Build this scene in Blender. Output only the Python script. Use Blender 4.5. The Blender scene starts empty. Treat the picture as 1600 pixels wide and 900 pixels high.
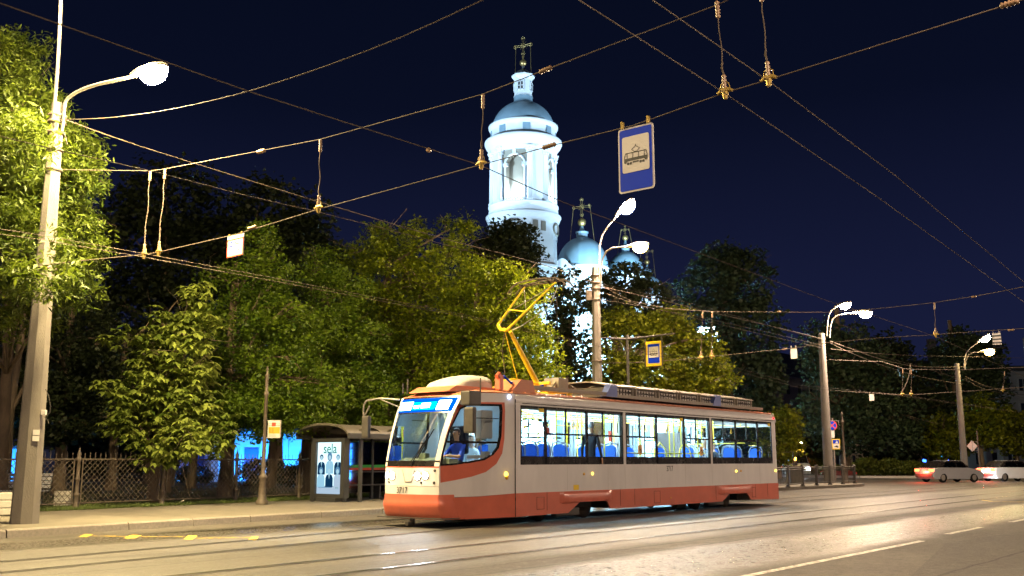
import bpy, bmesh, math, random
import numpy as np
from mathutils import Vector, Matrix
from mathutils.geometry import tessellate_polygon

SC = bpy.context.scene
COL = SC.collection

# ---------------------------------------------------------------- camera, sky, exposure
FPX = 1556.0                       # focal length in pixels of a 1600 px wide frame
PITCH = math.atan(270 / FPX)
HC = 1.45
cam_data = bpy.data.cameras.new('camera')
cam_data.sensor_width = 36
cam_data.lens = 36 * FPX / 1600
cam_data.clip_start = 0.1
cam_data.clip_end = 4000
cam = bpy.data.objects.new('camera', cam_data)
COL.objects.link(cam)
cam.location = (0, 0, HC)
cam.rotation_euler = (math.pi / 2 + PITCH, 0, 0)
SC.camera = cam

EXPO = 2.0
SC.view_settings.view_transform = 'Standard'
SC.view_settings.look = 'None'
SC.view_settings.exposure = EXPO
SC.view_settings.gamma = 1
SC.view_settings.use_curve_mapping = False
SC.cycles.max_bounces = 6
SC.cycles.transparent_max_bounces = 24
SC.cycles.sample_clamp_indirect = 4
SC.cycles.sample_clamp_direct = 0
SC.cycles.caustics_reflective = False
SC.cycles.caustics_refractive = False
SC.cycles.use_denoising = True
LK = 2.0 ** -EXPO                  # turns "value on screen" into scene light

world = bpy.data.worlds.new('World')
SC.world = world
world.use_nodes = True
nt = world.node_tree
nt.nodes.clear()
wo = nt.nodes.new('ShaderNodeOutputWorld')
bg = nt.nodes.new('ShaderNodeBackground')
tc = nt.nodes.new('ShaderNodeTexCoord')
sep = nt.nodes.new('ShaderNodeSeparateXYZ')
cr = nt.nodes.new('ShaderNodeValToRGB')
cr.color_ramp.elements[0].position = 0.0
cr.color_ramp.elements[0].color = (0.0105, 0.0135, 0.046, 1)
cr.color_ramp.elements[1].position = 0.62
cr.color_ramp.elements[1].color = (0.0012, 0.0027, 0.0088, 1)
e = cr.color_ramp.elements.new(0.16); e.color = (0.0078, 0.0105, 0.038, 1)
e = cr.color_ramp.elements.new(0.34); e.color = (0.0028, 0.0045, 0.0160, 1)
nt.links.new(tc.outputs['Generated'], sep.inputs[0])
nt.links.new(sep.outputs['Z'], cr.inputs[0])
nt.links.new(cr.outputs[0], bg.inputs['Color'])
bg.inputs['Strength'].default_value = LK * 1.0
nt.links.new(bg.outputs[0], wo.inputs[0])

# ---------------------------------------------------------------- frames of reference
U = Vector((0.632, 0.775, 0)).normalized()      # along the street, away from the viewer
N = Vector((-U.y, U.x, 0))                      # across the street, towards the park
ROAD_ROT = math.atan2(U.y, U.x)


def W(s, t, z=0.0):
    return U * s + N * t + Vector((0, 0, z))


def ray(px, py):
    x = (px - 800) / FPX
    y = (450 - py) / FPX
    return Vector((x, math.cos(PITCH) - y * math.sin(PITCH), math.sin(PITCH) + y * math.cos(PITCH)))


EYE = Vector((0, 0, HC))


def at(px, py, Y):                 # point at world depth Y
    r = ray(px, py)
    return EYE + r * (Y / r.y)


def on_t(px, py, t):               # point on the upright plane at street offset t
    r = ray(px, py)
    return EYE + r * (t / r.dot(N))


def on_s(px, py, s):
    r = ray(px, py)
    return EYE + r * (s / r.dot(U))


def pxm(Y, z=5):                   # metres per photo pixel at depth Y
    return (Y * math.cos(PITCH) + (z - HC) * math.sin(PITCH)) / FPX


# ---------------------------------------------------------------- object helpers
def tag(o, label=None, cat=None, group=None, kind=None):
    if label: o['label'] = label
    if cat: o['category'] = cat
    if group: o['group'] = group
    if kind: o['kind'] = kind
    return o


def empty(name, loc=(0, 0, 0), rz=0.0, label=None, cat=None, group=None):
    o = bpy.data.objects.new(name, None)
    o.empty_display_size = 0.2
    COL.objects.link(o)
    o.location = loc
    o.rotation_euler = (0, 0, rz)
    return tag(o, label, cat, group)


def copy_tree(o, parent=None):
    c = o.copy()
    COL.objects.link(c)
    c.parent = parent
    for ch in [x for x in o.children]:
        copy_tree(ch, c)
    return c


class MB:
    """collects shapes and builds them as one mesh object"""

    def __init__(self):
        self.v = []
        self.f = []
        self.m = []
        self.sm = []
        self.cuts = []

    def cut(self):
        """what follows becomes an object of its own"""
        self.cuts.append((len(self.v), len(self.f)))

    def add(self, vs, fs, mi=0, smooth=False):
        b = len(self.v)
        self.v += [tuple(p) for p in vs]
        for f in fs:
            self.f.append(tuple(i + b for i in f))
            self.m.append(mi)
            self.sm.append(smooth)

    def box(self, x0, x1, y0, y1, z0, z1, mi=0, M=None):
        vs = [Vector((x, y, z)) for z in (z0, z1) for y in (y0, y1) for x in (x0, x1)]
        if M is not None:
            vs = [M @ p for p in vs]
        self.add(vs, [(0, 2, 3, 1), (4, 5, 7, 6), (0, 1, 5, 4), (2, 6, 7, 3), (0, 4, 6, 2), (1, 3, 7, 5)], mi)

    def bbox(self, x0, x1, y0, y1, z0, z1, b=0.02, mi=0, M=None):
        """box with chamfered edges"""
        bm = bmesh.new()
        bmesh.ops.create_cube(bm, size=1)
        for v in bm.verts:
            v.co = Vector(((x0 + x1) / 2 + v.co.x * (x1 - x0), (y0 + y1) / 2 + v.co.y * (y1 - y0), (z0 + z1) / 2 + v.co.z * (z1 - z0)))
        bmesh.ops.bevel(bm, geom=bm.edges[:], offset=b, segments=2, affect='EDGES', profile=0.6)
        vs = [v.co.copy() for v in bm.verts]
        if M is not None:
            vs = [M @ p for p in vs]
        bm.verts.index_update()
        self.add(vs, [[v.index for v in f.verts] for f in bm.faces], mi, False)
        bm.free()

    def tube(self, pts, r, n=6, mi=0, cap=True, smooth=True):
        pts = [Vector(p) for p in pts]
        rs = r if isinstance(r, (list, tuple)) else [r] * len(pts)
        ref = None
        rings = []
        for i, p in enumerate(pts):
            if i == 0: d = pts[1] - pts[0]
            elif i == len(pts) - 1: d = pts[-1] - pts[-2]
            else: d = (pts[i + 1] - pts[i]).normalized() + (pts[i] - pts[i - 1]).normalized()
            if d.length < 1e-9: d = Vector((0, 0, 1))
            d.normalize()
            if ref is None:
                ref = Vector((0, 0, 1)) if abs(d.z) < 0.9 else Vector((1, 0, 0))
            a = d.cross(ref)
            if a.length < 1e-6:
                a = d.orthogonal()
            a.normalize()
            b = d.cross(a)
            ref = a.cross(d)
            rings.append([p + (a * math.cos(2 * math.pi * k / n) + b * math.sin(2 * math.pi * k / n)) * rs[i] for k in range(n)])
        vs = [q for R in rings for q in R]
        fs = []
        for i in range(len(rings) - 1):
            for k in range(n):
                fs.append((i * n + k, i * n + (k + 1) % n, (i + 1) * n + (k + 1) % n, (i + 1) * n + k))
        self.add(vs, fs, mi, smooth)
        if cap:
            self.add(rings[0], [tuple(range(n))[::-1]], mi)
            self.add(rings[-1], [tuple(range(n))], mi)

    def lathe(self, prof, c=(0, 0, 0), n=24, mi=0, smooth=True, a0=0.0, a1=2 * math.pi, M=None):
        """prof = [(radius, z), ...]"""
        closed = abs(a1 - a0 - 2 * math.pi) < 1e-6
        m = n if closed else n + 1
        vs = []
        for r, z in prof:
            for k in range(m):
                a = a0 + (a1 - a0) * k / n
                p = Vector((c[0] + r * math.cos(a), c[1] + r * math.sin(a), c[2] + z))
                vs.append(M @ p if M is not None else p)
        fs = []
        for i in range(len(prof) - 1):
            for k in range(n):
                k2 = (k + 1) % m if closed else k + 1
                fs.append((i * m + k, i * m + k2, (i + 1) * m + k2, (i + 1) * m + k))
        self.add(vs, fs, mi, smooth)

    def ball(self, c, r, n=10, mi=0, sz=1.0):
        k = max(4, n // 2)
        self.lathe([(r * math.sin(math.pi * i / k) + 1e-4, -r * sz * math.cos(math.pi * i / k)) for i in range(k + 1)], c, n, mi)

    def poly(self, loops, fn, mi=0, flip=False):
        """flat polygon with holes: loops of 2D points, fn maps (a,b) to 3D"""
        tris = tessellate_polygon([[Vector((a, b, 0)) for a, b in lp] for lp in loops])
        flat = [p for lp in loops for p in lp]
        vs = [fn(a, b) for a, b in flat]
        self.add(vs, [tuple(t)[::-1] if flip else tuple(t) for t in tris], mi)

    def slab(self, loops, fn0, fn1, mi=0):
        """polygon given thickness: front fn0, back fn1, with edge walls"""
        self.poly(loops, fn0, mi)
        self.poly(loops, fn1, mi, True)
        for lp in loops:
            k = len(lp)
            vs = [fn0(*p) for p in lp] + [fn1(*p) for p in lp]
            self.add(vs, [(i, (i + 1) % k, k + (i + 1) % k, k + i) for i in range(k)], mi)

    def build(self, name, mats, parent=None, label=None, cat=None, group=None, kind=None):
        if self.cuts:
            cs = [(0, 0)] + self.cuts + [(len(self.v), len(self.f))]
            r_ = None
            for (v0, f0), (v1, f1) in zip(cs, cs[1:]):
                if f1 == f0: continue
                q = MB()
                q.v = self.v[v0:v1]; q.f = [tuple(i - v0 for i in f) for f in self.f[f0:f1]]; q.m = self.m[f0:f1]; q.sm = self.sm[f0:f1]
                r_ = q.build(name, mats, parent, label, cat, group, kind)
            return r_
        me = bpy.data.meshes.new(name)
        me.from_pydata(self.v, [], self.f)
        if not isinstance(mats, (list, tuple)):
            mats = [mats]
        for m in mats:
            me.materials.append(m)
        me.polygons.foreach_set('material_index', self.m)
        me.polygons.foreach_set('use_smooth', self.sm)
        me.update()
        o = bpy.data.objects.new(name, me)
        COL.objects.link(o)
        if parent is not None:
            o.parent = parent
        return tag(o, label, cat, group, kind)


def rotz(a):
    return Matrix.Rotation(a, 4, 'Z')


def T3(x, y, z):
    return Matrix.Translation((x, y, z))


# ---------------------------------------------------------------- materials
def new_mat(name):
    m = bpy.data.materials.new(name)
    m.use_nodes = True
    m.node_tree.nodes.clear()
    out = m.node_tree.nodes.new('ShaderNodeOutputMaterial')
    return m, m.node_tree, out


def pbr(name, col, rough=0.5, metal=0.0, var=0.12, scale=4.0, bump=0.0, bscale=None, stretch=None, spec=0.5, dirt=0.0, coat=0.0):
    m, t, out = new_mat(name)
    b = t.nodes.new('ShaderNodeBsdfPrincipled')
    tcn = t.nodes.new('ShaderNodeTexCoord')
    mp = t.nodes.new('ShaderNodeMapping')
    if stretch: mp.inputs['Scale'].default_value = stretch
    t.links.new(tcn.outputs['Object'], mp.inputs[0])
    n1 = t.nodes.new('ShaderNodeTexNoise')
    n1.inputs['Scale'].default_value = scale
    n1.inputs['Detail'].default_value = 6
    n1.inputs['Roughness'].default_value = 0.65
    t.links.new(mp.outputs[0], n1.inputs['Vector'])
    rp = t.nodes.new('ShaderNodeValToRGB')
    rp.color_ramp.elements[0].position = 0.3
    rp.color_ramp.elements[1].position = 0.72
    lo = [max(0, c * (1 - var - dirt)) for c in col]
    hi = [min(1, c * (1 + var)) for c in col]
    rp.color_ramp.elements[0].color = (*lo, 1)
    rp.color_ramp.elements[1].color = (*hi, 1)
    t.links.new(n1.outputs['Fac'], rp.inputs[0])
    t.links.new(rp.outputs[0], b.inputs['Base Color'])
    b.inputs['Metallic'].default_value = metal
    b.inputs['Specular IOR Level'].default_value = spec
    b.inputs['Coat Weight'].default_value = coat
    b.inputs['Coat Roughness'].default_value = 0.15
    mr = t.nodes.new('ShaderNodeMapRange')
    mr.inputs['To Min'].default_value = max(0.03, rough - 0.1)
    mr.inputs['To Max'].default_value = min(1, rough + 0.12)
    t.links.new(n1.outputs['Fac'], mr.inputs['Value'])
    t.links.new(mr.outputs[0], b.inputs['Roughness'])
    if bump:
        n2 = t.nodes.new('ShaderNodeTexNoise')
        n2.inputs['Scale'].default_value = bscale or scale * 8
        n2.inputs['Detail'].default_value = 4
        t.links.new(mp.outputs[0], n2.inputs['Vector'])
        bp = t.nodes.new('ShaderNodeBump')
        bp.inputs['Strength'].default_value = bump
        bp.inputs['Distance'].default_value = 0.02
        t.links.new(n2.outputs['Fac'], bp.inputs['Height'])
        t.links.new(bp.outputs[0], b.inputs['Normal'])
    t.links.new(b.outputs[0], out.inputs[0])
    return m


def emit(name, col, strength):
    m, t, out = new_mat(name)
    e = t.nodes.new('ShaderNodeEmission')
    e.inputs['Color'].default_value = (*col, 1)
    e.inputs['Strength'].default_value = strength * LK
    t.links.new(e.outputs[0], out.inputs[0])
    return m


def glass(name, tint=(1, 1, 1), refl=1.0, rough=0.02):
    m, t, out = new_mat(name)
    tr = t.nodes.new('ShaderNodeBsdfTransparent')
    tr.inputs['Color'].default_value = (*tint, 1)
    gl = t.nodes.new('ShaderNodeBsdfGlossy')
    gl.inputs['Roughness'].default_value = rough
    fr = t.nodes.new('ShaderNodeFresnel')
    fr.inputs['IOR'].default_value = 1.5
    mu = t.nodes.new('ShaderNodeMath'); mu.operation = 'MULTIPLY'
    mu.inputs[1].default_value = refl
    mx = t.nodes.new('ShaderNodeMixShader')
    t.links.new(fr.outputs[0], mu.inputs[0])
    t.links.new(mu.outputs[0], mx.inputs[0])
    t.links.new(tr.outputs[0], mx.inputs[1])
    t.links.new(gl.outputs[0], mx.inputs[2])
    t.links.new(mx.outputs[0], out.inputs[0])
    return m


def leaf_mat(name, dark, light, trans=0.35, rough=0.55):
    m, t, out = new_mat(name)
    at_ = t.nodes.new('ShaderNodeAttribute'); at_.attribute_name = 'tone'
    rp = t.nodes.new('ShaderNodeValToRGB')
    rp.color_ramp.elements[0].color = (*dark, 1)
    rp.color_ramp.elements[1].color = (*light, 1)
    t.links.new(at_.outputs['Fac'], rp.inputs[0])
    b = t.nodes.new('ShaderNodeBsdfPrincipled')
    b.inputs['Roughness'].default_value = rough
    b.inputs['Specular IOR Level'].default_value = 0.35
    t.links.new(rp.outputs[0], b.inputs['Base Color'])
    tl = t.nodes.new('ShaderNodeBsdfTranslucent')
    t.links.new(rp.outputs[0], tl.inputs['Color'])
    mx = t.nodes.new('ShaderNodeMixShader'); mx.inputs[0].default_value = trans
    t.links.new(b.outputs[0], mx.inputs[1])
    t.links.new(tl.outputs[0], mx.inputs[2])
    t.links.new(mx.outputs[0], out.inputs[0])
    return m


M = {}
M['concrete'] = pbr('concrete', (0.17, 0.15, 0.13), 0.85, var=0.14, scale=3, bump=0.5, bscale=60, stretch=(1, 1, 0.35), dirt=0.1)
M['concrete_light'] = pbr('concrete_light', (0.5, 0.47, 0.42), 0.85, var=0.1, scale=5, bump=0.4, bscale=50)
M['granite'] = pbr('granite', (0.24, 0.21, 0.18), 0.8, var=0.25, scale=18, bump=0.3, bscale=90)
M['steel'] = pbr('steel', (0.3, 0.27, 0.24), 0.45, metal=0.6, var=0.15, scale=8)
M['dark_metal'] = pbr('dark_metal', (0.07, 0.062, 0.055), 0.5, metal=0.3, var=0.2, scale=10)
M['iron'] = pbr('iron', (0.11, 0.085, 0.065), 0.6, metal=0.2, var=0.25, scale=12)
M['wire'] = pbr('wire', (0.095, 0.074, 0.058), 0.85, metal=0.0, spec=0.15, var=0.1, scale=4)
M['insulator'] = pbr('insulator', (0.24, 0.15, 0.085), 0.4, var=0.2, scale=20)
M['brass'] = pbr('brass', (0.4, 0.28, 0.07), 0.4, metal=0.5, var=0.2, scale=20)
M['white_paint'] = pbr('white_paint', (0.62, 0.6, 0.57), 0.4, var=0.05, scale=2)
M['black'] = pbr('black', (0.012, 0.012, 0.012), 0.4, var=0.1)
M['rubber'] = pbr('rubber', (0.012, 0.011, 0.011), 0.75, var=0.2, spec=0.1)
M['blue_sign'] = pbr('blue_sign', (0.004, 0.035, 0.5), 0.6, var=0.03, scale=1, spec=0.12)
M['sign_white'] = pbr('sign_white', (0.56, 0.53, 0.5), 0.45, var=0.04, scale=2)
M['sign_yellow'] = pbr('sign_yellow', (0.75, 0.5, 0.01), 0.45, var=0.04, scale=2)
M['sign_red'] = pbr('sign_red', (0.5, 0.05, 0.02), 0.5, var=0.1, scale=3)
M['sign_orange'] = pbr('sign_orange', (0.75, 0.3, 0.01), 0.5, var=0.05)
M['ink'] = pbr('ink', (0.02, 0.02, 0.02), 0.5, var=0.05)
M['bark'] = pbr('bark', (0.13, 0.095, 0.065), 0.9, var=0.35, scale=6, bump=0.8, bscale=25, stretch=(1, 1, 0.25))
M['glass'] = glass('clear_glass', (0.93, 0.96, 0.96))
M['gold'] = pbr('gilt', (0.34, 0.26, 0.11), 0.4, metal=0.8, var=0.1, scale=10)
M['church_white'] = pbr('church_white', (0.52, 0.6, 0.68), 0.8, var=0.04, scale=0.6, bump=0.1)
M['church_cream_shaded'] = pbr('church_cream_shaded', (0.22, 0.225, 0.2), 0.85, var=0.05, scale=0.6)  # cream darkened: the shade behind the columns is put into the colour
M['dome'] = pbr('dome_sheet', (0.17, 0.28, 0.38), 0.5, metal=0.15, var=0.12, scale=0.8)
M['roof_dark'] = pbr('roof_dark', (0.05, 0.055, 0.06), 0.6, var=0.2, scale=1)
for k, c in (('lamp_yellow', (1.0, 0.77, 0.33)), ('lamp_pink', (1.0, 0.74, 0.52)), ('lamp_amber', (1.0, 0.7, 0.25))):
    M[k] = emit(k, c, 3200)
M['lamp_dim'] = emit('lamp_dim', (1.0, 0.72, 0.25), 60)

# ================================================================ SETTING
def road_material():
    m, t, out = new_mat('asphalt')
    L = t.links.new
    def nd(k, **kw):
        n = t.nodes.new(k)
        for a, b_ in kw.items(): setattr(n, a, b_)
        return n
    def noise(vec, sc, det=4, rough=0.6, dist=0.0):
        n = nd('ShaderNodeTexNoise')
        n.inputs['Scale'].default_value = sc; n.inputs['Detail'].default_value = det
        n.inputs['Roughness'].default_value = rough; n.inputs['Distortion'].default_value = dist
        L(vec, n.inputs['Vector']); return n.outputs['Fac']
    def rng(v, a, b_, c=0.0, d=1.0, sm=True):
        n = nd('ShaderNodeMapRange')
        n.interpolation_type = 'SMOOTHSTEP' if sm else 'LINEAR'
        n.inputs['From Min'].default_value = a; n.inputs['From Max'].default_value = b_
        n.inputs['To Min'].default_value = c; n.inputs['To Max'].default_value = d
        L(v, n.inputs['Value']); return n.outputs[0]
    def mth(op, a, b_):
        n = nd('ShaderNodeMath', operation=op)
        for i, x in enumerate((a, b_)):
            if isinstance(x, (int, float)): n.inputs[i].default_value = x
            else: L(x, n.inputs[i])
        return n.outputs[0]
    def mixc(f, a, b_):
        n = nd('ShaderNodeMix', data_type='RGBA')
        L(f, n.inputs[0])
        for i, x in ((6, a), (7, b_)):
            if isinstance(x, tuple): n.inputs[i].default_value = (*x, 1)
            else: L(x, n.inputs[i])
        return n.outputs[2]
    tcn = nd('ShaderNodeTexCoord')
    obj = tcn.outputs['Object']
    mp = nd('ShaderNodeMapping'); mp.inputs['Scale'].default_value = (0.06, 1, 1); L(obj, mp.inputs[0])
    st = mp.outputs[0]
    sx = nd('ShaderNodeSeparateXYZ'); L(obj, sx.inputs[0])
    S, Tt = sx.outputs['X'], sx.outputs['Y']
    wob = mth('ADD', Tt, mth('MULTIPLY', mth('SUBTRACT', noise(obj, 0.35, 3), 0.5), 0.9))
    wob2 = mth('ADD', Tt, mth('MULTIPLY', mth('SUBTRACT', noise(st, 2.0, 5), 0.5), 1.2))
    def band(v, a, b_, soft):
        return mth('MULTIPLY', rng(v, a - soft, a + soft), rng(v, b_ - soft, b_ + soft, 1, 0))
    big = noise(obj, 0.22, 6)
    fine = noise(obj, 14, 5, 0.85)
    grain = noise(obj, 60, 3, 0.8)
    streak = noise(st, 3.5, 6)
    base = mixc(rng(big, 0.3, 0.7), (0.055, 0.047, 0.040), (0.105, 0.092, 0.077))
    base = mixc(mth('MULTIPLY', rng(grain, 0.5, 0.7), 0.8), base, (0.155, 0.14, 0.12))
    base = mixc(mth('MULTIPLY', rng(fine, 0.55, 0.75), 0.6), base, (0.045, 0.04, 0.035))
    base = mixc(mth('MULTIPLY', rng(streak, 0.52, 0.75), 0.45), base, (0.085, 0.076, 0.07))
    # paler worn slabs of the tram tracks
    tr = mth('MAXIMUM', band(Tt, 9.6, 12.6, 0.05), band(Tt, 13.6, 17.4, 0.05))
    base = mixc(mth('MULTIPLY', tr, 0.3), base, (0.13, 0.118, 0.102))
    # wet and oily strip by the kerb
    wet = mth('MULTIPLY', band(wob2, 16.9, 18.9, 0.4), rng(S, 30, 40, 1, 0))
    wet = mth('MULTIPLY', wet, rng(noise(st, 6, 5), 0.25, 0.4))
    base = mixc(mth('MULTIPLY', wet, 0.92), base, (0.018, 0.017, 0.014))
    # repaired patches, long tar seams, speckle
    vc = nd('ShaderNodeTexVoronoi'); vc.inputs['Scale'].default_value = 1.0
    mpv = nd('ShaderNodeMapping'); mpv.inputs['Scale'].default_value = (0.09, 0.33, 1); L(obj, mpv.inputs[0]); L(mpv.outputs[0], vc.inputs['Vector'])
    sv = nd('ShaderNodeSeparateXYZ'); L(vc.outputs['Color'], sv.inputs[0])
    base = mixc(rng(sv.outputs['X'], 0.62, 0.66, 0, 0.55), base, (0.045, 0.04, 0.037))
    base = mixc(rng(sv.outputs['Y'], 0.72, 0.76, 0, 0.4), base, (0.14, 0.125, 0.105))
    mid = noise(obj, 4.5, 6, 0.8)
    base = mixc(mth('MULTIPLY', rng(mid, 0.52, 0.62), 0.75), base, (0.04, 0.036, 0.032))
    base = mixc(mth('MULTIPLY', rng(mid, 0.44, 0.36), 0.5), base, (0.16, 0.145, 0.125))
    for t0, w0 in ((8.75, 0.035), (13.05, 0.03), (4.1, 0.03), (9.35, 0.025)):
        ds = nd('ShaderNodeMath', operation='ABSOLUTE'); L(mth('SUBTRACT', mth('ADD', Tt, mth('MULTIPLY', mth('SUBTRACT', noise(obj, 1.3, 4), 0.5), 0.22)), t0), ds.inputs[0])
        base = mixc(rng(ds.outputs[0], w0 * 0.5, w0 * 1.4, 0.85, 0), base, (0.022, 0.02, 0.018))
    # crack lines
    vo = nd('ShaderNodeTexVoronoi', feature='DISTANCE_TO_EDGE'); vo.inputs['Scale'].default_value = 0.32
    vm = nd('ShaderNodeMixRGB') if False else None
    dn = nd('ShaderNodeTexNoise'); dn.inputs['Scale'].default_value = 2.0; dn.inputs['Detail'].default_value = 5
    L(obj, dn.inputs['Vector'])
    va = nd('ShaderNodeVectorMath', operation='ADD')
    vs = nd('ShaderNodeVectorMath', operation='SCALE'); vs.inputs['Scale'].default_value = 0.8
    L(dn.outputs['Color'], vs.inputs[0]); L(obj, va.inputs[0]); L(vs.outputs[0], va.inputs[1])
    L(va.outputs[0], vo.inputs['Vector'])
    crack = mth('MULTIPLY', rng(vo.outputs['Distance'], 0.002, 0.008, 1, 0), rng(noise(obj, 0.15, 2), 0.5, 0.6))
    base = mixc(mth('MULTIPLY', crack, 0.6), base, (0.04, 0.035, 0.03))
    b = nd('ShaderNodeBsdfPrincipled')
    L(base, b.inputs['Base Color'])
    b.inputs['Specular IOR Level'].default_value = 0.4
    lane = mth('MAXIMUM', band(wob, 6.3, 8.6, 0.45), mth('MULTIPLY', band(wob, 9.6, 14.6, 0.4), 0.5))
    lane = mth('MAXIMUM', lane, mth('MULTIPLY', band(wob2, 2.0, 3.4, 0.5), 0.3))
    r = mth('SUBTRACT', rng(fine, 0.3, 0.7, 0.62, 0.8), mth('MULTIPLY', mth('MULTIPLY', lane, rng(mid, 0.35, 0.6, 0.6, 1.25)), 0.36))
    r = mth('SUBTRACT', r, mth('MULTIPLY', wet, 0.45))
    L(mth('MAXIMUM', r, 0.12), b.inputs['Roughness'])
    bp = nd('ShaderNodeBump'); bp.inputs['Distance'].default_value = 0.02
    L(mth('SUBTRACT', 0.95, mth('MULTIPLY', wet, 0.8)), bp.inputs['Strength'])
    L(mth('ADD', mth('MULTIPLY', fine, 0.7), mth('MULTIPLY', grain, 0.5)), bp.inputs['Height'])
    L(bp.outputs[0], b.inputs['Normal'])
    L(b.outputs[0], out.inputs[0])
    return m


def ground_material():
    m, t, out = new_mat('park_ground')
    tcn = t.nodes.new('ShaderNodeTexCoord')
    n = t.nodes.new('ShaderNodeTexNoise'); n.inputs['Scale'].default_value = 0.9; n.inputs['Detail'].default_value = 8
    n2 = t.nodes.new('ShaderNodeTexNoise'); n2.inputs['Scale'].default_value = 14; n2.inputs['Detail'].default_value = 5
    t.links.new(tcn.outputs['Object'], n.inputs['Vector']); t.links.new(tcn.outputs['Object'], n2.inputs['Vector'])
    rp = t.nodes.new('ShaderNodeValToRGB')
    rp.color_ramp.elements[0].position = 0.38; rp.color_ramp.elements[0].color = (0.035, 0.055, 0.012, 1)
    rp.color_ramp.elements[1].position = 0.66; rp.color_ramp.elements[1].color = (0.11, 0.085, 0.045, 1)
    mx = t.nodes.new('ShaderNodeMath'); mx.operation = 'MULTIPLY_ADD'; mx.inputs[1].default_value = 0.6; mx.inputs[2].default_value = 0.0
    ad = t.nodes.new('ShaderNodeMath'); ad.operation = 'MULTIPLY_ADD'; ad.inputs[1].default_value = 0.4
    t.links.new(n.outputs['Fac'], mx.inputs[0]); t.links.new(n2.outputs['Fac'], ad.inputs[0]); t.links.new(mx.outputs[0], ad.inputs[2])
    t.links.new(ad.outputs[0], rp.inputs[0])
    b = t.nodes.new('ShaderNodeBsdfPrincipled'); b.inputs['Roughness'].default_value = 0.95
    t.links.new(rp.outputs[0], b.inputs['Base Color'])
    bp = t.nodes.new('ShaderNodeBump'); bp.inputs['Strength'].default_value = 1; bp.inputs['Distance'].default_value = 0.06
    t.links.new(n2.outputs['Fac'], bp.inputs['Height']); t.links.new(bp.outputs[0], b.inputs['Normal'])
    t.links.new(b.outputs[0], out.inputs[0])
    return m


M['asphalt'] = road_material()
M['park'] = ground_material()
M['pavement'] = pbr('pavement', (0.17, 0.15, 0.12), 0.75, var=0.18, scale=2.2, bump=0.35, bscale=50, dirt=0.08)
M['rail_metal'] = pbr('rail_metal', (0.34, 0.31, 0.28), 0.22, metal=0.9, var=0.2, scale=3)
M['groove'] = pbr('groove', (0.03, 0.027, 0.024), 0.7, var=0.2)


def paint_mat(name, col):
    m, t, out = new_mat(name)
    tcn = t.nodes.new('ShaderNodeTexCoord')
    n = t.nodes.new('ShaderNodeTexNoise'); n.inputs['Scale'].default_value = 9; n.inputs['Detail'].default_value = 8; n.inputs['Roughness'].default_value = 0.75
    t.links.new(tcn.outputs['Object'], n.inputs['Vector'])
    rp = t.nodes.new('ShaderNodeValToRGB')
    rp.color_ramp.elements[0].position = 0.44; rp.color_ramp.elements[0].color = (0.15, 0.13, 0.105, 1)
    rp.color_ramp.elements[1].position = 0.52; rp.color_ramp.elements[1].color = (*col, 1)
    t.links.new(n.outputs['Fac'], rp.inputs[0])
    b = t.nodes.new('ShaderNodeBsdfPrincipled'); b.inputs['Roughness'].default_value = 0.55
    t.links.new(rp.outputs[0], b.inputs['Base Color']); t.links.new(b.outputs[0], out.inputs[0])
    return m


M['paint_white'] = paint_mat('road_paint_white', (0.6, 0.57, 0.5))
M['paint_yellow'] = paint_mat('road_paint_yellow', (0.75, 0.5, 0.03))


def street_obj(name, mb, mats, label=None, cat=None, kind='structure'):
    """a mesh whose coordinates are street (s, t, z)"""
    o = mb.build(name, mats, None, label, cat, None, kind)
    o.rotation_euler = (0, 0, ROAD_ROT)
    return o


def sheet(name, loop, z, mat, kind='structure'):
    mb = MB()
    mb.poly([loop], lambda a, b: Vector((a, b, z)))
    o = street_obj(name, mb, mat, kind=kind)
    if o.data.polygons[0].normal.z < 0:
        o.data.flip_normals()
    return o


# ground to the horizon, road over it
mb = MB(); mb.add([(-3000, -3000, 0), (3000, -3000, 0), (3000, 3000, 0), (-3000, 3000, 0)], [(0, 1, 2, 3)])
g = mb.build('ground', M['park'], kind='structure'); g.location.z = -0.02
mb = MB(); mb.add([(-80, -60, 0), (420, -60, 0), (420, 110, 0), (-80, 110, 0)], [(0, 1, 2, 3)])
street_obj('road', mb, M['asphalt'])

KERB = [(-60, 17.5), (-10, 18.1), (0, 18.7), (4, 19.15), (9, 19.72), (11.7, 20.05), (15, 20.3), (19.7, 20.7), (26, 20.9), (43, 20.9)]


def kerb_t(s):
    for (a, b), (c, d) in zip(KERB, KERB[1:]):
        if a <= s <= c: return b + (d - b) * (s - a) / (c - a)
    return KERB[-1][1]


corner = [(44.2, 21.2), (45.2, 22), (45.6, 23.2), (45.6, 110)]
edge = [(s, t + 0.15) for s, t in KERB] + corner
sheet('pavement', edge + [(-60, 110)], 0.15, M['pavement'])
lim = 26.35
sheet('grass_verge', [(-60, 24.6), (5, 25.4), (14, 26.25), (18, 26.75), (24, 27.0), (43.5, 27.2), (43.5, 109), (-60, 109)], 0.158, M['park'])
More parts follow.
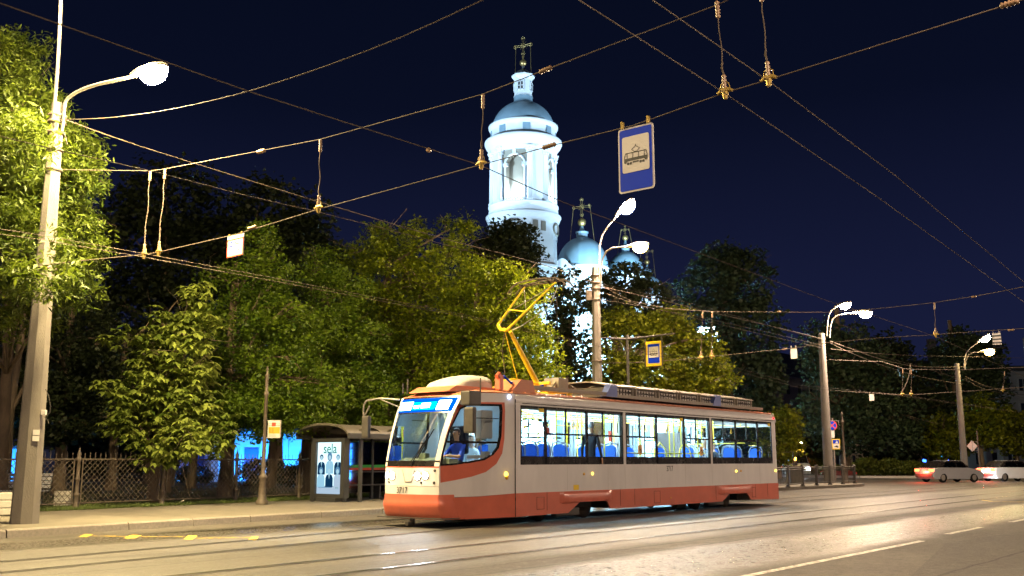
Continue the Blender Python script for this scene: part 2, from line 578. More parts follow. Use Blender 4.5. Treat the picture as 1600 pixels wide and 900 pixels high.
# kerb of long granite stones with joints
mb = MB()
path = KERB + corner
dist = 0
for (a, b), (c, d) in zip(path, path[1:]):
    p, q = Vector((a, b, 0)), Vector((c, d, 0))
    ln = (q - p).length
    u = (q - p) / ln
    nn = Vector((-u.y, u.x, 0))
    if nn.y < 0 and abs(u.x) > .5: nn = -nn
    if abs(u.x) <= .5: nn = Vector((-1, 0, 0))
    k = max(1, round(ln / 2.05))
    for i in range(k):
        p0 = p + u * (ln * i / k + 0.014); p1 = p + u * (ln * (i + 1) / k - 0.014)
        dz = 0.002 * math.sin(i * 7.3 + a)
        r0, r1 = p0 + nn * 0.2, p1 + nn * 0.2
        vs = [p0, p1, p1 + nn * 0.022 + Vector((0, 0, 0.13)), p0 + nn * 0.022 + Vector((0, 0, 0.13)),
              p1 + nn * 0.05 + Vector((0, 0, 0.157 + dz)), p0 + nn * 0.05 + Vector((0, 0, 0.157 + dz)),
              r1 + Vector((0, 0, 0.157 + dz)), r0 + Vector((0, 0, 0.157 + dz)), r1, r0]
        mb.add(vs, [(0, 1, 2, 3), (3, 2, 4, 5), (5, 4, 6, 7), (7, 6, 8, 9), (0, 3, 5, 7, 9), (1, 8, 6, 4, 2)])
street_obj('kerb', mb, M['granite'])

# rails of the two tracks: steel head with a dark groove beside it
def rail(pts, label):
    P = []
    for i in range(len(pts) - 1):
        (a, b), (c, d) = pts[i], pts[i + 1]
        k = max(1, int(abs(c - a) / 2))
        for j in range(k):
            f = j / k
            P.append((a + (c - a) * f, b + (d - b) * f))
    P.append(pts[-1])
    Q = P[:]
    for _ in range(6):
        Q = [Q[0]] + [(q[0], (p[1] + 2 * q[1] + r[1]) / 4) for p, q, r in zip(Q, Q[1:], Q[2:])] + [Q[-1]]
    mb = MB()
    for off, w, z, mi in ((0, 0.19, 0.004, 1), (0.02, 0.066, 0.010, 0), (-0.055, 0.055, 0.008, 2), (0.08, 0.03, 0.008, 2)):
        vs = []
        for a, b in Q:
            vs += [(a, b + off - w / 2, z), (a, b + off + w / 2, z)]
        mb.add(vs, [(2 * i, 2 * i + 2, 2 * i + 3, 2 * i + 1) for i in range(len(Q) - 1)], mi)
    return street_obj('rail', mb, [M['rail_metal'], M['pavement'], M['groove']])


R1 = [(-40, 11.0), (0, 13.0), (6, 13.75), (10, 14.1), (14, 14.55), (18.5, 15.24), (24, 15.24), (300, 15.24)]
R2 = [(-40, 12.4), (0, 14.4), (6, 15.1), (10, 15.5), (14, 15.95), (18.5, 16.76), (24, 16.76), (300, 16.76)]
R3 = [(-40, 7.6), (0, 9.7), (8.8, 10.22), (16, 10.38), (60, 10.6), (300, 10.6)]
R4 = [(-40, 9.1), (0, 11.25), (8.8, 11.74), (16, 11.9), (60, 12.12), (300, 12.12)]
for R in (R1, R2, R3, R4):
    rail(R, None)

# painted markings
mb = MB()
def strip(a, b, c, d, w, z=0.005, mi=0):
    p, q = Vector((a, b, z)), Vector((c, d, z))
    u = (q - p).normalized(); n = Vector((-u.y, u.x, 0)) * w / 2
    mb.add([p - n, q - n, q + n, p + n], [(0, 1, 2, 3)], mi)
strip(-6, 5.86, 19.3, 6.04, 0.13)
for s0, s1 in ((21.4, 24.1), (26.5, 29.6), (32, 35), (38, 41), (44, 47)):
    strip(s0, 6.2, s1, 6.25, 0.14)
street_obj('lane_marking', mb, M['paint_white'])
mb = MB()
zz = [(9.9, 19.35), (10.75, 18.2), (11.05, 18.2), (11.05, 18.2)]
zig = [W(0, 0)] * 0
def gp(px, py, z=0.005):
    r = ray(px, py); k = (z - HC) / r.z
    p = EYE + r * k
    return Vector((p.dot(U), p.dot(N), z))
for c in ([(122, 839), (133, 834), (146, 835), (135, 839.5)], [(192, 841), (205, 835.5), (222, 836.5), (210, 841.5)],
          [(286, 843), (294, 836.5), (309, 836.5), (301, 843)], [(387, 844), (394, 838), (404, 838), (401, 844.5)]):
    mb.add([gp(*p) for p in c], [(0, 1, 2, 3)])
for (a, b), (c, d) in (((146, 837.3), (205, 838.3)), ((222, 838.4), (291, 838.4)), ((305, 841), (392, 839.6))):
    p, q = gp(a, b), gp(c, d)
    u = (q - p).normalized(); n = Vector((-u.y, u.x, 0)) * 0.045
    mb.add([p - n, q - n, q + n, p + n], [(0, 1, 2, 3)])
zo = street_obj('zigzag_marking', mb, M['paint_yellow'])
mb = MB()
yc = [gp(1532, 781, .005), gp(1550, 783.5, .005), gp(1575, 784, .005), gp(1605, 784.2, .005), gp(1650, 783.5, .005)]
for p, q in zip(yc, yc[1:]):
    u = (q - p).normalized(); n = Vector((-u.y, u.x, 0)) * 0.07
    mb.add([p - n, q - n, q + n, p + n], [(0, 1, 2, 3)])
street_obj('yellow_marking', mb, M['paint_yellow'])

# traffic island by the crossing, beyond the tram
isl = [(40.0, 21.6), (44, 21.45), (50, 21.3), (56, 21.0), (58.6, 21.4), (59.4, 22.4), (58.8, 23.6), (55, 24.2), (40, 24.4)]
mb = MB()
mb.slab([isl], lambda a, b: Vector((a, b, 0.15)), lambda a, b: Vector((a, b, 0.0)))
street_obj('traffic_island', mb, M['pavement'])

# far green with its own kerb on the other side of the crossing (world frame)
mb = MB()
fg = [(-60, 200), (8, 205), (17, 150), (22, 112), (24.5, 98), (26, 90), (29.5, 86), (36, 85), (47, 88), (60, 94), (90, 103), (200, 120), (200, 400), (-60, 400)]
mb.slab([fg], lambda a, b: Vector((a, b, 0.16)), lambda a, b: Vector((a, b, 0.0)))
mb.build('far_lawn', M['park'], kind='structure')
mb = MB()
seg = fg[2:12]
for (a, b), (c, d) in zip(seg, seg[1:]):
    p, q = Vector((a, b, 0)), Vector((c, d, 0))
    u = (q - p).normalized(); n = Vector((u.y, -u.x, 0)) * 0.25
    k = max(1, int((q - p).length / 3))
    for i in range(k):
        p0, p1 = p.lerp(q, i / k), p.lerp(q, (i + 1) / k - 0.004)
        for dn, h in ((1.0, 0.2),):
            vs = [p0 + n * dn, p1 + n * dn, p1, p0]
            vs += [v + Vector((0, 0, h)) for v in vs]
            mb.add(vs, [(0, 1, 5, 4), (1, 2, 6, 5), (2, 3, 7, 6), (3, 0, 4, 7), (4, 5, 6, 7)])
mb.build('far_kerb', M['concrete_light'], kind='structure')

# grass tufts on the verge along the fence
def tufts(name, rng, pts, h, mat):
    n = len(pts)
    P = np.zeros((n, 3, 3))
    ang = rng.uniform(0, math.tau, n); w = rng.uniform(0.008, 0.02, n); hh = h * rng.uniform(0.4, 1.2, n)
    lx, ly = rng.normal(0, 0.4, n) * hh, rng.normal(0, 0.4, n) * hh
    c = np.array(pts)
    P[:, 0] = c + np.stack([np.cos(ang) * w, np.sin(ang) * w, 0 * w], 1)
    P[:, 1] = c - np.stack([np.cos(ang) * w, np.sin(ang) * w, 0 * w], 1)
    P[:, 2] = c + np.stack([lx, ly, hh], 1)
    me = bpy.data.meshes.new(name)
    me.vertices.add(3 * n); me.loops.add(3 * n); me.polygons.add(n)
    me.vertices.foreach_set('co', P.ravel())
    me.loops.foreach_set('vertex_index', np.arange(3 * n))
    me.polygons.foreach_set('loop_start', np.arange(n) * 3)
    me.materials.append(mat)
    me.update(); me.validate()
    o = bpy.data.objects.new(name, me); COL.objects.link(o)
    return tag(o, kind='stuff')


M['grass'] = pbr('grass_blades', (0.07, 0.10, 0.018), 0.7, var=0.5, scale=2)
rg = np.random.default_rng(5)
n = 26000
s = rg.uniform(2, 30, n)
t = 26.25 + (s - 14) * 0.1 + rg.exponential(0.8, n)
keep = (np.sin(s * 2.1 + t * 3) + rg.normal(0, 0.8, n) > -0.9)
s, t = s[keep], t[keep]
pts = np.stack([U.x * s + N.x * t, U.y * s + N.y * t, np.full(len(s), 0.155)], 1)
tufts('grass', rg, pts, 0.09, M['grass']); bpy.data.objects['grass']['label'] = 'short green grass growing at the foot of the iron fence'

# ================================================================ CATHEDRAL, TOWER, BUILDINGS
def cross_shape(mb, c, h, ax, mi=0):
    """openwork cross with trefoil ends standing at c, height h, its arms along ax"""
    ax = ax.normalized()
    up = Vector((0, 0, 1))
    w = h * 0.47
    r = h * 0.011
    mid = c + up * h * 0.56
    for o in (-0.045, 0.045):
        mb.tube([c + ax * o * h, c + ax * o * h * 0.6 + up * h * 0.5, c + ax * o * h + up * h * 0.9], r, 5, mi)
        mb.tube([mid - ax * w * 0.8 + up * o * h, mid + up * o * h * .6, mid + ax * w * 0.8 + up * o * h], r, 5, mi)
    def ring(p, rad):
        mb.tube([p + (ax * math.cos(a) + up * math.sin(a)) * rad for a in [i * math.pi / 5 for i in range(11)]], r, 5, mi, cap=False)
    for p, d in ((c + up * h, up), (mid - ax * w, -ax), (mid + ax * w, ax), (c + up * h * 0.1, -up)):
        q = p - d * h * 0.06
        s_ = Vector(d.cross(Vector((ax.y, -ax.x, 0))))
        ring(q, h * 0.05)
        ring(q - d * h * .03 + s_ * h * 0.055, h * 0.035)
        ring(q - d * h * .03 - s_ * h * 0.055, h * 0.035)
    ring(mid, h * 0.1)
    for sx in (-1, 1):
        for sz in (-1, 1):
            mb.tube([mid, mid + (ax * sx + up * sz) * h * 0.14], [r, r * 0.4], 4, mi)


FACE = Vector((0.9, -0.42, 0)).normalized()
tw_c = at(818, 420, 110); TX, TY = tw_c.x, tw_c.y
tz = lambda py: at(818, py, 110).z
tr = lambda hw, py: hw * pxm(110, tz(py))
tower = empty('bell_tower', (TX, TY, 0), 0, 'tall white floodlit round bell tower with a dark dome, above the trees', 'bell tower')


def prof(lst):
    return [(tr(hw, py), tz(py)) for py, hw in lst]


mb = MB()
mb.lathe([(tr(58, 420), 0), (tr(58, 420), tz(425))] + prof([(424, 60), (420, 60), (419, 56), (400, 54), (372, 53.5)]), n=8, smooth=False, a0=math.radians(12), a1=math.radians(372))
mb.lathe(prof([(378, 53), (352, 53), (350, 56), (346, 57.5), (343, 59), (341, 59), (340, 55), (337, 53)]), n=64)
mb.build('base_tier', M['church_white'], tower)
# round drum details: blank roundels and panels on the tier under the bells
mb = MB()
R0 = tr(53, 365)
for k in range(8):
    mb.cut()
    a = math.radians(-18 - 90 + 45 * k)
    zc = (tz(352) + tz(374)) / 2
    hh = (tz(354) - tz(372)) / 2
    if k % 2 == 0:
        pts = []
        for i in range(20):
            b = math.tau * i / 20
            aa = a + math.sin(b) * 0.22
            pts.append(Vector((math.cos(aa) * R0 * 1.012, math.sin(aa) * R0 * 1.012, zc + math.cos(b) * hh * .95)))
        mb.tube(pts + [pts[0]], 0.14, 6)
    else:
        for e_ in (-0.13, 0.13):
            mb.cut()
            aa = a + e_
            Mx = rotz(aa)
            mb.box(R0 * .99, R0 * 1.02, -0.28, 0.28, zc - hh * .8, zc + hh * .8, 0, Mx)
mb.build('roundel_trim', M['church_cream_shaded'], tower)
# bell tier: curved wall with four tall arched openings
mb = MB()
zi0, zi1 = tz(337), tz(245)
Rw, Ri = tr(45.5, 290), tr(36, 290)
arch_half, sp_z, top_z, bot_z = 0.33, tz(268), tz(254), tz(333)
NA, NZ = 240, 44
def opening(a, z):
    d = (a - math.radians(-90 - 18) + math.pi / 4) % (math.pi / 2) - math.pi / 4
    if abs(d) > arch_half or z < bot_z: return False
    if z < sp_z: return True
    return (d / arch_half) ** 2 + ((z - sp_z) / (top_z - sp_z)) ** 2 < 1
cells = [[not opening((i + .5) * math.tau / NA, zi0 + (j + .5) * (zi1 - zi0) / NZ) for j in range(NZ)] for i in range(NA)]
P3 = lambda i, j, R: Vector((math.cos(i * math.tau / NA) * R, math.sin(i * math.tau / NA) * R, zi0 + j * (zi1 - zi0) / NZ))
for i in range(NA):
    for j in range(NZ):
        if not cells[i][j]: continue
        mb.add([P3(i, j, Rw), P3(i + 1, j, Rw), P3(i + 1, j + 1, Rw), P3(i, j + 1, Rw)], [(0, 1, 2, 3)])
        for di, e0, e1 in ((-1, (i, j), (i, j + 1)), (1, (i + 1, j), (i + 1, j + 1))):
            if not cells[(i + di) % NA][j]:
                mb.add([P3(*e0, Rw), P3(*e1, Rw), P3(*e1, Ri), P3(*e0, Ri)], [(0, 1, 2, 3)])
        for dj, e0, e1 in ((-1, (i, j), (i + 1, j)), (1, (i, j + 1), (i + 1, j + 1))):
            if 0 <= j + dj < NZ and not cells[i][j + dj]:
                mb.add([P3(*e0, Rw), P3(*e1, Rw), P3(*e1, Ri), P3(*e0, Ri)], [(0, 1, 2, 3)])
mb.lathe([(tr(30, 290), zi0), (tr(30, 290), zi1)], n=24)
mb.build('belfry_wall', M['church_cream_shaded'], tower)
mb = MB(); mbc = MB()
for k in range(4):
    a = math.radians(-90 - 18 + 90 * k)
    # moulding round the arch
    pts = [Vector((math.cos(a - arch_half * 1.06) * Rw * 1.01, math.sin(a - arch_half * 1.06) * Rw * 1.01, bot_z))]
    for i in range(13):
        b = math.pi - math.pi * i / 12
        aa = a + math.cos(b) * arch_half * 1.06
        pts.append(Vector((math.cos(aa) * Rw * 1.01, math.sin(aa) * Rw * 1.01, sp_z + math.sin(b) * (top_z - sp_z) * 1.05)))
    pts.append(Vector((math.cos(a + arch_half * 1.06) * Rw * 1.01, math.sin(a + arch_half * 1.06) * Rw * 1.01, bot_z)))
    mb.tube(pts, 0.13, 6)
    mb.box(Rw * .98, Rw * 1.03, -0.2, 0.2, top_z, top_z + .7, 0, rotz(a))
    for sgn in (-1, 1):                                  # imposts
        mb.box(Rw * .95, Rw * 1.035, -0.55, 0.55, sp_z - .25, sp_z + .15, 0, rotz(a + sgn * .42))
    # balustrade
    for i in range(8):
        aa = a + (i - 3.5) * 0.078
        mb.lathe([(0.07, 0), (0.13, .3), (0.06, .6), (0.1, 1.0)], (math.cos(aa) * Rw * 1.02, math.sin(aa) * Rw * 1.02, bot_z - .1), 6)
    mb.tube([Vector((math.cos(a + q) * Rw * 1.02, math.sin(a + q) * Rw * 1.02, bot_z + .95)) for q in (-.33, -.16, 0, .16, .33)], .1, 5)
    # coupled piers between the arches
    zc0, zc1 = tz(325), tz(243)
    mb.box(Rw * .9, Rw * 1.07, -0.72, 0.72, zc0 - .2, zc1 + .1, 0, rotz(a + math.pi / 4))
    mb.box(Rw * 1.0, Rw * 1.14, -0.62, 0.62, zc0 - .9, zc0 - .0, 0, rotz(a + math.pi / 4 + .0))
mb.build('arch_trim', M['church_white'], tower)
zc0, zc1 = tz(325), tz(243)
for k in range(4):
    for sgn in (-1, 1):
        a = math.radians(-90 - 18 + 90 * k) + sgn * math.radians(29)
        R = tr(49, 290)
        c = (math.cos(a) * R, math.sin(a) * R, 0)
        mb = MB()
        mb.lathe([(.46, zc0), (.46, zc0 + .25), (.36, zc0 + .35), (.35, zc0 + 2.5), (.30, zc1 - .95), (.34, zc1 - .9), (.31, zc1 - .82), (.40, zc1 - .45), (.50, zc1 - .1)], c, 14)
        mb.box(-.5, .5, -.5, .5, zc1 - .1, zc1 + .06, 0, T3(*c) @ rotz(a))
        for q in range(8):
            b = math.tau * q / 8
            mb.ball((c[0] + math.cos(b) * .4, c[1] + math.sin(b) * .4, zc1 - .3), .11, 6)
            mb.ball((c[0] + math.cos(b + .4) * .36, c[1] + math.sin(b + .4) * .36, zc1 - .62), .1, 6)
        mb.build('column', M['church_white'], tower)
mb = MB()
mb.lathe(prof([(340, 53), (339, 55), (328, 53.5), (327, 55), (325, 55), (324, 45)]), n=64)
mb.cut()
mb.lathe(prof([(246, 44), (245, 52), (240, 52.5), (238, 54), (233, 58), (229, 60), (226, 60.5), (224, 60), (223, 50)]), n=72)
mb.cut()
mb.lathe(prof([(218, 50), (217.5, 49.5), (208, 50), (206, 52.5), (203, 54), (200.5, 54.5), (199.5, 50), (199, 46)]), n=72)
mb.build('cornice', M['church_white'], tower)
mb = MB()
mb.lathe(prof([(224.5, 59), (222, 54), (218, 50.5)]), n=72)
mb.cut()
mb.lathe(prof([(200.2, 53), (198.5, 48)]), n=72)
mb.build('cornice_roof', M['roof_dark'], tower)
mb = MB()
for k in range(8):
    a = math.radians(-90 - 18 + 45 * k)
    mb.cut(); mb.box(tr(49, 212), tr(50.8, 212), -.42, .42, tz(218), tz(207), 0, rotz(a + .4))
mb.build('attic_pilaster', M['dome'], tower)
mb = MB()
mb.lathe(prof([(199, 48.5), (196, 48), (191, 46.5), (185, 43.5), (179, 39.5), (173, 34), (168, 27.5), (164, 20), (161.5, 16), (158, 14.5), (152, 14.5)]), n=64)
mb.build('dome', M['dome'], tower)
mb = MB()
mb.lathe(prof([(153, 15.5), (151, 14.5), (149, 13.8), (127, 13.8), (125, 15), (122, 18), (119.5, 18.3), (118.5, 15)]), n=8, smooth=False, a0=math.radians(-18 - 90 - 22.5), a1=math.radians(-18 - 90 - 22.5 + 360))
lant = mb.build('lantern', M['church_white'], tower)
mb = MB(); mg = MB()
Rl = tr(13.8, 140) * .925
for k in range(8):
    a = math.radians(-18 - 90 + 45 * k)
    if k % 2 == 0:
        for x0, x1, z0, z1 in ((-.42, .42, 144, 143), (-.42, .42, 131.5, 130.5), (-.42, -.3, 144, 130.5), (.3, .42, 144, 130.5), (-.04, .04, 144, 130.5), (-.42, .42, 138, 137.2)):
            mb.box(Rl, Rl + .1, x0, x1, tz(z0), tz(z1), 0, rotz(a))
        mg.box(Rl, Rl + .02, -.36, .36, tz(143.5), tz(131), 0, rotz(a))
lw = mb.build('lantern_window', M['church_white'], tower)
mg.build('pane', M['roof_dark'], lw)
mb = MB()
mb.lathe(prof([(119, 14.5), (116, 13), (112, 9), (109.5, 5), (108, 2.2), (105, 1.6), (104, 2.5), (102.5, 1.2)]), n=24)
mb.build('small_dome', M['roof_dark'], tower)
mb = MB()
mb.ball((0, 0, tz(98.5)), tr(5.5, 100), 16)
mb.tube([(0, 0, tz(94)), (0, 0, tz(88))], .12, 6)
cross_shape(mb, Vector((0, 0, tz(90))), tz(57) - tz(90), FACE)
for sx in (-1, 1):
    mb.tube([Vector((0, 0, tz(72))) + FACE * sx * tr(12.5, 70), Vector((0, 0, tz(117))) + FACE * sx * tr(13.5, 117)], .025, 4)
mb.build('cross', M['gold'], tower)

# cathedral body with five domes behind the tower
cath = empty('cathedral', (at(915, 430, 124).x, 124, 0), math.radians(-14), 'white floodlit cathedral with pale blue domes and gilt crosses, behind the oaks', 'church')
ci = Matrix.Rotation(math.radians(14), 4, 'Z')
def cl(p):
    return ci @ (p - Vector((at(915, 430, 124).x, 124, 0)))
mb = MB()
mb.box(-15, 17, -10, 14, 0, 15.2)
mb.box(-15.5, 17.5, -10.5, 14.5, 15.2, 15.8)
mb.box(-15.8, 17.8, -10.8, 14.8, 15.8, 16.1)
mb.slab([[(-6.5, 16.1), (6.5, 16.1), (0, 20.2)]], lambda a, b: Vector((a, -10.4, b)), lambda a, b: Vector((a, 13, b)))
for x in range(-14, 17, 4):
    mb.box(x - .45, x + .45, -10.35, -9.9, 0, 15.2)
    mb.box(17, 17.4, x - .45 - 1, x + .45 - 1, 0, 15.2)
mb.build('wall', M['church_white'], cath)
for x in range(-12, 17, 4):
    mb = MB()
    lp = [(x - .8, 4), (x + .8, 4), (x + .8, 9.5)] + [(x + .8 * math.cos(a), 9.5 + .8 * math.sin(a)) for a in [i * math.pi / 8 for i in range(1, 8)]] + [(x - .8, 9.5)]
    mb.slab([lp], lambda a, b: Vector((a, -10.06, b)), lambda a, b: Vector((a, -9.9, b)))
    mb.build('window', M['roof_dark'], cath)
for px, pyt, pyb, hw, Y, pc, rr in ((910, 371, 419, 40, 122, 309, 1.0), (978, 393, 428, 28, 126, 352, 1), (1012, 430, 462, 26, 132, 383, 1), (882, 410, 440, 22, 136, 410, 0)):
    if not rr: continue
    base = at(px, pyb, Y); c = cl(Vector((base.x, base.y, 0)))
    zb, zt = base.z, at(px, pyt, Y).z
    s_ = pxm(Y, zb)
    R = hw * s_
    mb = MB()
    mb.lathe([(R * .88, 14), (R * .88, zb - 1.2), (R * .95, zb - 1.1), (R * 1.05, zb - .5), (R * 1.07, zb - .2), (R * 1.0, zb)], (c.x, c.y, 0), 48)
    for k in range(12):
        a = math.tau * k / 12
        mb.box(R * .86, R * .93, -.25, .25, 14, zb - 1.2, 0, T3(c.x, c.y, 0) @ rotz(a))
    mb.build('drum', M['church_white'], cath)
    mb = MB()
    pr = [(R * math.cos(i * math.pi / 2 / 12) + .01, zb + (zt - zb) * math.sin(i * math.pi / 2 / 12)) for i in range(12)]
    pr += [(R * .22, zt - .02), (R * .22, zt + .5), (R * .25, zt + .5), (R * .25, zt + .7), (R * .12, zt + .75), (R * .05, zt + 1.5)]
    mb.lathe(pr, (c.x, c.y, 0), 48)
    mb.build('dome', M['dome'], cath)
    mb = MB()
    zc_ = at(px, pc, Y).z
    ball_r = R * .17
    mb.ball((c.x, c.y, zt + 1.5 + ball_r * .8), ball_r, 14)
    z0 = zt + 1.5 + ball_r * 1.7
    cross_shape(mb, Vector((c.x, c.y, z0)), zc_ - z0, ci @ FACE)
    for sx in (-1, 1):
        mb.tube([Vector((c.x, c.y, z0 + (zc_ - z0) * .5)) + (ci @ FACE) * sx * (zc_ - z0) * .42, Vector((c.x, c.y, zt - .8)) + (ci @ FACE) * sx * R * .52], .03, 4)
    mb.build('cross', M['gold'], cath)
mb = MB()     # small barrel gable with a lit lunette between tower and main dome
b0 = at(880, 418, 113); c = cl(Vector((b0.x, b0.y, 0))); g_ = 10 * pxm(113, 24)
lp = [(c.x - g_, 15), (c.x + g_, 15)] + [(c.x + g_ * math.cos(a), b0.z + g_ * 1.3 * math.sin(a)) for a in [i * math.pi / 12 for i in range(13)]]
mb.slab([lp], lambda a, b: Vector((a, c.y - .6, b)), lambda a, b: Vector((a, c.y + 6, b)))
mb.build('gable', M['church_white'], cath)

# floodlights of the church: housings with spot lamps on short posts
def floodlight(loc, target, power, col, size, label, spot=70):
    o = empty('floodlight', loc, 0, label, 'floodlight', 'floodlights around the church')
    mb = MB()
    d = (Vector(target) - Vector(loc)).normalized()
    mb.tube([(0, 0, -loc[2]), (0, 0, -.1)], .08, 6)
    mb.build('post', M['dark_metal'], o)
    mb = MB()
    q = d.to_track_quat('X', 'Z').to_matrix().to_4x4()
    mb.bbox(-.35, -.05, -.3, .3, -.25, .25, .04, 0, q)
    mb.build('housing', M['dark_metal'], o)
    L = bpy.data.lights.new('spot_lamp', 'SPOT')
    L.energy = power * LK; L.color = col; L.spot_size = math.radians(spot); L.spot_blend = .7; L.shadow_soft_size = .25
    lo = bpy.data.objects.new('spot_lamp', L); COL.objects.link(lo)
    lo.parent = o; lo.location = d * .1
    lo.rotation_euler = d.to_track_quat('-Z', 'Y').to_euler()


CW = (0.62, 0.84, 1.0)
for i, (dx, dy, zf, tx, tzz, p, an, lab) in enumerate((
        (-19, -12, 9, -2, 31, 0.24e5, 62, 'floodlight on a post left of the bell tower aimed up at the belfry'),
        (18, -9, 9, 2, 30, 0.24e5, 62, 'floodlight on a post right of the bell tower aimed up at the belfry'),
        (-40, -45, 13, 0, 39.5, 0.36e6, 22, 'added floodlight on an unseen tall mast beyond the left edge aimed at the tower dome'),  # both masts added out of view to even the light on the dome
        (55, -20, 13, 0, 39.5, 0.3e6, 22, 'added floodlight on an unseen tall mast beyond the right edge aimed at the tower dome'))):
    floodlight((TX + dx, TY + dy, zf), (TX + tx, TY, tzz), p, CW, .3, lab, an)
floodlight((TX + 22, TY - 6, 15), (TX + 12, TY + 14, 22), 0.8e5, CW, .3, 'floodlight on a post before the cathedral aimed at its domes', 90)
floodlight((TX + 12, TY - 9, 9), (TX + 14, TY + 8, 12), 0.9e5, (0.5, 0.9, 1.0), .3, 'floodlight by the cathedral washing its lower wall', 110)
floodlight((TX + 2, TY - 12, 5), (TX + 6, TY + 8, 9), 0.7e5, (0.5, 0.9, 1.0), .3, 'floodlight low in the churchyard between tower and cathedral', 120)
# lamp inside the belfry
L = bpy.data.lights.new('belfry_lamp', 'POINT'); L.energy = 1.5e3 * LK; L.color = (.8, .93, 1); L.shadow_soft_size = .3
for k in range(4):
    a = math.radians(-90 - 18 + 90 * k)
    lo = bpy.data.objects.new('belfry_lamp', L); COL.objects.link(lo); lo.parent = tower
    lo.location = (math.cos(a) * Rw * .88, math.sin(a) * Rw * .88, bot_z + 1.2)

# blue lit pavilions seen between the trunks in the park
M['blue_wall'] = pbr('blue_wall', (0.35, 0.45, 0.55), 0.8, var=0.1, scale=1)
M['blue_dark'] = pbr('blue_door', (0.03, 0.08, 0.25), 0.7, var=0.1, scale=1)
def pavilion(x0, x1, Y, h, doors, label, power, col=(0.06, 0.36, 1.0)):
    o = empty('pavilion', ((x0 + x1) / 2, Y, .15), 0, label, 'building')
    w = (x1 - x0) / 2
    mb = MB()
    mb.box(-w, w, 0, 5, 0, h)
    for i in range(int(w * 2 / 1.6) + 1):
        x = -w + i * 1.6
        mb.box(x - .12, x + .12, -.12, -.004, 0, h - .2)
    mb.build('wall', M['blue_wall'], o)
    mb = MB(); mb.box(-w - .3, w + .3, -.4, 5.3, h, h + .18)
    mb.build('roof', M['roof_dark'], o)
    for d in doors:
        mb = MB(); mb.box(d - .45, d + .45, -.09, -.005, .05, 2.1)
        mb.build('door', M['blue_dark'], o)
    L = bpy.data.lights.new('wash_lamp', 'AREA'); L.energy = power * LK; L.color = col; L.size = w * 1.6; L.size_y = .3; L.shape = 'RECTANGLE'
    lo = bpy.data.objects.new('wash_lamp', L); COL.objects.link(lo); lo.parent = o
    lo.location = (0, -2.2, .25); lo.rotation_euler = (math.radians(112), 0, 0)


pavilion(at(285, 720, 62).x, at(330, 720, 62).x, 62, 2.5, [0], 'blue lit garden pavilion behind the first trunks of the park', 900, (0.01, 0.12, 1.0))
pavilion(at(332, 720, 66).x, at(525, 720, 66).x, 66, 3.2, [-1.5, 3], 'long cyan lit garden pavilion seen between trunks beside the sign post', 1300, (0.03, 0.33, 1.0))
pavilion(at(540, 720, 70).x, at(600, 720, 70).x, 70, 2.8, [.4], 'dim blue lit pavilion seen through the glass of the stop shelter', 2500, (0.03, 0.3, 1.0))
pavilion(at(-30, 720, 60).x, at(36, 720, 60).x, 60, 2.0, [], 'low blue lit wall at the far left behind the white bench', 500, (0.03, 0.3, 1.0))

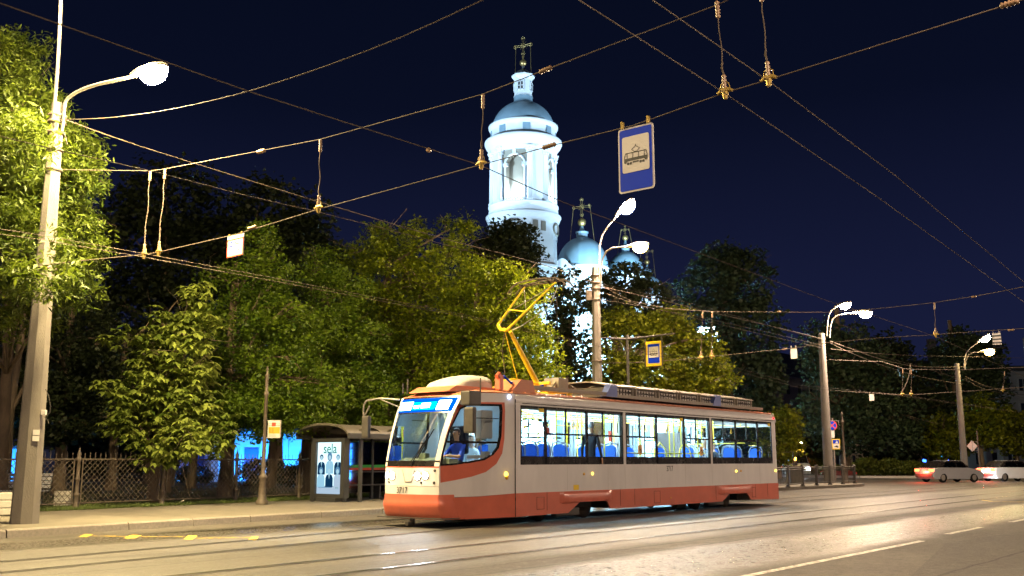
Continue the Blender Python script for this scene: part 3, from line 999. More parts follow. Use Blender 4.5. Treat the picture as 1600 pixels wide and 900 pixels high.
# buildings
M['facade'] = pbr('facade', (0.3, 0.28, 0.27), 0.85, var=0.12, scale=.5, bump=.1)
M['facade_b'] = pbr('facade_dark', (0.22, 0.2, 0.19), 0.85, var=0.15, scale=.5)
M['win_dark'] = pbr('window_dark', (0.02, 0.025, 0.035), 0.15, var=0.1)
M['win_cold'] = emit('window_lit_cold', (0.55, 0.9, 1.0), .8)
M['win_warm'] = emit('window_lit_warm', (1.0, 0.55, 0.2), .6)
M['win_blue'] = emit('window_lit_blue', (0.08, 0.2, 1.0), 2.5)
def building(label, loc, rz, w, d, h, floors, cols, mat, lit=(), roof='flat', group=None, wh=1.5, ww=1.1, name='apartment_building'):
    o = empty(name, loc, rz, label, 'building', group)
    mb = MB()
    mb.box(-w / 2, w / 2, 0, d, 0, h)
    mb.box(-w / 2 - .25, w / 2 + .25, -.25, d + .25, h, h + .35)
    for k in range(1, floors):
        mb.box(-w / 2, w / 2, -.1, -.004, h / floors * k - .08, h / floors * k + .06)
    mb.build('wall', mat, o)
    fh = h / floors
    for j in range(floors):
        for i in range(cols):
            x = -w / 2 + w * (i + .5) / cols
            z = fh * j + fh * .32
            f = MB()
            for a, b, c_, e_ in ((x - ww / 2 - .1, x + ww / 2 + .1, z - .12, z), (x - ww / 2 - .1, x + ww / 2 + .1, z + wh, z + wh + .1), (x - ww / 2 - .1, x - ww / 2, z, z + wh), (x + ww / 2, x + ww / 2 + .1, z, z + wh), (x - .03, x + .03, z, z + wh)):
                f.box(a, b, -.1, .0, c_, e_)
            wo_ = f.build('window', M['facade'], o)
            p = MB(); p.box(x - ww / 2, x + ww / 2, -.03, .01, z, z + wh)
            k = lit[(j, i)] if (j, i) in lit else 'win_dark'
            p.build('pane', M[k], wo_)
    # side windows
    ns = max(1, int(d / 4))
    sw = MB(); 
    for j in range(floors):
        for i in range(ns):
            y = d * (i + .5) / ns; z = fh * j + fh * .32
            for sx in (-1, 1):
                a0, a1 = sorted((sx * (w / 2 - .01), sx * (w / 2 + .03)))
                sw.box(a0, a1, y - ww / 2, y + ww / 2, z, z + wh)
    sw.build('side_window', M['win_dark'], o)
    mb = MB()
    if roof == 'mansard':
        b0, b1 = -w / 2 - .1, w / 2 + .1
        vs = [(b0, -.1, h + .35), (b1, -.1, h + .35), (b1, d, h + .35), (b0, d, h + .35), (b0 + 1.2, 1.2, h + 4), (b1 - 1.2, 1.2, h + 4), (b1 - 1.2, d - 1, h + 4), (b0 + 1.2, d - 1, h + 4)]
        mb.add(vs, [(0, 1, 5, 4), (1, 2, 6, 5), (2, 3, 7, 6), (3, 0, 4, 7), (4, 5, 6, 7)])
        for i in range(cols - 1):
            x = -w / 2 + w * (i + 1) / cols
            mb.box(x - .6, x + .6, .1, 1.6, h + .6, h + 2.4)
    else:
        mb.box(-w / 2 + 1, w / 2 - 1, 1, d - 1, h + .35, h + 1.2)
    rf = mb.build('roof', M['roof_dark'], o)
    mb = MB(); mb.box(w * .2, w * .2 + 1.2, 3, 4, h + 1, h + 5.2); mb.cut(); mb.box(-w * .3, -w * .3 + 1, 3, 4, h + 1, h + 4.8)
    mb.build('chimney', M['facade_b'], rf)
    return o


p = at(1188, 720, 150)
building('grey corner apartment house with a dark mansard roof, beyond the rear of the tram', (at(1172, 720, 150).x, 150, 0), math.radians(-38), 11, 22, 13.5, 4, 4, M['facade'], {(1, 3): 'win_warm'}, 'mansard')
building('dim orange lit low house further down the side street under the spire', (at(1236, 720, 210).x, 210, 0), math.radians(-30), 9, 20, 7.5, 2, 3, M['facade_b'], {(0, 1): 'win_warm', (1, 1): 'win_warm'}, 'mansard')
building('narrow dark house closing the side street, left of the poplar row', (at(1268, 720, 260).x, 260, 0), math.radians(-15), 14, 20, 10, 3, 4, M['facade_b'], {(0, 1): 'win_warm'}, 'mansard')
building('grey office block with a few cold lit windows, behind the dark trees', (at(1452, 720, 170).x, 170, 0), math.radians(6), 16, 18, 17.3, 6, 6, M['facade'],
         {(5, 2): 'win_cold', (5, 1): 'win_cold', (4, 3): 'win_cold', (3, 2): 'win_cold', (3, 3): 'win_blue', (2, 2): 'win_cold', (1, 2): 'win_cold', (1, 4): 'win_cold'})
building('long low roofed house at the right edge of the street', (at(1580, 720, 165).x, 165, 0), math.radians(12), 26, 14, 11.5, 3, 9, M['facade_b'], {}, 'mansard')
building('pale cornice block cut off at the right edge, highest house behind the street', (at(1622, 720, 128).x, 128, 0), math.radians(4), 9, 12, 12.4, 4, 4, M['facade'], {})

# far spire
so = empty('spire_church', (at(1253, 720, 900).x, 900, 0), 0, 'far away church with a thin spire and cold lit tiers, ending the side street', 'church')
zz_ = lambda py: at(1253, py, 900).z
k_ = pxm(900)
mb = MB()
for y0, y1, hw in ((735, 676, 7.5), (676, 666, 6.5), (664, 657, 5.2), (654, 648, 3.6)):
    z0, z1 = zz_(y0), zz_(y1)
    mb.box(-hw * k_, hw * k_, -hw * k_, hw * k_, z0, z1)
    mb.box(-hw * k_ * 1.15, hw * k_ * 1.15, -hw * k_ * 1.15, hw * k_ * 1.15, z1, z1 + .8)
mb.build('tower_tier', M['church_white'], so)
mb = MB()
mb.lathe([(5 * k_, zz_(666)), (4.4 * k_, zz_(662)), (2.6 * k_, zz_(657))], n=8)
mb.lathe([(3.3 * k_, zz_(648)), (2.6 * k_, zz_(643)), (1.9 * k_, zz_(630)), (.4 * k_, zz_(602)), (.1, zz_(597))], n=8)
mb.build('spire', M['dome'], so)
L = bpy.data.lights.new('tier_lamp', 'SPOT'); L.energy = 2.0e6 * LK; L.color = (.6, .85, 1); L.spot_size = math.radians(60); L.shadow_soft_size = 1
lo = bpy.data.objects.new('tier_lamp', L); COL.objects.link(lo); lo.parent = so; lo.location = (0, -50, 5)
lo.rotation_euler = (Vector((0, 50, 32))).to_track_quat('-Z', 'Y').to_euler()

# ================================================================ STREET FURNITURE
def st_of(p):
    return p.dot(U), p.dot(N), p.z


# ---- iron fence along the park
fence = empty('iron_fence', (0, 0, 0), ROAD_ROT, 'brown iron fence with diamond lattice panels and spikes, along the park edge', 'fence')
def fline(k):
    """post k of the fence in street coordinates"""
    s = 14.12 + 2.83 * k
    return Vector((s, 27.0 + (s - 14.12) * 0.115 if s < 24 else 28.14 + (s - 24) * 0.01, 0.13))
for k in range(-4, 10):
    a, b = fline(k), fline(k + 1)
    d = b - a; L_ = d.length; u = d / L_
    ang = math.atan2(u.y, u.x)
    Mx = T3(*a) @ rotz(ang)
    mb = MB()                                    # post
    mb.lathe([(.1, 0), (.1, .06), (.075, .1), (.07, .35), (.09, .38), (.09, .42), (.055, .47), (.055, .78), (.075, .8), (.075, .84), (.05, .88), (.05, 1.3), (.08, 1.34), (.08, 1.39), (.05, 1.43), (.062, 1.5), (.03, 1.58), (.015, 1.64), (.001, 1.72)], tuple(a), 10)
    mb.build('post', M['iron'], fence)
    mb = MB()                                    # panel
    x0, x1, z0, z1 = .13, L_ - .13, .17, 1.36
    P = lambda x, z: Mx @ Vector((x, 0, z))
    for za in (z0, z1):
        mb.tube([P(.05, za), P(L_ - .05, za)], .024, 6)
    for xa in (x0, x1):
        mb.tube([P(xa, z0), P(xa, z1)], .02, 6)
    stp = .165
    nn = int((x1 - x0 + z1 - z0) / stp) + 1
    for i in range(nn + 1):
        c = i * stp
        for sg in (1, -1):
            # line x - x0 = c - sg*(z - z0) clipped to the frame
            pts = []
            for zt_ in (z0, z1):
                x = x0 + c - (zt_ - z0)
                pts.append((x, zt_))
            (xa, za), (xb, zb) = pts
            if xa > x1: zc = za + (xa - x1); xa, za = x1, zc
            if xb < x0: zc = zb - (x0 - xb); xb, zb = x0, zc
            if zb - za < .04: continue
            if sg < 0:
                xa, xb = x0 + x1 - xa, x0 + x1 - xb
            mb.tube([P(xa, za), P(xb, zb)], .0085, 4, cap=False)
    for i in range(int((L_ - .2) / .165)):
        x = .18 + i * .165
        mb.tube([P(x, z1), P(x, z1 + .14), P(x, z1 + .2)], [.011, .012, .001], 4)
    mb.build('panel', M['iron'], fence)

# ---- benches and planters behind the fence
M['bench_white'] = pbr('bench_white', (0.5, 0.5, 0.52), 0.6, var=0.08, scale=5)
def bench(px0, px1, pyb, Y, label):
    a, b = at(px0, 780, Y), at(px1, 780, Y)
    c = (a + b) / 2
    o = empty('park_bench', (c.x, c.y, .15), 0, label, 'bench')
    w = abs(b.x - a.x) / 2
    mb = MB()
    for i in range(4):
        mb.bbox(-w, w, -.3 + i * .12, -.2 + i * .12, .43, .47, .01)
    mb.build('seat', M['bench_white'], o)
    mb = MB()
    for i in range(4):
        mb.bbox(-w, w, .2 + i * .03, .23 + i * .03, .52 + i * .11, .61 + i * .11, .01)
    mb.build('backrest', M['bench_white'], o)
    for x in (-w + .3, w - .3):
        mb = MB()
        mb.slab([[(-.3, 0), (-.2, 0), (-.12, .36), (.1, .36), (.18, 0), (.3, 0), (.25, .45), (.36, .9), (.31, .92), (.2, .5), (-.3, .42)]], lambda p, q: Vector((x - .05, p, q)), lambda p, q: Vector((x + .05, p, q)))
        mb.build('leg', M['dark_metal'], o)
bench(-32, 72, 0, 29.3, 'white slatted park bench behind the fence, beside the thick concrete pole')
def block_bin(px, pyb, Y, w, h, label):
    c = at(px, pyb, Y)
    o = empty('litter_bin', (c.x, Y, .15), .35, label, 'litter bin', 'concrete litter bins')
    mb = MB()
    mb.bbox(-w / 2, w / 2, -w / 2, w / 2, 0.02, h * .32, .025)
    mb.bbox(-w / 2, w / 2, -w / 2, w / 2, h * .34, h * .66, .025)
    mb.bbox(-w / 2, w / 2, -w / 2, w / 2, h * .68, h, .025)
    mb.build('body', M['concrete_light'], o)
    mb = MB(); mb.lathe([(w * .3, h - .05), (w * .3, h + .015), (w * .36, h + .015), (w * .36, h)], n=20); mb.lathe([(0.001, h + .004), (w * .3, h + .004)], n=20, mi=1)
    mb.build('opening', [M['dark_metal'], M['black']], o)
block_bin(98, 785, 29.5, .46, .44, 'pale concrete litter bin behind the fence between pole and fence post')
block_bin(6, 805, 24.6, .5, .55, 'pale concrete litter bin on the pavement cut off at the left edge')

# small litter on the verge
mb = MB(); q = gp(281, 785, .2); mb.tube([W(q.x, q.y, .2), W(q.x + .12, q.y - .05, .26)], .03, 6)
tag(mb.build('drink_can', M['steel']), 'small crumpled silvery drink can lying in the grass below the fence', 'litter')

# ---- concrete street lamps carrying the wires
LAMPS = []
def lamp_head(parent, pos, direc, mat, size=1.0, tilt=0.0, lit=True):
    """cobra-head lantern; its outer end points along direc"""
    d = Vector(direc).normalized()
    q = d.to_track_quat('X', 'Z').to_matrix().to_4x4()
    Mx = T3(*pos) @ q
    mb = MB()
    k = size
    pr = [(-.12, .05, .05), (.0, .09, .07), (.18, .15, .1), (.42, .17, .11), (.62, .12, .08), (.7, .03, .03)]
    n = 12
    vs = []
    for x, hw, hz in pr:
        for i in range(n):
            a = math.pi * 2 * i / n
            z = math.sin(a) * hz
            vs.append(Mx @ Vector((x * k, math.cos(a) * hw * k, (z if z > 0 else z * .35) * k + .03 * k)))
    fs = [(i * n + j, i * n + (j + 1) % n, (i + 1) * n + (j + 1) % n, (i + 1) * n + j) for i in range(len(pr) - 1) for j in range(n)]
    mb.add(vs, fs, 0, True)
    mb.add(vs[:n], [tuple(range(n))[::-1]]); mb.add(vs[-n:], [tuple(range(n))])
    h = mb.build('lamp_head', M['steel'], parent)
    mb = MB()  # bowl larger and rounder than the lantern's own, glare put into its shape
    vs = []
    for i in range(5):
        ph = math.pi / 2 * i / 4
        for j in range(12):
            a = math.tau * j / 12
            vs.append(Mx @ Vector(((.38 + math.cos(a) * math.cos(ph) * .27) * k, math.sin(a) * math.cos(ph) * .2 * k, (-.01 - math.sin(ph) * .22) * k)))
    fs = [(i * 12 + j, (i + 1) * 12 + j, (i + 1) * 12 + (j + 1) % 12, i * 12 + (j + 1) % 12) for i in range(4) for j in range(12)]
    mb.add(vs, fs, 0, True)
    mb.build('bulb', mat, h)
    return h


M['bulb_yellow'] = emit('bulb_yellow', (1.0, 0.77, 0.37), 5000)
M['bulb_warm'] = emit('bulb_warm', (1.0, 0.72, 0.47), 4600)
M['bulb_near'] = emit('bulb_near', (1.0, 0.74, 0.53), 3300)
M['bulb_yellow_far'] = emit('bulb_yellow_far', (1.0, 0.76, 0.36), 1400)
M['bulb_pink_far'] = emit('bulb_pink_far', (1.0, 0.73, 0.58), 2200)
M['bulb_amber'] = emit('bulb_amber', (1.0, 0.62, 0.16), 120)


def oct_pole(o, base_r, top_r, h, name='pole', n=8, r=0.0):
    mb = MB()
    prof_ = [(base_r, 0), (base_r + (top_r - base_r) * .5, h * .5), (top_r, h), (top_r * .6, h + .02)]
    mb.lathe(prof_, n=n, smooth=False, a0=r, a1=r + math.tau)
    return mb.build(name, M['concrete'], o)


P1 = W(10.15, 21.5, .15)
pole1 = empty('street_lamp', P1, 0, 'thick faceted concrete pole with two lit lanterns, at the kerb in front of the willow', 'street lamp', 'concrete street lamps')
oct_pole(pole1, .29, .135, 9.25, r=.2)
mb = MB()
for z, r_ in ((9.1, .2), (8.95, .2), (8.7, .2), (7.85, .2), (5.6, .235), (8.3, .19)):
    mb.cut(); mb.lathe([(r_ - .02, -.035), (r_, -.03), (r_, .03), (r_ - .02, .035)], (0, 0, z - .15), 12)
mb.build('clamp', M['iron'], pole1)
def rel(p, o):
    return p - o.location
a1 = at(243, 112, 20.2); k0 = at(100, 172, 21.3)
mb = MB()
b_ = rel(at(97, 205, 21.35), pole1)
top = rel(a1, pole1)
mid_dir = Vector((top.x - b_.x, top.y - b_.y, 0))
pts = [b_, b_ + Vector((0, 0, .65)) + mid_dir * .01]
for i in range(1, 9):
    a = math.pi / 2 * i / 8
    pts.append(b_ + mid_dir * (.01 + .42 * (1 - math.cos(a))) + Vector((0, 0, .65 + (top.z - b_.z - .65) * math.sin(a))))
pts.append(b_ + mid_dir * .8 + Vector((0, 0, top.z - b_.z)))
mb.tube(pts, .038, 8)
mb.build('lamp_arm', M['steel'], pole1)
lamp_head(pole1, b_ + mid_dir * .8 + Vector((0, 0, top.z - b_.z)), mid_dir + Vector((0, 0, .12)), M['bulb_yellow'], 1.25)
mb = MB()
p0, p1, p2 = at(83, 190, 21.3), at(93, 60, 21.2), at(95, -30, 21.1)
pts = [rel(p, pole1) for p in (p0, at(90, 110, 21.25), p1, at(95.5, 0, 21.15), p2)] + [rel(p2, pole1) + Vector((.05, -.3, .35)), rel(p2, pole1) + Vector((.12, -.8, .5))]
mb.tube(pts, .04, 8)
mb.build('lamp_arm', M['steel'], pole1)
e1 = pts[-1]
lamp_head(pole1, Vector(e1), Vector((.15, -1, .1)), M['bulb_yellow'], 1.2)
# plates, junction box and cable on the pole
fd = (Vector((0, 0, 0)) - Vector((P1.x, P1.y, 0))).normalized()
sd = Vector((-fd.y, fd.x, 0))
def facing(o, off_side, z, w, h, thick, rad, mat, name):
    mb = MB()
    c = fd * rad + sd * off_side
    q = Matrix(((sd.x, fd.x, 0, 0), (sd.y, fd.y, 0, 0), (0, 0, 1, 0), (0, 0, 0, 1)))
    mb.box(-w / 2, w / 2, 0, thick, -h / 2, h / 2, 0, T3(c.x, c.y, z) @ q)
    return mb.build(name, mat, o)
pz = lambda py: at(60, py, P1.y).z - .15
for py in (676, 685.5):
    pl = facing(pole1, .09, pz(py), .13, .11, .02, .245, M['sign_white'], 'number_plate')
mb = MB()
bx = rel(at(69, 645, P1.y - .1), pole1)
mb.bbox(bx.x - .05, bx.x + .05, bx.y - .05, bx.y + .03, bx.z - .05, bx.z + .06, .01)
mb.build('junction_box', M['sign_white'], pole1)
mb = MB()
mb.tube([rel(at(x, y, P1.y - .15), pole1) for x, y in ((71, 608), (76, 618), (79, 634), (78, 645), (73, 650), (70, 652), (75, 657), (76, 662))], .008, 5)
mb.tube([rel(at(x, y, P1.y - .15), pole1) for x, y in ((97, 205), (103, 215), (105, 226))], .01, 5)
mb.build('cable', M['dark_metal'], pole1)

P2 = Vector((at(933, 590, 40).x, 40, .15))
pole2 = empty('street_lamp', P2, 0, 'concrete pole with a bright pinkish lantern above an amber one, behind the tram', 'street lamp', 'concrete street lamps')
oct_pole(pole2, .27, .165, 9.1, r=.3)
def arm(o, pix, r=.035):
    pts = [rel(at(x, y, Y), o) for x, y, Y in pix]
    # smooth
    out = [pts[0]]
    for i in range(1, len(pts) - 1):
        out += [pts[i - 1].lerp(pts[i], .75), pts[i], pts[i].lerp(pts[i + 1], .25)]
    out.append(pts[-1])
    mb = MB(); mb.tube(out, r, 8)
    mb.build('lamp_arm', M['steel'], o)
    return pts[-2], pts[-1]
a, b = arm(pole2, [(936, 445, 39.9), (936.5, 400, 39.9), (937, 383, 39.9), (941, 367, 39.8), (949, 355, 39.6), (959, 343, 39.4), (967, 335, 39.2)])
lamp_head(pole2, b, (b - a), M['bulb_warm'], 1.35)
a, b = arm(pole2, [(938.5, 450, 39.9), (939, 425, 39.9), (941, 406, 39.85), (947, 393, 39.7), (957, 387.5, 39.5), (970, 386, 39.3), (984, 386.5, 39.1)])
lamp_head(pole2, b, (b - a) * Vector((1, 1, 0)), M['bulb_amber'], 1.2)
mb = MB()
for z, r_ in ((8.9, .2), (8.6, .2), (8.35, .2), (7.9, .2), (3.2, .245), (5.4, .225)):
    mb.cut(); mb.lathe([(r_ - .02, -.035), (r_, -.03), (r_, .03), (r_ - .02, .035)], (0, 0, z - .15), 12)
mb.cut(); mb.bbox(-.42, -.18, -.25, 0, 7.7, 8.1, .02)
mb.build('clamp', M['iron'], pole2)

P3_ = Vector((at(1295.5, 750, 60).x, 60, .15))
pole3 = empty('street_lamp', P3_, 0, 'concrete pole with two bright lanterns standing on the railed traffic island', 'street lamp', 'concrete street lamps')
oct_pole(pole3, .31, .19, 8.9, n=16)
a, b = arm(pole3, [(1292, 525, 60), (1293, 505, 60), (1295, 492, 59.9), (1300, 484, 59.8), (1308, 479, 59.6)])
lamp_head(pole3, b, (b - a) * Vector((1, 1, .3)), M['bulb_yellow_far'], 1.3)
a, b = arm(pole3, [(1296.5, 528, 60), (1297.5, 510, 60), (1301, 498, 59.9), (1309, 492.5, 59.7), (1322, 490, 59.4), (1338, 490, 59.1)])
lamp_head(pole3, b, (b - a) * Vector((1, 1, 0)), M['bulb_pink_far'], 1.4)
P4 = Vector((at(1505, 700, 78).x, 78, .0))
pole4 = empty('street_lamp', P4, 0, 'far concrete pole with two lanterns beside the hanging striped plate, at the right', 'street lamp', 'concrete street lamps')
oct_pole(pole4, .28, .18, at(1504, 568, 78).z, n=16)
a, b = arm(pole4, [(1506, 575, 78), (1507, 562, 78), (1510, 551, 77.8), (1516, 544, 77.5), (1524, 538, 77.2), (1530, 534, 77)])
lamp_head(pole4, b, (b - a), M['bulb_yellow_far'], 1.4)
a, b = arm(pole4, [(1507.5, 578, 78), (1509, 564, 78), (1513, 555, 77.8), (1521, 550.5, 77.5), (1535, 550, 77)])
lamp_head(pole4, b, (b - a) * Vector((1, 1, 0)), M['bulb_amber'], 1.4)

# street lamps on the viewer's side of the road, outside the picture, lighting the tram and the asphalt
near_lamps = [(8.6, -5.4, 'nearest concrete street lamp on the viewer side of the road'), (38.0, -4.5, 'second concrete street lamp on the viewer side of the road'), (-15, 21, 'concrete street lamp by the park kerb beyond the left edge'), (62, -4.5, 'third concrete street lamp on the viewer side of the road')]
for s_, t_, lab in near_lamps:
    p = W(s_, t_, .1)
    o = empty('street_lamp', p, 0, lab, 'street lamp', 'concrete street lamps')
    oct_pole(o, .28, .17, 9.2)
    d = N if t_ < 5 else -N
    mb = MB(); mb.tube([(0, 0, 8.4), (0, 0, 9.4), tuple(d * .4 + Vector((0, 0, 10))), tuple(d * 2.2 + Vector((0, 0, 10.2)))], .04, 8)
    mb.build('lamp_arm', M['steel'], o)
    lamp_head(o, d * 2.2 + Vector((0, 0, 10.2)), d, M['bulb_near'], 1.2)

# ---- small far street lamps of the side street
M['bulb_far'] = emit('bulb_far', (1.0, 0.62, 0.3), 240)
for px, py, Y, lab in ((1251, 692, 130, 'slim street lamp nearest in the side street, left of the others'), (1269, 694, 190, 'slim street lamp in the side street, topmost of the far cluster'),
                       (1274, 699, 240, 'slim street lamp in the side street, right one of the far cluster'), (1270, 704, 170, 'slim street lamp in the side street, lowest bright one of the cluster'), (1263, 711, 300, 'faintest street lamp low at the end of the side street')):
    p = at(px, py, Y)
    o = empty('street_lamp', (p.x, p.y, 0), 0, lab, 'street lamp', 'street lamps along the side street')
    mb = MB(); mb.tube([(0, .8, 0), (0, .8, p.z), (0, .5, p.z + .3), (0, .1, p.z + .3)], .09, 6)
    mb.build('pole', M['dark_metal'], o)
    mb = MB(); mb.ball((0, 0, p.z), .0018 * Y, 8, 0, .7)
    mb.build('bulb', M['bulb_far'], o)

# ---- cast iron post with timetable board
pp = W(19.1, 25.35, .15)
lp = empty('sign_post', pp, 0, 'slim fluted cast iron post with an orange and white timetable board, left of the shelter', 'post')
zt = at(413, 573, pp.y).z - .15
mb = MB()
mb.lathe([(.19, 0), (.19, .1), (.14, .14), (.12, .3), (.10, .75), (.13, .79), (.13, .84), (.075, .9), (.065, 1.0), (.05, zt - .9), (.075, zt - .87), (.075, zt - .82), (.045, zt - .75), (.05, zt - .3), (.065, zt - .25), (.03, zt - .2), (.03, zt - .03), (.04, zt)], n=14)
mb.build('shaft', M['iron'], lp)
def sign_frame(parent, center, w, h, mats, normal_rot, name='board', thick=.03, border=.03, loops=None):
    pass
bt = at(419, 657, pp.y).z - .15; bb = at(438, 684, pp.y).z - .15
bx0 = (at(419, 670, pp.y).x - pp.x); bx1 = (at(438.5, 670, pp.y).x - pp.x)
mb = MB()
mb.box(bx0, bx1, -.03, .02, bb, bt)
brd = mb.build('board', M['sign_white'], lp)
mb = MB()
hh = bt - bb; ww = bx1 - bx0
mb.box(bx0 + .02, bx1 - .02, -.034, -.03, bb + hh * .24, bb + hh * .62)
mb.build('orange_field', M['sign_orange'], brd)
mb = MB()
mb.box(bx0 + ww * .3, bx0 + ww * .62, -.034, -.03, bb + hh * .66, bb + hh * .88)
for i in range(2):
    mb.box(bx0 + ww * .05, bx0 + ww * .95, -.036, -.033, bb + hh * (.7 + i * .1), bb + hh * (.715 + i * .1))
mb.build('red_marks', M['sign_red'], brd)
mb = MB()
for i in range(5):
    for j in range(2):
        mb.box(bx0 + ww * (.1 + .22 * j), bx0 + ww * (.24 + .22 * j), -.037, -.034, bb + hh * (.3 + .055 * i), bb + hh * (.315 + .055 * i))
for i in range(3):
    mb.box(bx0 + ww * .08, bx0 + ww * .7, -.036, -.03, bb + hh * (.07 + .05 * i), bb + hh * (.08 + .05 * i))
mb.build('lettering', M['ink'], brd)
mb = MB()
for z in (bt, bb):
    mb.box(-.06, bx1, -.02, .0, z - .012, z + .012)
mb.box(bx1 - .01, bx1 + .015, -.03, .02, bb, bt)
mb.build('bracket', M['steel'], lp)

# ---- tram stop shelter
SH = empty('bus_shelter', W(21.8, 25.4, .15), ROAD_ROT, 'dark grey tram stop shelter with vaulted roof, glass walls and a lit poster', 'shelter')
M['shelter'] = pbr('shelter_grey', (0.05, 0.05, 0.052), 0.45, metal=0.2, var=0.1, scale=6)
M['shelter_roof'] = pbr('shelter_roof', (0.1, 0.088, 0.068), 0.6, var=0.2, scale=2)
SL = 5.2
mb = MB()
n = 14
for za, mi in ((0.0, 0), (-.04, 0)):
    vs = []
    for i in range(n + 1):
        a = math.pi * i / n
        y = math.cos(a) * 1.28
        z = 2.12 + math.sin(a) * .36 + za
        vs += [Vector((-.42, y, z)), Vector((SL, y, z))]
    mb.add(vs, [(2 * i, 2 * i + 1, 2 * i + 3, 2 * i + 2) for i in range(n)], 0, True)
for x in (-.42, SL):
    vs = []
    for i in range(n + 1):
        a = math.pi * i / n
        for dz in (-.04, .03):
            vs.append(Vector((x, math.cos(a) * 1.28, 2.12 + math.sin(a) * .36 + dz)))
    vs2 = [v + Vector((-.03 if x < 0 else .03, 0, 0)) for v in vs]
    k = len(vs)
    mb.add(vs + vs2, [(2 * i, 2 * i + 1, 2 * i + 3, 2 * i + 2) for i in range(n)] + [(k + 2 * i, k + 2 * i + 1, k + 2 * i + 3, k + 2 * i + 2) for i in range(n)] + [(2 * i + 1, 2 * i + 3, k + 2 * i + 3, k + 2 * i + 1) for i in range(n)])
for j in range(4):                      # cross vaults showing above the front edge
    cx = .55 + j * 1.25
    vs = []
    for i in range(9):
        a = math.pi * i / 8
        for y in (-1.22, .2):
            vs.append(Vector((cx + math.cos(a) * .5, y, 2.14 + math.sin(a) * .22 + (.06 if y > 0 else 0))))
    mb.add(vs, [(2 * i, 2 * i + 1, 2 * i + 3, 2 * i + 2) for i in range(8)], 0, True)
mb.build('roof', M['shelter_roof'], SH)
mb = MB()
mb.bbox(-.42, SL, -1.34, -1.24, 1.99, 2.17, .015)
mb.bbox(-.42, SL, 1.2, 1.3, 2.0, 2.14, .015)
mb.build('fascia', M['shelter'], SH)
for x, y in ((.3, -1.1), (2.7, -1.1), (SL - .1, -1.1), (.05, .95), (2.7, .95), (SL - .1, .95)):
    mb = MB(); mb.bbox(x - .05, x + .05, y - .05, y + .05, 0, 2.05, .01)
    mb.build('post', M['shelter'], SH)
for x0, x1, y in ((.1, 1.35, .95), (1.38, 2.64, .95), (2.76, 4.0, .95), (4.04, SL - .16, .95)):
    mb = MB(); mb.box(x0, x1, y - .005, y + .005, .22, 1.95)
    pn = mb.build('glass_pane', M['glass'], SH)
mb = MB()
for x in (1.36, 4.02): mb.box(x - .02, x + .02, .93, .97, 0, 1.98)
mb.box(.1, SL - .16, .92, .98, .9, .94)
mb.build('mullion', M['shelter'], SH)
mb = MB(); mb.box(.15, SL - .3, .915, .925, .98, 1.06); mb.build('red_stripe', M['sign_red'], SH)
M['sign_green'] = pbr('sign_green', (0.02, 0.35, 0.05), 0.5, var=0.2, scale=10)
mb = MB(); mb.box(.15, 3.4, .915, .925, 1.063, 1.16); mb.build('green_stripe', M['sign_green'], SH)
mb = MB()
for i in range(3): mb.bbox(.6, SL - .6, .45 + i * .14, .56 + i * .14, .46, .5, .01)
for x in (.9, 2.7, 4.4): mb.box(x - .03, x + .03, .5, .8, 0, .46)
mb.build('bench', M['shelter'], SH)
# lit poster cabinet closing the near end
mb = MB()
for x0, x1, y0, y1, z0, z1 in ((-.12, .12, -.78, -.62, .12, 2.02), (-.12, .12, .62, .78, .0, 2.02), (-.12, .12, -.62, .62, 1.9, 2.02), (-.12, .12, -.62, .62, .12, .24), (-.02, .12, -.62, .62, .24, 1.9)):
    mb.box(x0, x1, y0, y1, z0, z1)
mb.box(-.2, .2, -.5, .45, -.0, .125)
mb.box(-.05, .05, -.76, -.66, 0, .12)
cab = mb.build('poster_cabinet', M['shelter'], SH)
M['poster'] = emit('poster_light', (0.66, 0.92, 1.0), 1.5)
M['poster_low'] = emit('poster_light_low', (0.55, 0.72, 0.9), .8)
M['poster_green'] = emit('poster_green', (0.02, 0.34, 0.22), .8)
M['poster_dark'] = emit('poster_dark', (0.006, 0.05, 0.13), .8)
M['poster_mid'] = emit('poster_mid', (0.12, 0.3, 0.48), .9)
M['poster_pale'] = emit('poster_pale', (0.35, 0.66, 0.85), .95)
M['poster_face'] = emit('poster_face', (0.45, 0.72, 0.85), .95)
XF = -.036
mb = MB(); mb.box(XF, -.021, -.615, .615, .245, 1.895)
poster = mb.build('poster', M['poster'], SH)
PF = lambda u_, v_, d=0: Vector((XF - .002 - d * .0015, .615 - u_ * 1.23, .245 + v_ * 1.65))     # u right, v up, 0..1
def pshape(parent, pts, mat, name, d=0):
    mb = MB(); mb.poly([pts], lambda a, b: PF(a, b, d))
    return mb.build(name, mat, parent)
def ell(cx, cy, rx, ry, n=16):
    return [(cx + rx * math.cos(math.tau * i / n), cy + ry * math.sin(math.tau * i / n)) for i in range(n)]
def text(body, parent, size, mat, loc, rot, name='lettering', align='CENTER', ext=0.0, sx=1.0, bold=0.0):
    cu = bpy.data.curves.new(name, 'FONT'); cu.body = body; cu.size = size; cu.align_x = align; cu.align_y = 'CENTER'; cu.extrude = ext; cu.offset = bold
    cu.materials.append(mat)
    tmp = bpy.data.objects.new('tmp', cu); COL.objects.link(tmp)
    dg = bpy.context.evaluated_depsgraph_get(); dg.update()
    me = bpy.data.meshes.new_from_object(tmp.evaluated_get(dg))
    bpy.data.objects.remove(tmp)
    o = bpy.data.objects.new(name, me); COL.objects.link(o); o.parent = parent; o.location = loc; o.rotation_euler = rot; o.scale = (sx, 1, 1)
    return o
RF = (math.pi / 2, 0, -math.pi / 2)          # text facing -x in a street frame
text('sela', poster, .44, M['poster_green'], PF(.5, .87, 2), RF, sx=1.0, bold=.004)
mb = MB()
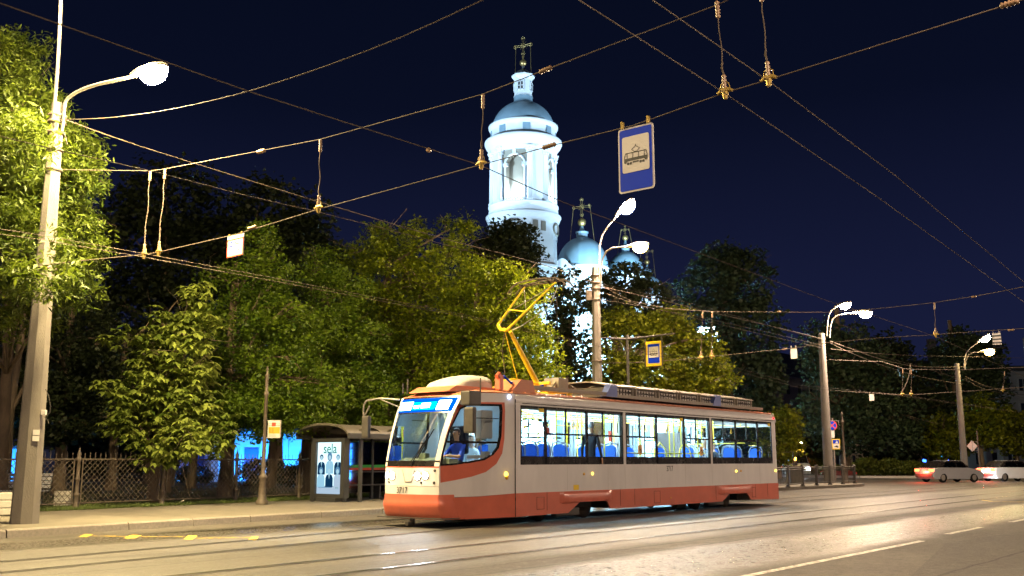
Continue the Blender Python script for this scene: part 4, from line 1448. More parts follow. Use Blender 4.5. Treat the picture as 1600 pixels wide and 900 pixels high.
for i in range(11):
    mb.poly([[(.26 + i * .045, .785), (.29 + i * .045, .785), (.29 + i * .045, .80), (.26 + i * .045, .80)]], lambda a, b: PF(a, b, 2))
for i in range(12):
    mb.poly([[(.07 + i * .045, .115), (.105 + i * .045, .115), (.105 + i * .045, .135), (.07 + i * .045, .135)]], lambda a, b: PF(a, b, 2))
mb.build('small_print', M['poster_mid'], poster)
text('sela', poster, .1, M['poster_green'], PF(.8, .125, 2), RF)
for cx, by, hy, hair, body, hair_r in ((.17, .42, .70, 'poster_dark', 'poster_dark', .0), (.5, .44, .71, 'poster_mid', 'poster_pale', .1), (.83, .42, .70, 'poster_mid', 'poster_dark', .0),
                                       (.17, .18, .44, 'poster_mid', 'poster_pale', .05), (.50, .18, .45, 'poster_pale', 'poster_dark', .1), (.83, .18, .44, 'poster_mid', 'poster_low', .08)):
    dd = 3 if by > .3 else 8
    f = pshape(poster, [(cx - .15, by - .05), (cx + .15, by - .05), (cx + .15, by + .12), (cx + .11, by + .18), (cx + .04, by + .2), (cx - .04, by + .2), (cx - .11, by + .18), (cx - .15, by + .12)], M[body], 'poster_figure', dd)
    pshape(poster, ell(cx, hy + .01, .075 + hair_r * .2, .055 + hair_r * .3), M[hair], 'hair', dd + 1)
    pshape(poster, ell(cx, hy - .008, .055, .046), M['poster_face'], 'face', dd + 2)
    pshape(poster, [(cx - .03, by + .2), (cx + .03, by + .2), (cx, by + .1)], M['poster_face'], 'collar', dd + 2)
pshape(poster, [(0, .0), (1, .0), (1, .155), (0, .155)], M['poster_low'], 'caption_band', 1)

# ---- hanging tram stop signs
def rrect(x0, x1, y0, y1, r, n=4):
    pts = []
    for cx, cy, a0 in ((x1 - r, y1 - r, 0), (x0 + r, y1 - r, 90), (x0 + r, y0 + r, 180), (x1 - r, y0 + r, 270)):
        for i in range(n + 1):
            a = math.radians(a0 + 90 * i / n)
            pts.append((cx + r * math.cos(a), cy + r * math.sin(a)))
    return pts
def plate(parent, name, loop, fn, d0, d1, mat):
    mb = MB(); mb.slab([loop], lambda a, b: fn(a, b, d1), lambda a, b: fn(a, b, d0))
    return mb.build(name, mat, parent)
def tram_icon(parent, fn, cx, cy, w, d, detailed=True):
    """black tram pictogram of width w centred at cx, cy"""
    k = w
    P_ = lambda pts: [(cx + a * k, cy + b * k) for a, b in pts]
    ic = plate(parent, 'tram_pictogram', P_([(-.5, -.02), (.5, -.02), (.5, -.17), (.46, -.2), (.42, -.2), (.36, -.13), (-.36, -.13), (-.42, -.2), (-.46, -.2), (-.5, -.17)]), fn, d, d + .001, M['ink'])
    mb = MB()
    def bar(x0, x1, y0, y1):
        mb.slab([P_([(x0, y0), (x1, y0), (x1, y1), (x0, y1)])], lambda a, b: fn(a, b, d + .001), lambda a, b: fn(a, b, d))
    def line(x0, y0, x1, y1, t_=.012):
        dx, dy = x1 - x0, y1 - y0; L_ = math.hypot(dx, dy); nx, ny = -dy / L_ * t_, dx / L_ * t_
        mb.slab([P_([(x0 + nx, y0 + ny), (x1 + nx, y1 + ny), (x1 - nx, y1 - ny), (x0 - nx, y0 - ny)])], lambda a, b: fn(a, b, d + .001), lambda a, b: fn(a, b, d))
    line(-.5, -.02, -.44, .17); line(.5, -.02, .44, .17); line(-.44, .175, .44, .175, .016)
    for x in (-.37, -.13, .12, .37): line(x, -.02, x, .17)
    for a, b, c, e_ in ((-.05, .2, -.17, .30), (.05, .2, .17, .30), (-.17, .30, 0, .42), (.17, .30, 0, .42), (-.05, .2, .05, .2), (0, .42, 0, .48)): line(a, b, c, e_, .01)
    bar(-.13, .13, -.22, -.16)
    for x in (-.33, -.21, .21, .33):
        mb.slab([[(cx + (x + .052 * math.cos(i * math.tau / 12)) * k, cy + (-.225 + .052 * math.sin(i * math.tau / 12)) * k) for i in range(12)]], lambda a, b: fn(a, b, d + .001), lambda a, b: fn(a, b, d))
    mb.build('pictogram_outline', M['ink'], parent)
SG = 12.2
c0 = on_s(962, 206, SG); c1 = on_s(1016, 190, SG); c2 = on_s(1027, 290, SG); c3 = on_s(971, 305, SG)
sw_, sh_ = (c0 - c1).length, (c1 - c2).length
sc_ = (c0 + c1 + c2 + c3) / 4
hs = empty('tram_stop_sign', sc_, ROAD_ROT, 'large blue tram stop sign with a black tram pictogram hanging from the wire overhead', 'sign')
FN = lambda a, b, d: Vector((-d, -a, b))      # seen from the viewer: a to the right
plate(hs, 'plate', rrect(-sw_ / 2, sw_ / 2, -sh_ / 2, sh_ / 2, .04), FN, -.02, 0, M['sign_white'])
plate(hs, 'blue_field', rrect(-sw_ / 2 + .025, sw_ / 2 - .025, -sh_ / 2 + .025, sh_ / 2 - .025, .03), FN, 0.001, .003, M['blue_sign'])
wf = plate(hs, 'white_field', rrect(-sw_ / 2 + .07, sw_ / 2 - .07, -sh_ / 2 + .30, sh_ / 2 - .14, .03), FN, .004, .006, M['sign_white'])
tram_icon(hs, FN, 0, -.02 + .05, sw_ * .66, .007)
for x in (-sw_ * .37, sw_ * .37):
    mb = MB(); mb.box(-.02, .02, -x - .02, -x + .02, sh_ / 2, sh_ / 2 + .1); mb.tube([(-.03, -x - .04, sh_ / 2 + .07), (-.03, -x + .0, sh_ / 2 + .1)], .02, 6)
    mb.build('hanger', M['brass'], hs)
# small route sign on the same span
c0 = on_s(355, 371, SG + .3); c1 = on_s(380, 364, SG + .3); c2 = on_s(380, 397, SG + .3)
w_, h_ = (c0 - c1).length, (c1 - c2).length
cc = (c0 + c2) / 2
rs = empty('route_sign', cc, ROAD_ROT, 'small white stop plate with red border and blue badge hanging at the left', 'sign')
plate(rs, 'plate', rrect(-w_ / 2, w_ / 2, -h_ / 2, h_ / 2 + .0, .01), FN, -.02, 0, M['sign_white'])
mb = MB()
for a0_, a1_, b0_, b1_ in ((-w_ / 2, w_ / 2, -h_ / 2, -h_ / 2 + .025), (-w_ / 2, w_ / 2, h_ / 2 - .1, h_ / 2 - .075), (-w_ / 2, -w_ / 2 + .025, -h_ / 2, h_ / 2 - .075), (w_ / 2 - .025, w_ / 2, -h_ / 2, h_ / 2 - .075)):
    mb.box(-.004, 0.0 - .001, -a1_, -a0_, b0_, b1_)
mb.build('red_border', M['sign_red'], rs)
bd = plate(rs, 'badge', [(-w_ * .25 + .042 * math.cos(i * math.tau / 16), h_ * .1 + .07 * math.sin(i * math.tau / 16)) for i in range(16)], FN, .002, .004, M['blue_sign'])
plate(bd, 'badge_centre', rrect(-w_ * .25 - .018, -w_ * .25 + .018, h_ * .1 - .02, h_ * .1 + .022, .005), FN, .005, .006, M['sign_white'])
mb = MB()
for i in range(9): mb.box(-.006, -.004, -(-.02 + i * .022) - .014, -(-.02 + i * .022), h_ * .07, h_ * .07 + .014)
for i in range(4): mb.box(-.006, -.004, -(-.02 + i * .022) - .014, -(-.02 + i * .022), h_ * .14, h_ * .14 + .012)
mb.build('small_print', M['ink'], rs)
text('6', rs, .07, M['ink'], FN(-.07, -h_ * .25, .006), RF)
text('40', rs, .07, M['ink'], FN(.12, -h_ * .2, .006), RF)
mb = MB()
for x in (-w_ * .38, w_ * .38): mb.box(-.012, .012, -x - .015, -x + .015, h_ / 2, h_ / 2 + .05)
mb.build('hanger', M['brass'], rs)
# plates seen from behind / far
def blank_sign(px0, py0, px1, py1, s_, label, mat, stripes=False, name='hanging_plate'):
    a, b = on_s(px0, py0, s_), on_s(px1, py1, s_)
    w_, h_ = abs((a - b).dot(N)), abs(a.z - b.z)
    o = empty(name, (a + b) / 2, ROAD_ROT, label, 'sign')
    plate(o, 'plate', rrect(-w_ / 2, w_ / 2, -h_ / 2, h_ / 2, w_ * .05), FN, -.02, 0, mat)
    if stripes:
        for i in range(3):
            z0 = -h_ / 2 + h_ * (.1 + i * .3)
            plate(o, 'stripe', [(-w_ / 2, z0), (w_ / 2, z0), (w_ / 2, z0 + h_ * .13), (-w_ / 2, z0 + h_ * .13)], FN, .001, .003, M['roof_dark'])
    mb = MB()
    for x in (-w_ * .35, w_ * .35): mb.box(-.015, .015, -x - .02, -x + .02, h_ / 2, h_ / 2 + .12)
    mb.build('hanger', M['steel'], o)
blank_sign(1235, 545, 1246, 560, 37, 'blank white plate hanging from the second wire span, above the rear of the tram', M['sign_white'])
blank_sign(1358, 616, 1366, 626, 60, 'small blank white plate hanging low on the far wire, right of the island pole', M['sign_white'])
blank_sign(1550, 521, 1565, 538, 77, 'white plate with dark stripes hanging beside the far lantern at the right', M['sign_white'], True)

# ---- yellow framed stop sign on a bracket post behind the tram
ps = W(34.3, 21.9, .15)
sp = empty('sign_post', ps, ROAD_ROT, 'steel post with a long arm holding a yellow framed blue tram stop sign', 'post')
zt = at(972, 529, ps.y).z
mb = MB(); mb.tube([(0, 0, 0), (0, 0, zt)], .06, 8); mb.build('post', M['dark_metal'], sp)
mb = MB()
pa, pb = at(940, 528, ps.y + .4), at(1055, 521, ps.y - 1.3)
la = Matrix.Rotation(-ROAD_ROT, 4, 'Z') @ (pa - ps); lb = Matrix.Rotation(-ROAD_ROT, 4, 'Z') @ (pb - ps)
mb.tube([la, (0, 0, zt - .18), lb], [.045, .06, .03], 6)
mb.tube([(0, 0, zt - .7), la.lerp(Vector((0, 0, zt)), .55)], .02, 5); mb.tube([(0, 0, zt - .7), lb.lerp(Vector((0, 0, zt)), .75)], .02, 5)
mb.build('bracket_arm', M['dark_metal'], sp)
mids = (at(1009, 534, ps.y - .6) + at(1034, 571, ps.y - .6)) / 2
ml = Matrix.Rotation(-ROAD_ROT, 4, 'Z') @ (mids - ps)
sv = (at(1009, 552, ps.y - .6) - at(1034, 552, ps.y - .6)).length / abs(N.x)
sv *= .97
hv = at(1020, 533, ps.y - .6).z - at(1020, 571.5, ps.y - .6).z
F2 = lambda a, b, d: Vector((ml.x - d, ml.y - a, ml.z - ps.z * 0 + b))
yl = plate(sp, 'yellow_plate', rrect(-sv / 2, sv / 2, -hv / 2, hv / 2, .01), F2, -.03, 0, M['sign_yellow'])
plate(yl, 'white_rim', rrect(-sv * .35, sv * .35, -hv * .4, hv * .4, .03), F2, .001, .003, M['sign_white'])
plate(yl, 'blue_field', rrect(-sv * .33, sv * .33, -hv * .385, hv * .385, .03), F2, .004, .006, M['blue_sign'])
plate(yl, 'white_field', rrect(-sv * .28, sv * .28, -hv * .16, hv * .28, .01), F2, .007, .009, M['sign_white'])
tram_icon(yl, F2, 0, hv * .02, sv * .46, .010)
mb = MB()
for x in (-sv * .48, sv * .48): mb.box(ml.x - .02, ml.x + .02, ml.y - x - .02, ml.y - x + .02, ml.z - hv / 2, ml.z + hv / 2 + .25)
mb.build('hanger', M['dark_metal'], sp)

# ---- railing of the island
rl = empty('island_railing', (0, 0, 0), 0, 'dark steel railing with thin bars around the traffic island', 'railing')
pix = [(1205, 764.5, 50.0), (1231, 762, 52), (1254, 760, 53.6), (1276, 758.6, 55), (1297, 757.5, 56.4), (1317, 756.6, 57.6), (1335.5, 755.5, 58.6)]
posts = []
for px, py, Y in pix:
    r = ray(px, py); p = EYE + r * ((.15 - HC) / r.z)
    q = at(px, 752, p.y); posts.append(Vector((q.x, p.y, .15)))
for p in posts:
    mb = MB(); mb.tube([p, p + Vector((0, 0, .06))], .13, 8); mb.tube([p, p + Vector((0, 0, 1.02))], .085, 8); mb.tube([p + Vector((0, 0, 1.02)), p + Vector((0, 0, 1.1))], [.1, .05], 8)
    mb.build('post', M['dark_metal'], rl)
for p, q in zip(posts, posts[1:]):
    mb = MB()
    for z in (.16, .86, .96): mb.tube([p + Vector((0, 0, z)), q + Vector((0, 0, z))], .03, 5)
    k = 11
    for i in range(1, k): mb.tube([p.lerp(q, i / k) + Vector((0, 0, .16)), p.lerp(q, i / k) + Vector((0, 0, .86))], .014, 4)
    mb.build('panel', M['dark_metal'], rl)

# island sign post with no-stopping and crossing signs, and slim lamp post
M['sign_red_plain'] = M['sign_red']
ip = Vector((at(1305, 740, 62).x, 62, .15))
o = empty('sign_post', ip, 0, 'post with a no stopping disc and a crossing sign, half behind the island pole', 'post')
mb = MB(); mb.tube([(0, 0, 0), (0, 0, at(1303, 657, 62).z)], .055, 8); mb.build('post', M['steel'], o)
F3 = lambda a, b, d: Vector((a, -d - .08, b))
zc = at(1303, 665, 62).z - .15
rr_ = 8 * pxm(62)
circ = lambda r, cx=0.0, cz=0.0: [(cx + r * math.cos(i * math.tau / 24), cz + r * math.sin(i * math.tau / 24)) for i in range(24)]
dk = plate(o, 'disc', circ(rr_, -.06, zc), F3, -.02, 0, M['sign_red'])
plate(dk, 'blue_centre', circ(rr_ * .8, -.06, zc), F3, .001, .003, M['blue_sign'])
for sg in (1, -1):
    c, s_ = math.cos(sg * math.pi / 4), math.sin(sg * math.pi / 4)
    lp_ = [(-.06 + x * c - z * s_, zc + x * s_ + z * c) for x, z in ((-rr_ * .8, -.03), (rr_ * .8, -.03), (rr_ * .8, .03), (-rr_ * .8, .03))]
    plate(dk, 'red_bar', lp_, F3, .004 + sg * .001, .006 + sg * .001, M['sign_red'])
x0, x1 = (at(1299, 690, 62) - ip).x, (at(1312, 690, 62) - ip).x
z0, z1 = at(1305, 702, 62).z - .15, at(1305, 686, 62).z - .15
bs = plate(o, 'crossing_sign', [(x0, z0), (x1, z0), (x1, z1), (x0, z1)], F3, -.02, 0, M['sign_yellow'])
plate(bs, 'white_panel', [(x0 + .06, z0 + .05), (x1 - .06, z0 + .05), (x1 - .06, z0 + .32), (x0 + .06, z0 + .32)], F3, .001, .003, M['sign_white'])
plate(bs, 'arrow', [(x0 + .1, z0 + .15), (x1 - .15, z0 + .1), (x1 - .1, z0 + .14), (x0 + .3, z0 + .24)], F3, .004, .005, M['ink'])
plate(bs, 'blue_panel', [(x0 + .06, z0 + .34), (x1 - .06, z0 + .34), (x1 - .06, z1 - .05), (x0 + .06, z1 - .05)], F3, .001, .003, M['blue_sign'])
plate(bs, 'white_triangle', [(x0 + .2, z0 + .36), (x1 - .12, z0 + .36), (x1 - .2, z1 - .08)], F3, .004, .006, M['sign_white'])
w0, w1 = (at(1297, 690, 62) - ip).x, (at(1304, 690, 62) - ip).x
plate(o, 'small_plate', [(w0, z1 + .08), (w1, z1 + .08), (w1, z1 + .7), (w0, z1 + .7)], F3, -.02, 0, M['sign_white'])

def slim_post(px, pyt, pyb, Y, label, name='lamp_post', r=.05, base=True):
    z = .15 if Y > 80 or 55 < Y < 61 else 0
    p = Vector((at(px, 740, Y).x, Y, z))
    o = empty(name, p, 0, label, 'post')
    h = at(px, pyt, Y).z - z
    mb = MB()
    mb.lathe([(r * 4, 0), (r * 4, .12), (r * 3, .2), (r * 2.8, .9), (r * 3.2, .95), (r * 1.6, 1.1), (r * 1.2, h - .7), (r * 2, h - .65), (r * 2, h - .58), (r, h - .5), (r, h - .2), (r * 1.6, h - .12), (.005, h)], n=12)
    mb.build('shaft', M['iron'], o)
    return o, h
o, h = slim_post(1320.5, 643, 755, 59.2, 'slim dark cast iron post with a side frame, right of the island pole')
mb = MB()
xa = (at(1315, 700, 59.2).x - at(1320.5, 700, 59.2).x)
mb.tube([(0, 0, h - .55), (xa, 0, h - .55), (xa, 0, h - 2.2), (0, 0, h - 2.2)], .02, 5)
mb.tube([(xa * 3.5, 0, h - .55), (0, 0, h - .55)], .02, 5)
mb.build('side_frame', M['dark_metal'], o)
# rhombus warning sign seen from behind
o, h = slim_post(1531.5, 672, 745, 76, 'slim post at the right holding a grey diamond sign seen from behind', name='sign_post', r=.035)
zc = at(1519, 697, 76).z; xc = at(1519, 697, 76).x - o.location.x; rr_ = 8.5 * pxm(76)
pl_ = plate(o, 'diamond_plate', [(xc - rr_, zc), (xc, zc - rr_), (xc + rr_, zc), (xc, zc + rr_)], lambda a, b, d: Vector((a, -d, b)), -.02, 0, M['concrete_light'])
mb = MB(); mb.tube([(0, .03, zc + rr_ * .8), (xc, .03, zc + rr_ * .8)], .02, 5); mb.tube([(0, .03, zc - rr_ * .8), (xc, .03, zc - rr_ * .8)], .02, 5); mb.tube([(xc, -.05, zc - rr_ * .9), (xc, -.05, zc + rr_ * .9)], .02, 4)
mb.build('bracket', M['steel'], o)

# litter bin on the island
p = Vector((at(1242, 752, 57).x, 57, .15))
o = empty('litter_bin', p, 0, 'dark square litter bin on the traffic island, behind the railing', 'litter bin')
mb = MB(); mb.bbox(-.3, .3, -.25, .25, .02, .95, .03); mb.build('body', M['dark_metal'], o)
mb = MB(); mb.bbox(-.34, .34, -.29, .29, .95, 1.02, .02); mb.build('lid', M['iron'], o)
# low gate frame behind the railing
p = Vector((at(1232, 752, 59).x, 59, .0))
o = empty('goods_frame', p, 0, 'thin dark gate like frame behind the railing, next to the litter bin', 'frame')
mb = MB(); mb.tube([(-1.1, 0, 0), (-1.1, 0, 1.95), (.35, 0, 1.95), (.35, 0, 0)], .04, 5); mb.build('frame', M['dark_metal'], o)
# traffic signal with amber light at the side street
p = at(1241, 717, 84)
o = empty('traffic_light', (p.x, 84, 0), 0, 'traffic light showing amber at the mouth of the side street', 'traffic light')
mb = MB(); mb.tube([(0, 0, 0), (0, 0, p.z + .7)], .06, 6); mb.build('post', M['dark_metal'], o)
mb = MB(); mb.bbox(-.17, .17, -.28, -.05, p.z - .55, p.z + .6, .02); mb.build('housing', M['black'], o)
M['signal_amber'] = emit('signal_amber', (1, .45, .05), 30)
mb = MB(); mb.ball((0, -.29, p.z), .13, 10); mb.build('lens', M['signal_amber'], o)

# blue lit shop signs beyond the crossing
M['neon_blue'] = emit('neon_blue', (0.03, 0.12, 1.0), 9)
M['neon_cyan'] = emit('neon_cyan', (0.05, 0.5, 1.0), 5)
def neon(px, py, w, h, Y, mat, label, disc=False, bits=1):
    p = at(px, py, Y)
    o = empty('shop_sign', p, 0, label, 'sign')
    k = pxm(Y)
    mb = MB(); mb.box(-w * k / 2 - .1, w * k / 2 + .1, .06, .16, -h * k / 2 - .1, h * k / 2 + .1); mb.tube([(0, .2, -p.z), (0, .2, 0)], .08, 6)
    mb.build('case', M['roof_dark'], o)
    mb = MB()
    if disc:
        mb.slab([[(w * k / 2 * math.cos(i * math.tau / 16), w * k / 2 * math.sin(i * math.tau / 16)) for i in range(16)]], lambda a, b: Vector((a, 0, b)), lambda a, b: Vector((a, .05, b)))
    else:
        for i in range(bits):
            x = (-.5 + i / bits) * w * k
            mb.box(x, x + w * k / bits * .75, 0, .05, -h * k / 2, h * k / 2)
    mb.build('light_face', M[mat], o)
neon(1444.5, 720, 6, 6, 150, 'neon_blue', 'round blue lit sign low beyond the bushes, leftmost of the blue signs', True)
neon(1480, 720, 6, 4, 150, 'neon_blue', 'blue lit sign low beyond the crossing, between two other blue signs', False, 2)
neon(1490.5, 721.5, 5, 5, 148, 'neon_blue', 'round blue lit sign beyond the crossing, nearest the far pole', True)
neon(1474, 712.3, 13, 2.4, 151, 'neon_cyan', 'cyan lettering box, left one of two above the blue signs', False, 4)
neon(1488, 712.0, 8, 2.4, 151, 'neon_cyan', 'cyan lettering box, right one of two above the blue signs', False, 3)

# ================================================================ OVERHEAD WIRES
def poly_wire(pts, r, name, label, group=None, cat='wire', mat='wire'):
    c = Vector(pts[0])
    mb = MB(); mb.tube([Vector(p) - c for p in pts], r * .6, 5, cap=False)
    o = mb.build(name, M[mat])
    o.location = c
    return tag(o, label, cat, group)
def ext(a, b, f):
    return a + (b - a) * f
def wire_t(pix, t_, r, label, group='contact wires above the tracks', extend=(0, 0), name='contact_wire'):
    pts = []
    for i, p in enumerate(pix):
        tt = t_[i] if isinstance(t_, (list, tuple)) else t_
        pts.append(on_t(p[0], p[1], tt))
    if extend[0]: pts.insert(0, ext(pts[1], pts[0], 1 + extend[0] / (pts[0] - pts[1]).length))
    if extend[1]: pts.append(ext(pts[-2], pts[-1], 1 + extend[1] / (pts[-1] - pts[-2]).length))
    return poly_wire(pts, r, name, label, group)
wire_t([(0, 5), (395, 145), (750, 258), (880, 316), (1290, 469), (1460, 525), (1600, 588)], 11.2, .015, 'contact wire from the top left corner down across the foot of the bell tower', extend=(8, 60))
wire_t([(-40, 203), (62, 228), (235, 267), (390, 307), (500, 332), (650, 370), (800, 411), (845, 424), (950, 446), (1080, 474), (1240, 520), (1420, 568), (1600, 622)], [15.1, 15.2, 15.4, 15.7, 15.9, 16, 16, 16, 16, 16, 16, 16, 16], .014, 'contact wire above the tram touching its raised pantograph', extend=(8, 60))
for off, lab in ((0, 'nearer'), (1, 'farther')):
    dy = -8 * off
    wire_t([(-30, 360 + dy * .7), (0, 366 + dy), (60, 374 + dy * .9), (225, 402 + dy * .7), (400, 434 + dy * .6), (700, 490 + dy * .45), (900, 535 + dy * .4), (1110, 570 + dy * .8), (1250, 606 + dy * .5), (1405, 618 + dy * .2), (1600, 646 + dy * .2)], 19.4 + .35 * off, .012,
           '%s one of two trolley wires over the kerb lane, passing below the left hangers' % ('lower' if not off else 'upper'), 'trolley wires above the kerb lane', extend=(6, 60), name='trolley_wire')
wire_t([(905, 0), (1133, 146), (1360, 300), (1600, 472)], 6.0, .013, 'left one of the two steep trolley wires at the upper right', 'trolley wires above the near lane', extend=(6, 40), name='trolley_wire')
wire_t([(1020, 0), (1200, 126), (1400, 275), (1600, 441)], 5.45, .013, 'right one of the two steep trolley wires at the upper right', 'trolley wires above the near lane', extend=(6, 40), name='trolley_wire')

def insulator(mb, a, b, r=.035, n=5, mi=0):
    a, b = Vector(a), Vector(b)
    pts = []; rs = []
    for i in range(n * 2 + 1):
        pts.append(a.lerp(b, i / (n * 2))); rs.append(r if i % 2 else r * .55)
    mb.tube(pts, rs, 8, mi)
def dropper(parent, top, bot, label=None, ins_top=True, ins_bot=True, wave=.02):
    d = (bot - top); L_ = d.length
    o_ = MB()
    ins = .26 if L_ > .9 else .12
    a = top + d * (ins / L_ if ins_top else 0); b = bot - d * (ins / L_ if ins_bot else 0)
    pts = [a.lerp(b, f) + U * math.sin(f * 9 + top.x) * wave for f in (0, .15, .3, .45, .6, .75, .82, .9, 1)]
    pts[0] = a; pts[-1] = b
    o_.tube(pts, .009, 5)
    o_.tube([b.lerp(a, .22), b.lerp(a, .12) + N * .02, b.lerp(a, .02)], .014, 5)
    dr = o_.build('dropper', M['wire'], parent)
    for f_, p_, q_ in ((ins_top, top, a), (ins_bot, b, bot)):
        if f_: im = MB(); insulator(im, p_, q_, .038); im.build('insulator', M['insulator'], dr)
    return dr
def clamp_at(parent, p, d=U):
    mb = MB()
    mb.tube([p + Vector((0, 0, .0)), p - Vector((0, 0, .1))], [.05, .03], 8)
    mb.tube([p - N * .12, p - N * .05 + Vector((0, 0, .03)), p + N * .05 + Vector((0, 0, .03)), p + N * .12], [.02, .035, .035, .02], 6)
    mb.tube([p + N * .08, p + N * .06 + Vector((0, 0, .12)), p + Vector((0, 0, .17)), p - N * .06 + Vector((0, 0, .12)), p - N * .08], .009, 5)
    mb.build('wire_clamp', M['brass'], parent)
def span(label, upper, lower, drops, end=None, ins_at=(), r=.009):
    o = empty('wire_span', (0, 0, 0), 0, label, 'wire')
    pu = [on_s(x, y, s) for x, y, s in upper]; pl = [on_s(x, y, s) for x, y, s in lower]
    if end:                                              # far end tied to the lamp pole across the road
        pu.append(W(end[0], end[1], pu[-1].z + .3)); pl.append(W(end[0], end[1], pl[-1].z + .2))
    mb = MB(); mb.tube(pu, r, 5, cap=False); mb.build('upper_wire', M['wire'], o)
    mb = MB(); mb.tube(pl, r, 5, cap=False); mb.build('lower_wire', M['wire'], o)
    for (a, b) in drops:
        p, q = on_s(*a), on_s(*b)
        dropper(o, p, q)
        clamp_at(o, q)
    for (a, b) in ins_at:
        mb = MB(); insulator(mb, on_s(*a), on_s(*b), .045, 5); mb.build('insulator', M['insulator'], o)
    return o
S1 = 12.3
span('nearest cross span with six hangers, from the thick left pole to the top right',
     [(88, 265, 10.3), (150, 266, 11.2), (235, 267, 11.9), (258, 264, 12.1), (500, 218, S1), (755, 147, 12.6), (850, 110, 12.5), (1120, 8, 12.2), (1190, -25, 12.2), (1500, -160, 11.9)],
     [(86, 412, 10.3), (150, 405, 11.2), (225, 398, 11.7), (248, 394, 11.9), (370, 366, 12.3), (498, 327, S1), (750, 258, 12.7), (860, 228, 12.6), (990, 196, 12.5), (1133, 145, 12.2), (1200, 125, 12.2), (1560, 12, 12.0), (1640, -14, 12.0)],
     [((235, 267, 11.9), (225, 398, 11.7)), ((258, 264, 12.1), (248, 394, 11.9)), ((501, 218, S1), (498, 325, S1)), ((755, 147, 12.6), (752, 256, 12.7)),
      ((1120, 2, 12.2), (1133, 144, 12.2)), ((1188, -24, 12.2), (1201, 124, 12.2))], (8.6, -5.2),
     [((843, 113, 12.5), (862, 105, 12.5)), ((848, 231, 12.6), (868, 225, 12.6)), ((388, 358, 12.3), (400, 354, 12.3)), ((402, 238, 12.2), (414, 235, 12.2)), ((1563, 10, 12.0), (1592, 1, 12.0)), ((668, 234, 12.6), (672, 235, 12.6))])
S2 = 36.5
span('second cross span with three droppers, from the pole behind the tram to the right',
     [(936, 445, 33.6), (985, 470, 35), (1040, 482, 36), (1098, 486, S2), (1113, 487, S2), (1290, 488, S2), (1375, 482, 37), (1460, 473, 38), (1540, 460, 38), (1620, 444, 38)],
     [(936, 568, 33.6), (1000, 566, 35), (1060, 562, 36), (1096, 559, S2), (1112, 557, S2), (1240, 544, 37), (1290, 536, S2), (1375, 528, 37), (1460, 523, 38), (1540, 517, 38), (1620, 512, 38)],
     [((1098, 487, S2), (1095, 559, S2)), ((1113, 487, S2), (1112, 557, S2)), ((1460, 473, 38), (1462, 523, 38))], (38, -4.3),
     [((1215, 487, S2), (1221, 487, S2)), ((1518, 464, 38), (1526, 463, 38)), ((1575, 516, 38), (1585, 515, 38)), ((1222, 546, S2), (1230, 545, S2))], .012)
S3 = 60
span('third cross span low behind the island pole, with short droppers',
     [(1296, 562, 58), (1340, 564, 59), (1378, 565, S3), (1412, 576, S3), (1424, 577, S3), (1500, 578, 62), (1570, 575, 62), (1620, 573, 62)],
     [(1298, 610, 58), (1362, 614, 59), (1410, 617, S3), (1424, 617, S3), (1500, 612, 62), (1600, 605, 62), (1630, 604, 62)],
     [((1411, 577, S3), (1410, 616, S3)), ((1424, 578, S3), (1424, 616, S3)), ((1570, 580, 62), (1567, 610, 62))], (62, -4.3), (), .016)

def feeder(pix, r, label, name='feeder_cable', twist=False):
    pts = [at(x, y, Y) for x, y, Y in pix]
    fine = []
    for a, b in zip(pts, pts[1:]):
        k = 6
        for i in range(k): fine.append(a.lerp(b, i / k))
    fine.append(pts[-1])
    for _ in range(6):
        fine = [fine[0]] + [(p + q * 2 + s_) / 4 for p, q, s_ in zip(fine, fine[1:], fine[2:])] + [fine[-1]]
    return poly_wire(fine, r, name, label, 'feeder cables from pole to pole', 'cable')
feeder([(97, 185, 21.4), (150, 205, 22.4), (220, 229, 23.6), (300, 254, 25), (390, 282, 26.6), (500, 316, 28.6), (600, 346, 30.6), (700, 375, 33), (800, 400, 35.6), (870, 420, 37.8), (932, 443, 39.8)], .022, 'thick sagging cable from the left pole down past the tree tops to the middle pole')
feeder([(88, 187, 21.4), (160, 186, 20.5), (250, 175, 19.6), (330, 158, 18.8), (400, 140, 18.2), (500, 107, 17.4), (620, 62, 16.5), (755, 0, 15.6), (900, -70, 15)], .017, 'drooping cable from the left pole across the sky to the upper edge')
feeder([(938, 447, 39.8), (1000, 462, 42), (1060, 475, 44.5), (1110, 488, 46.5), (1180, 504, 50), (1240, 518, 54), (1290, 531, 59.5)], .03, 'thick cable from the middle pole to the island pole, uppermost of its bundle')
feeder([(938, 455, 39.8), (985, 473, 41.5), (1040, 487, 44), (1100, 501, 47), (1180, 520, 51), (1290, 545, 59.5)], .018, 'thin cable just under the thick one between the middle pole and the island pole')
feeder([(938, 468, 39.8), (1000, 478, 42), (1060, 490, 44), (1100, 497, 46), (1200, 519, 52), (1290, 541, 59.5)], .016, 'thin straight cable crossing the oak crown right of the middle pole')
feeder([(1297, 533, 60), (1330, 545, 62), (1370, 560, 66), (1420, 572, 70), (1460, 574, 73), (1503, 573, 78)], .035, 'thick looping cable between the island pole and the far pole')
feeder([(1297, 536, 60), (1330, 552, 62), (1380, 572, 66), (1440, 590, 72), (1503, 600, 78)], .025, 'thin slanting cable under the looping one between island pole and far pole')
feeder([(1508, 588, 78), (1530, 600, 80), (1560, 608, 84), (1600, 611, 90), (1650, 612, 98)], .035, 'upper drooping cable leaving the far pole to the right edge')
feeder([(1508, 592, 78), (1530, 606, 80), (1565, 615, 84), (1600, 617, 90), (1650, 618, 98)], .03, 'lower drooping cable leaving the far pole to the right edge')
feeder([(1297, 545, 60), (1360, 552, 63), (1430, 556, 68), (1503, 557, 76), (1620, 560, 88)], .02, 'faint straight cable high between the island pole and the right edge')
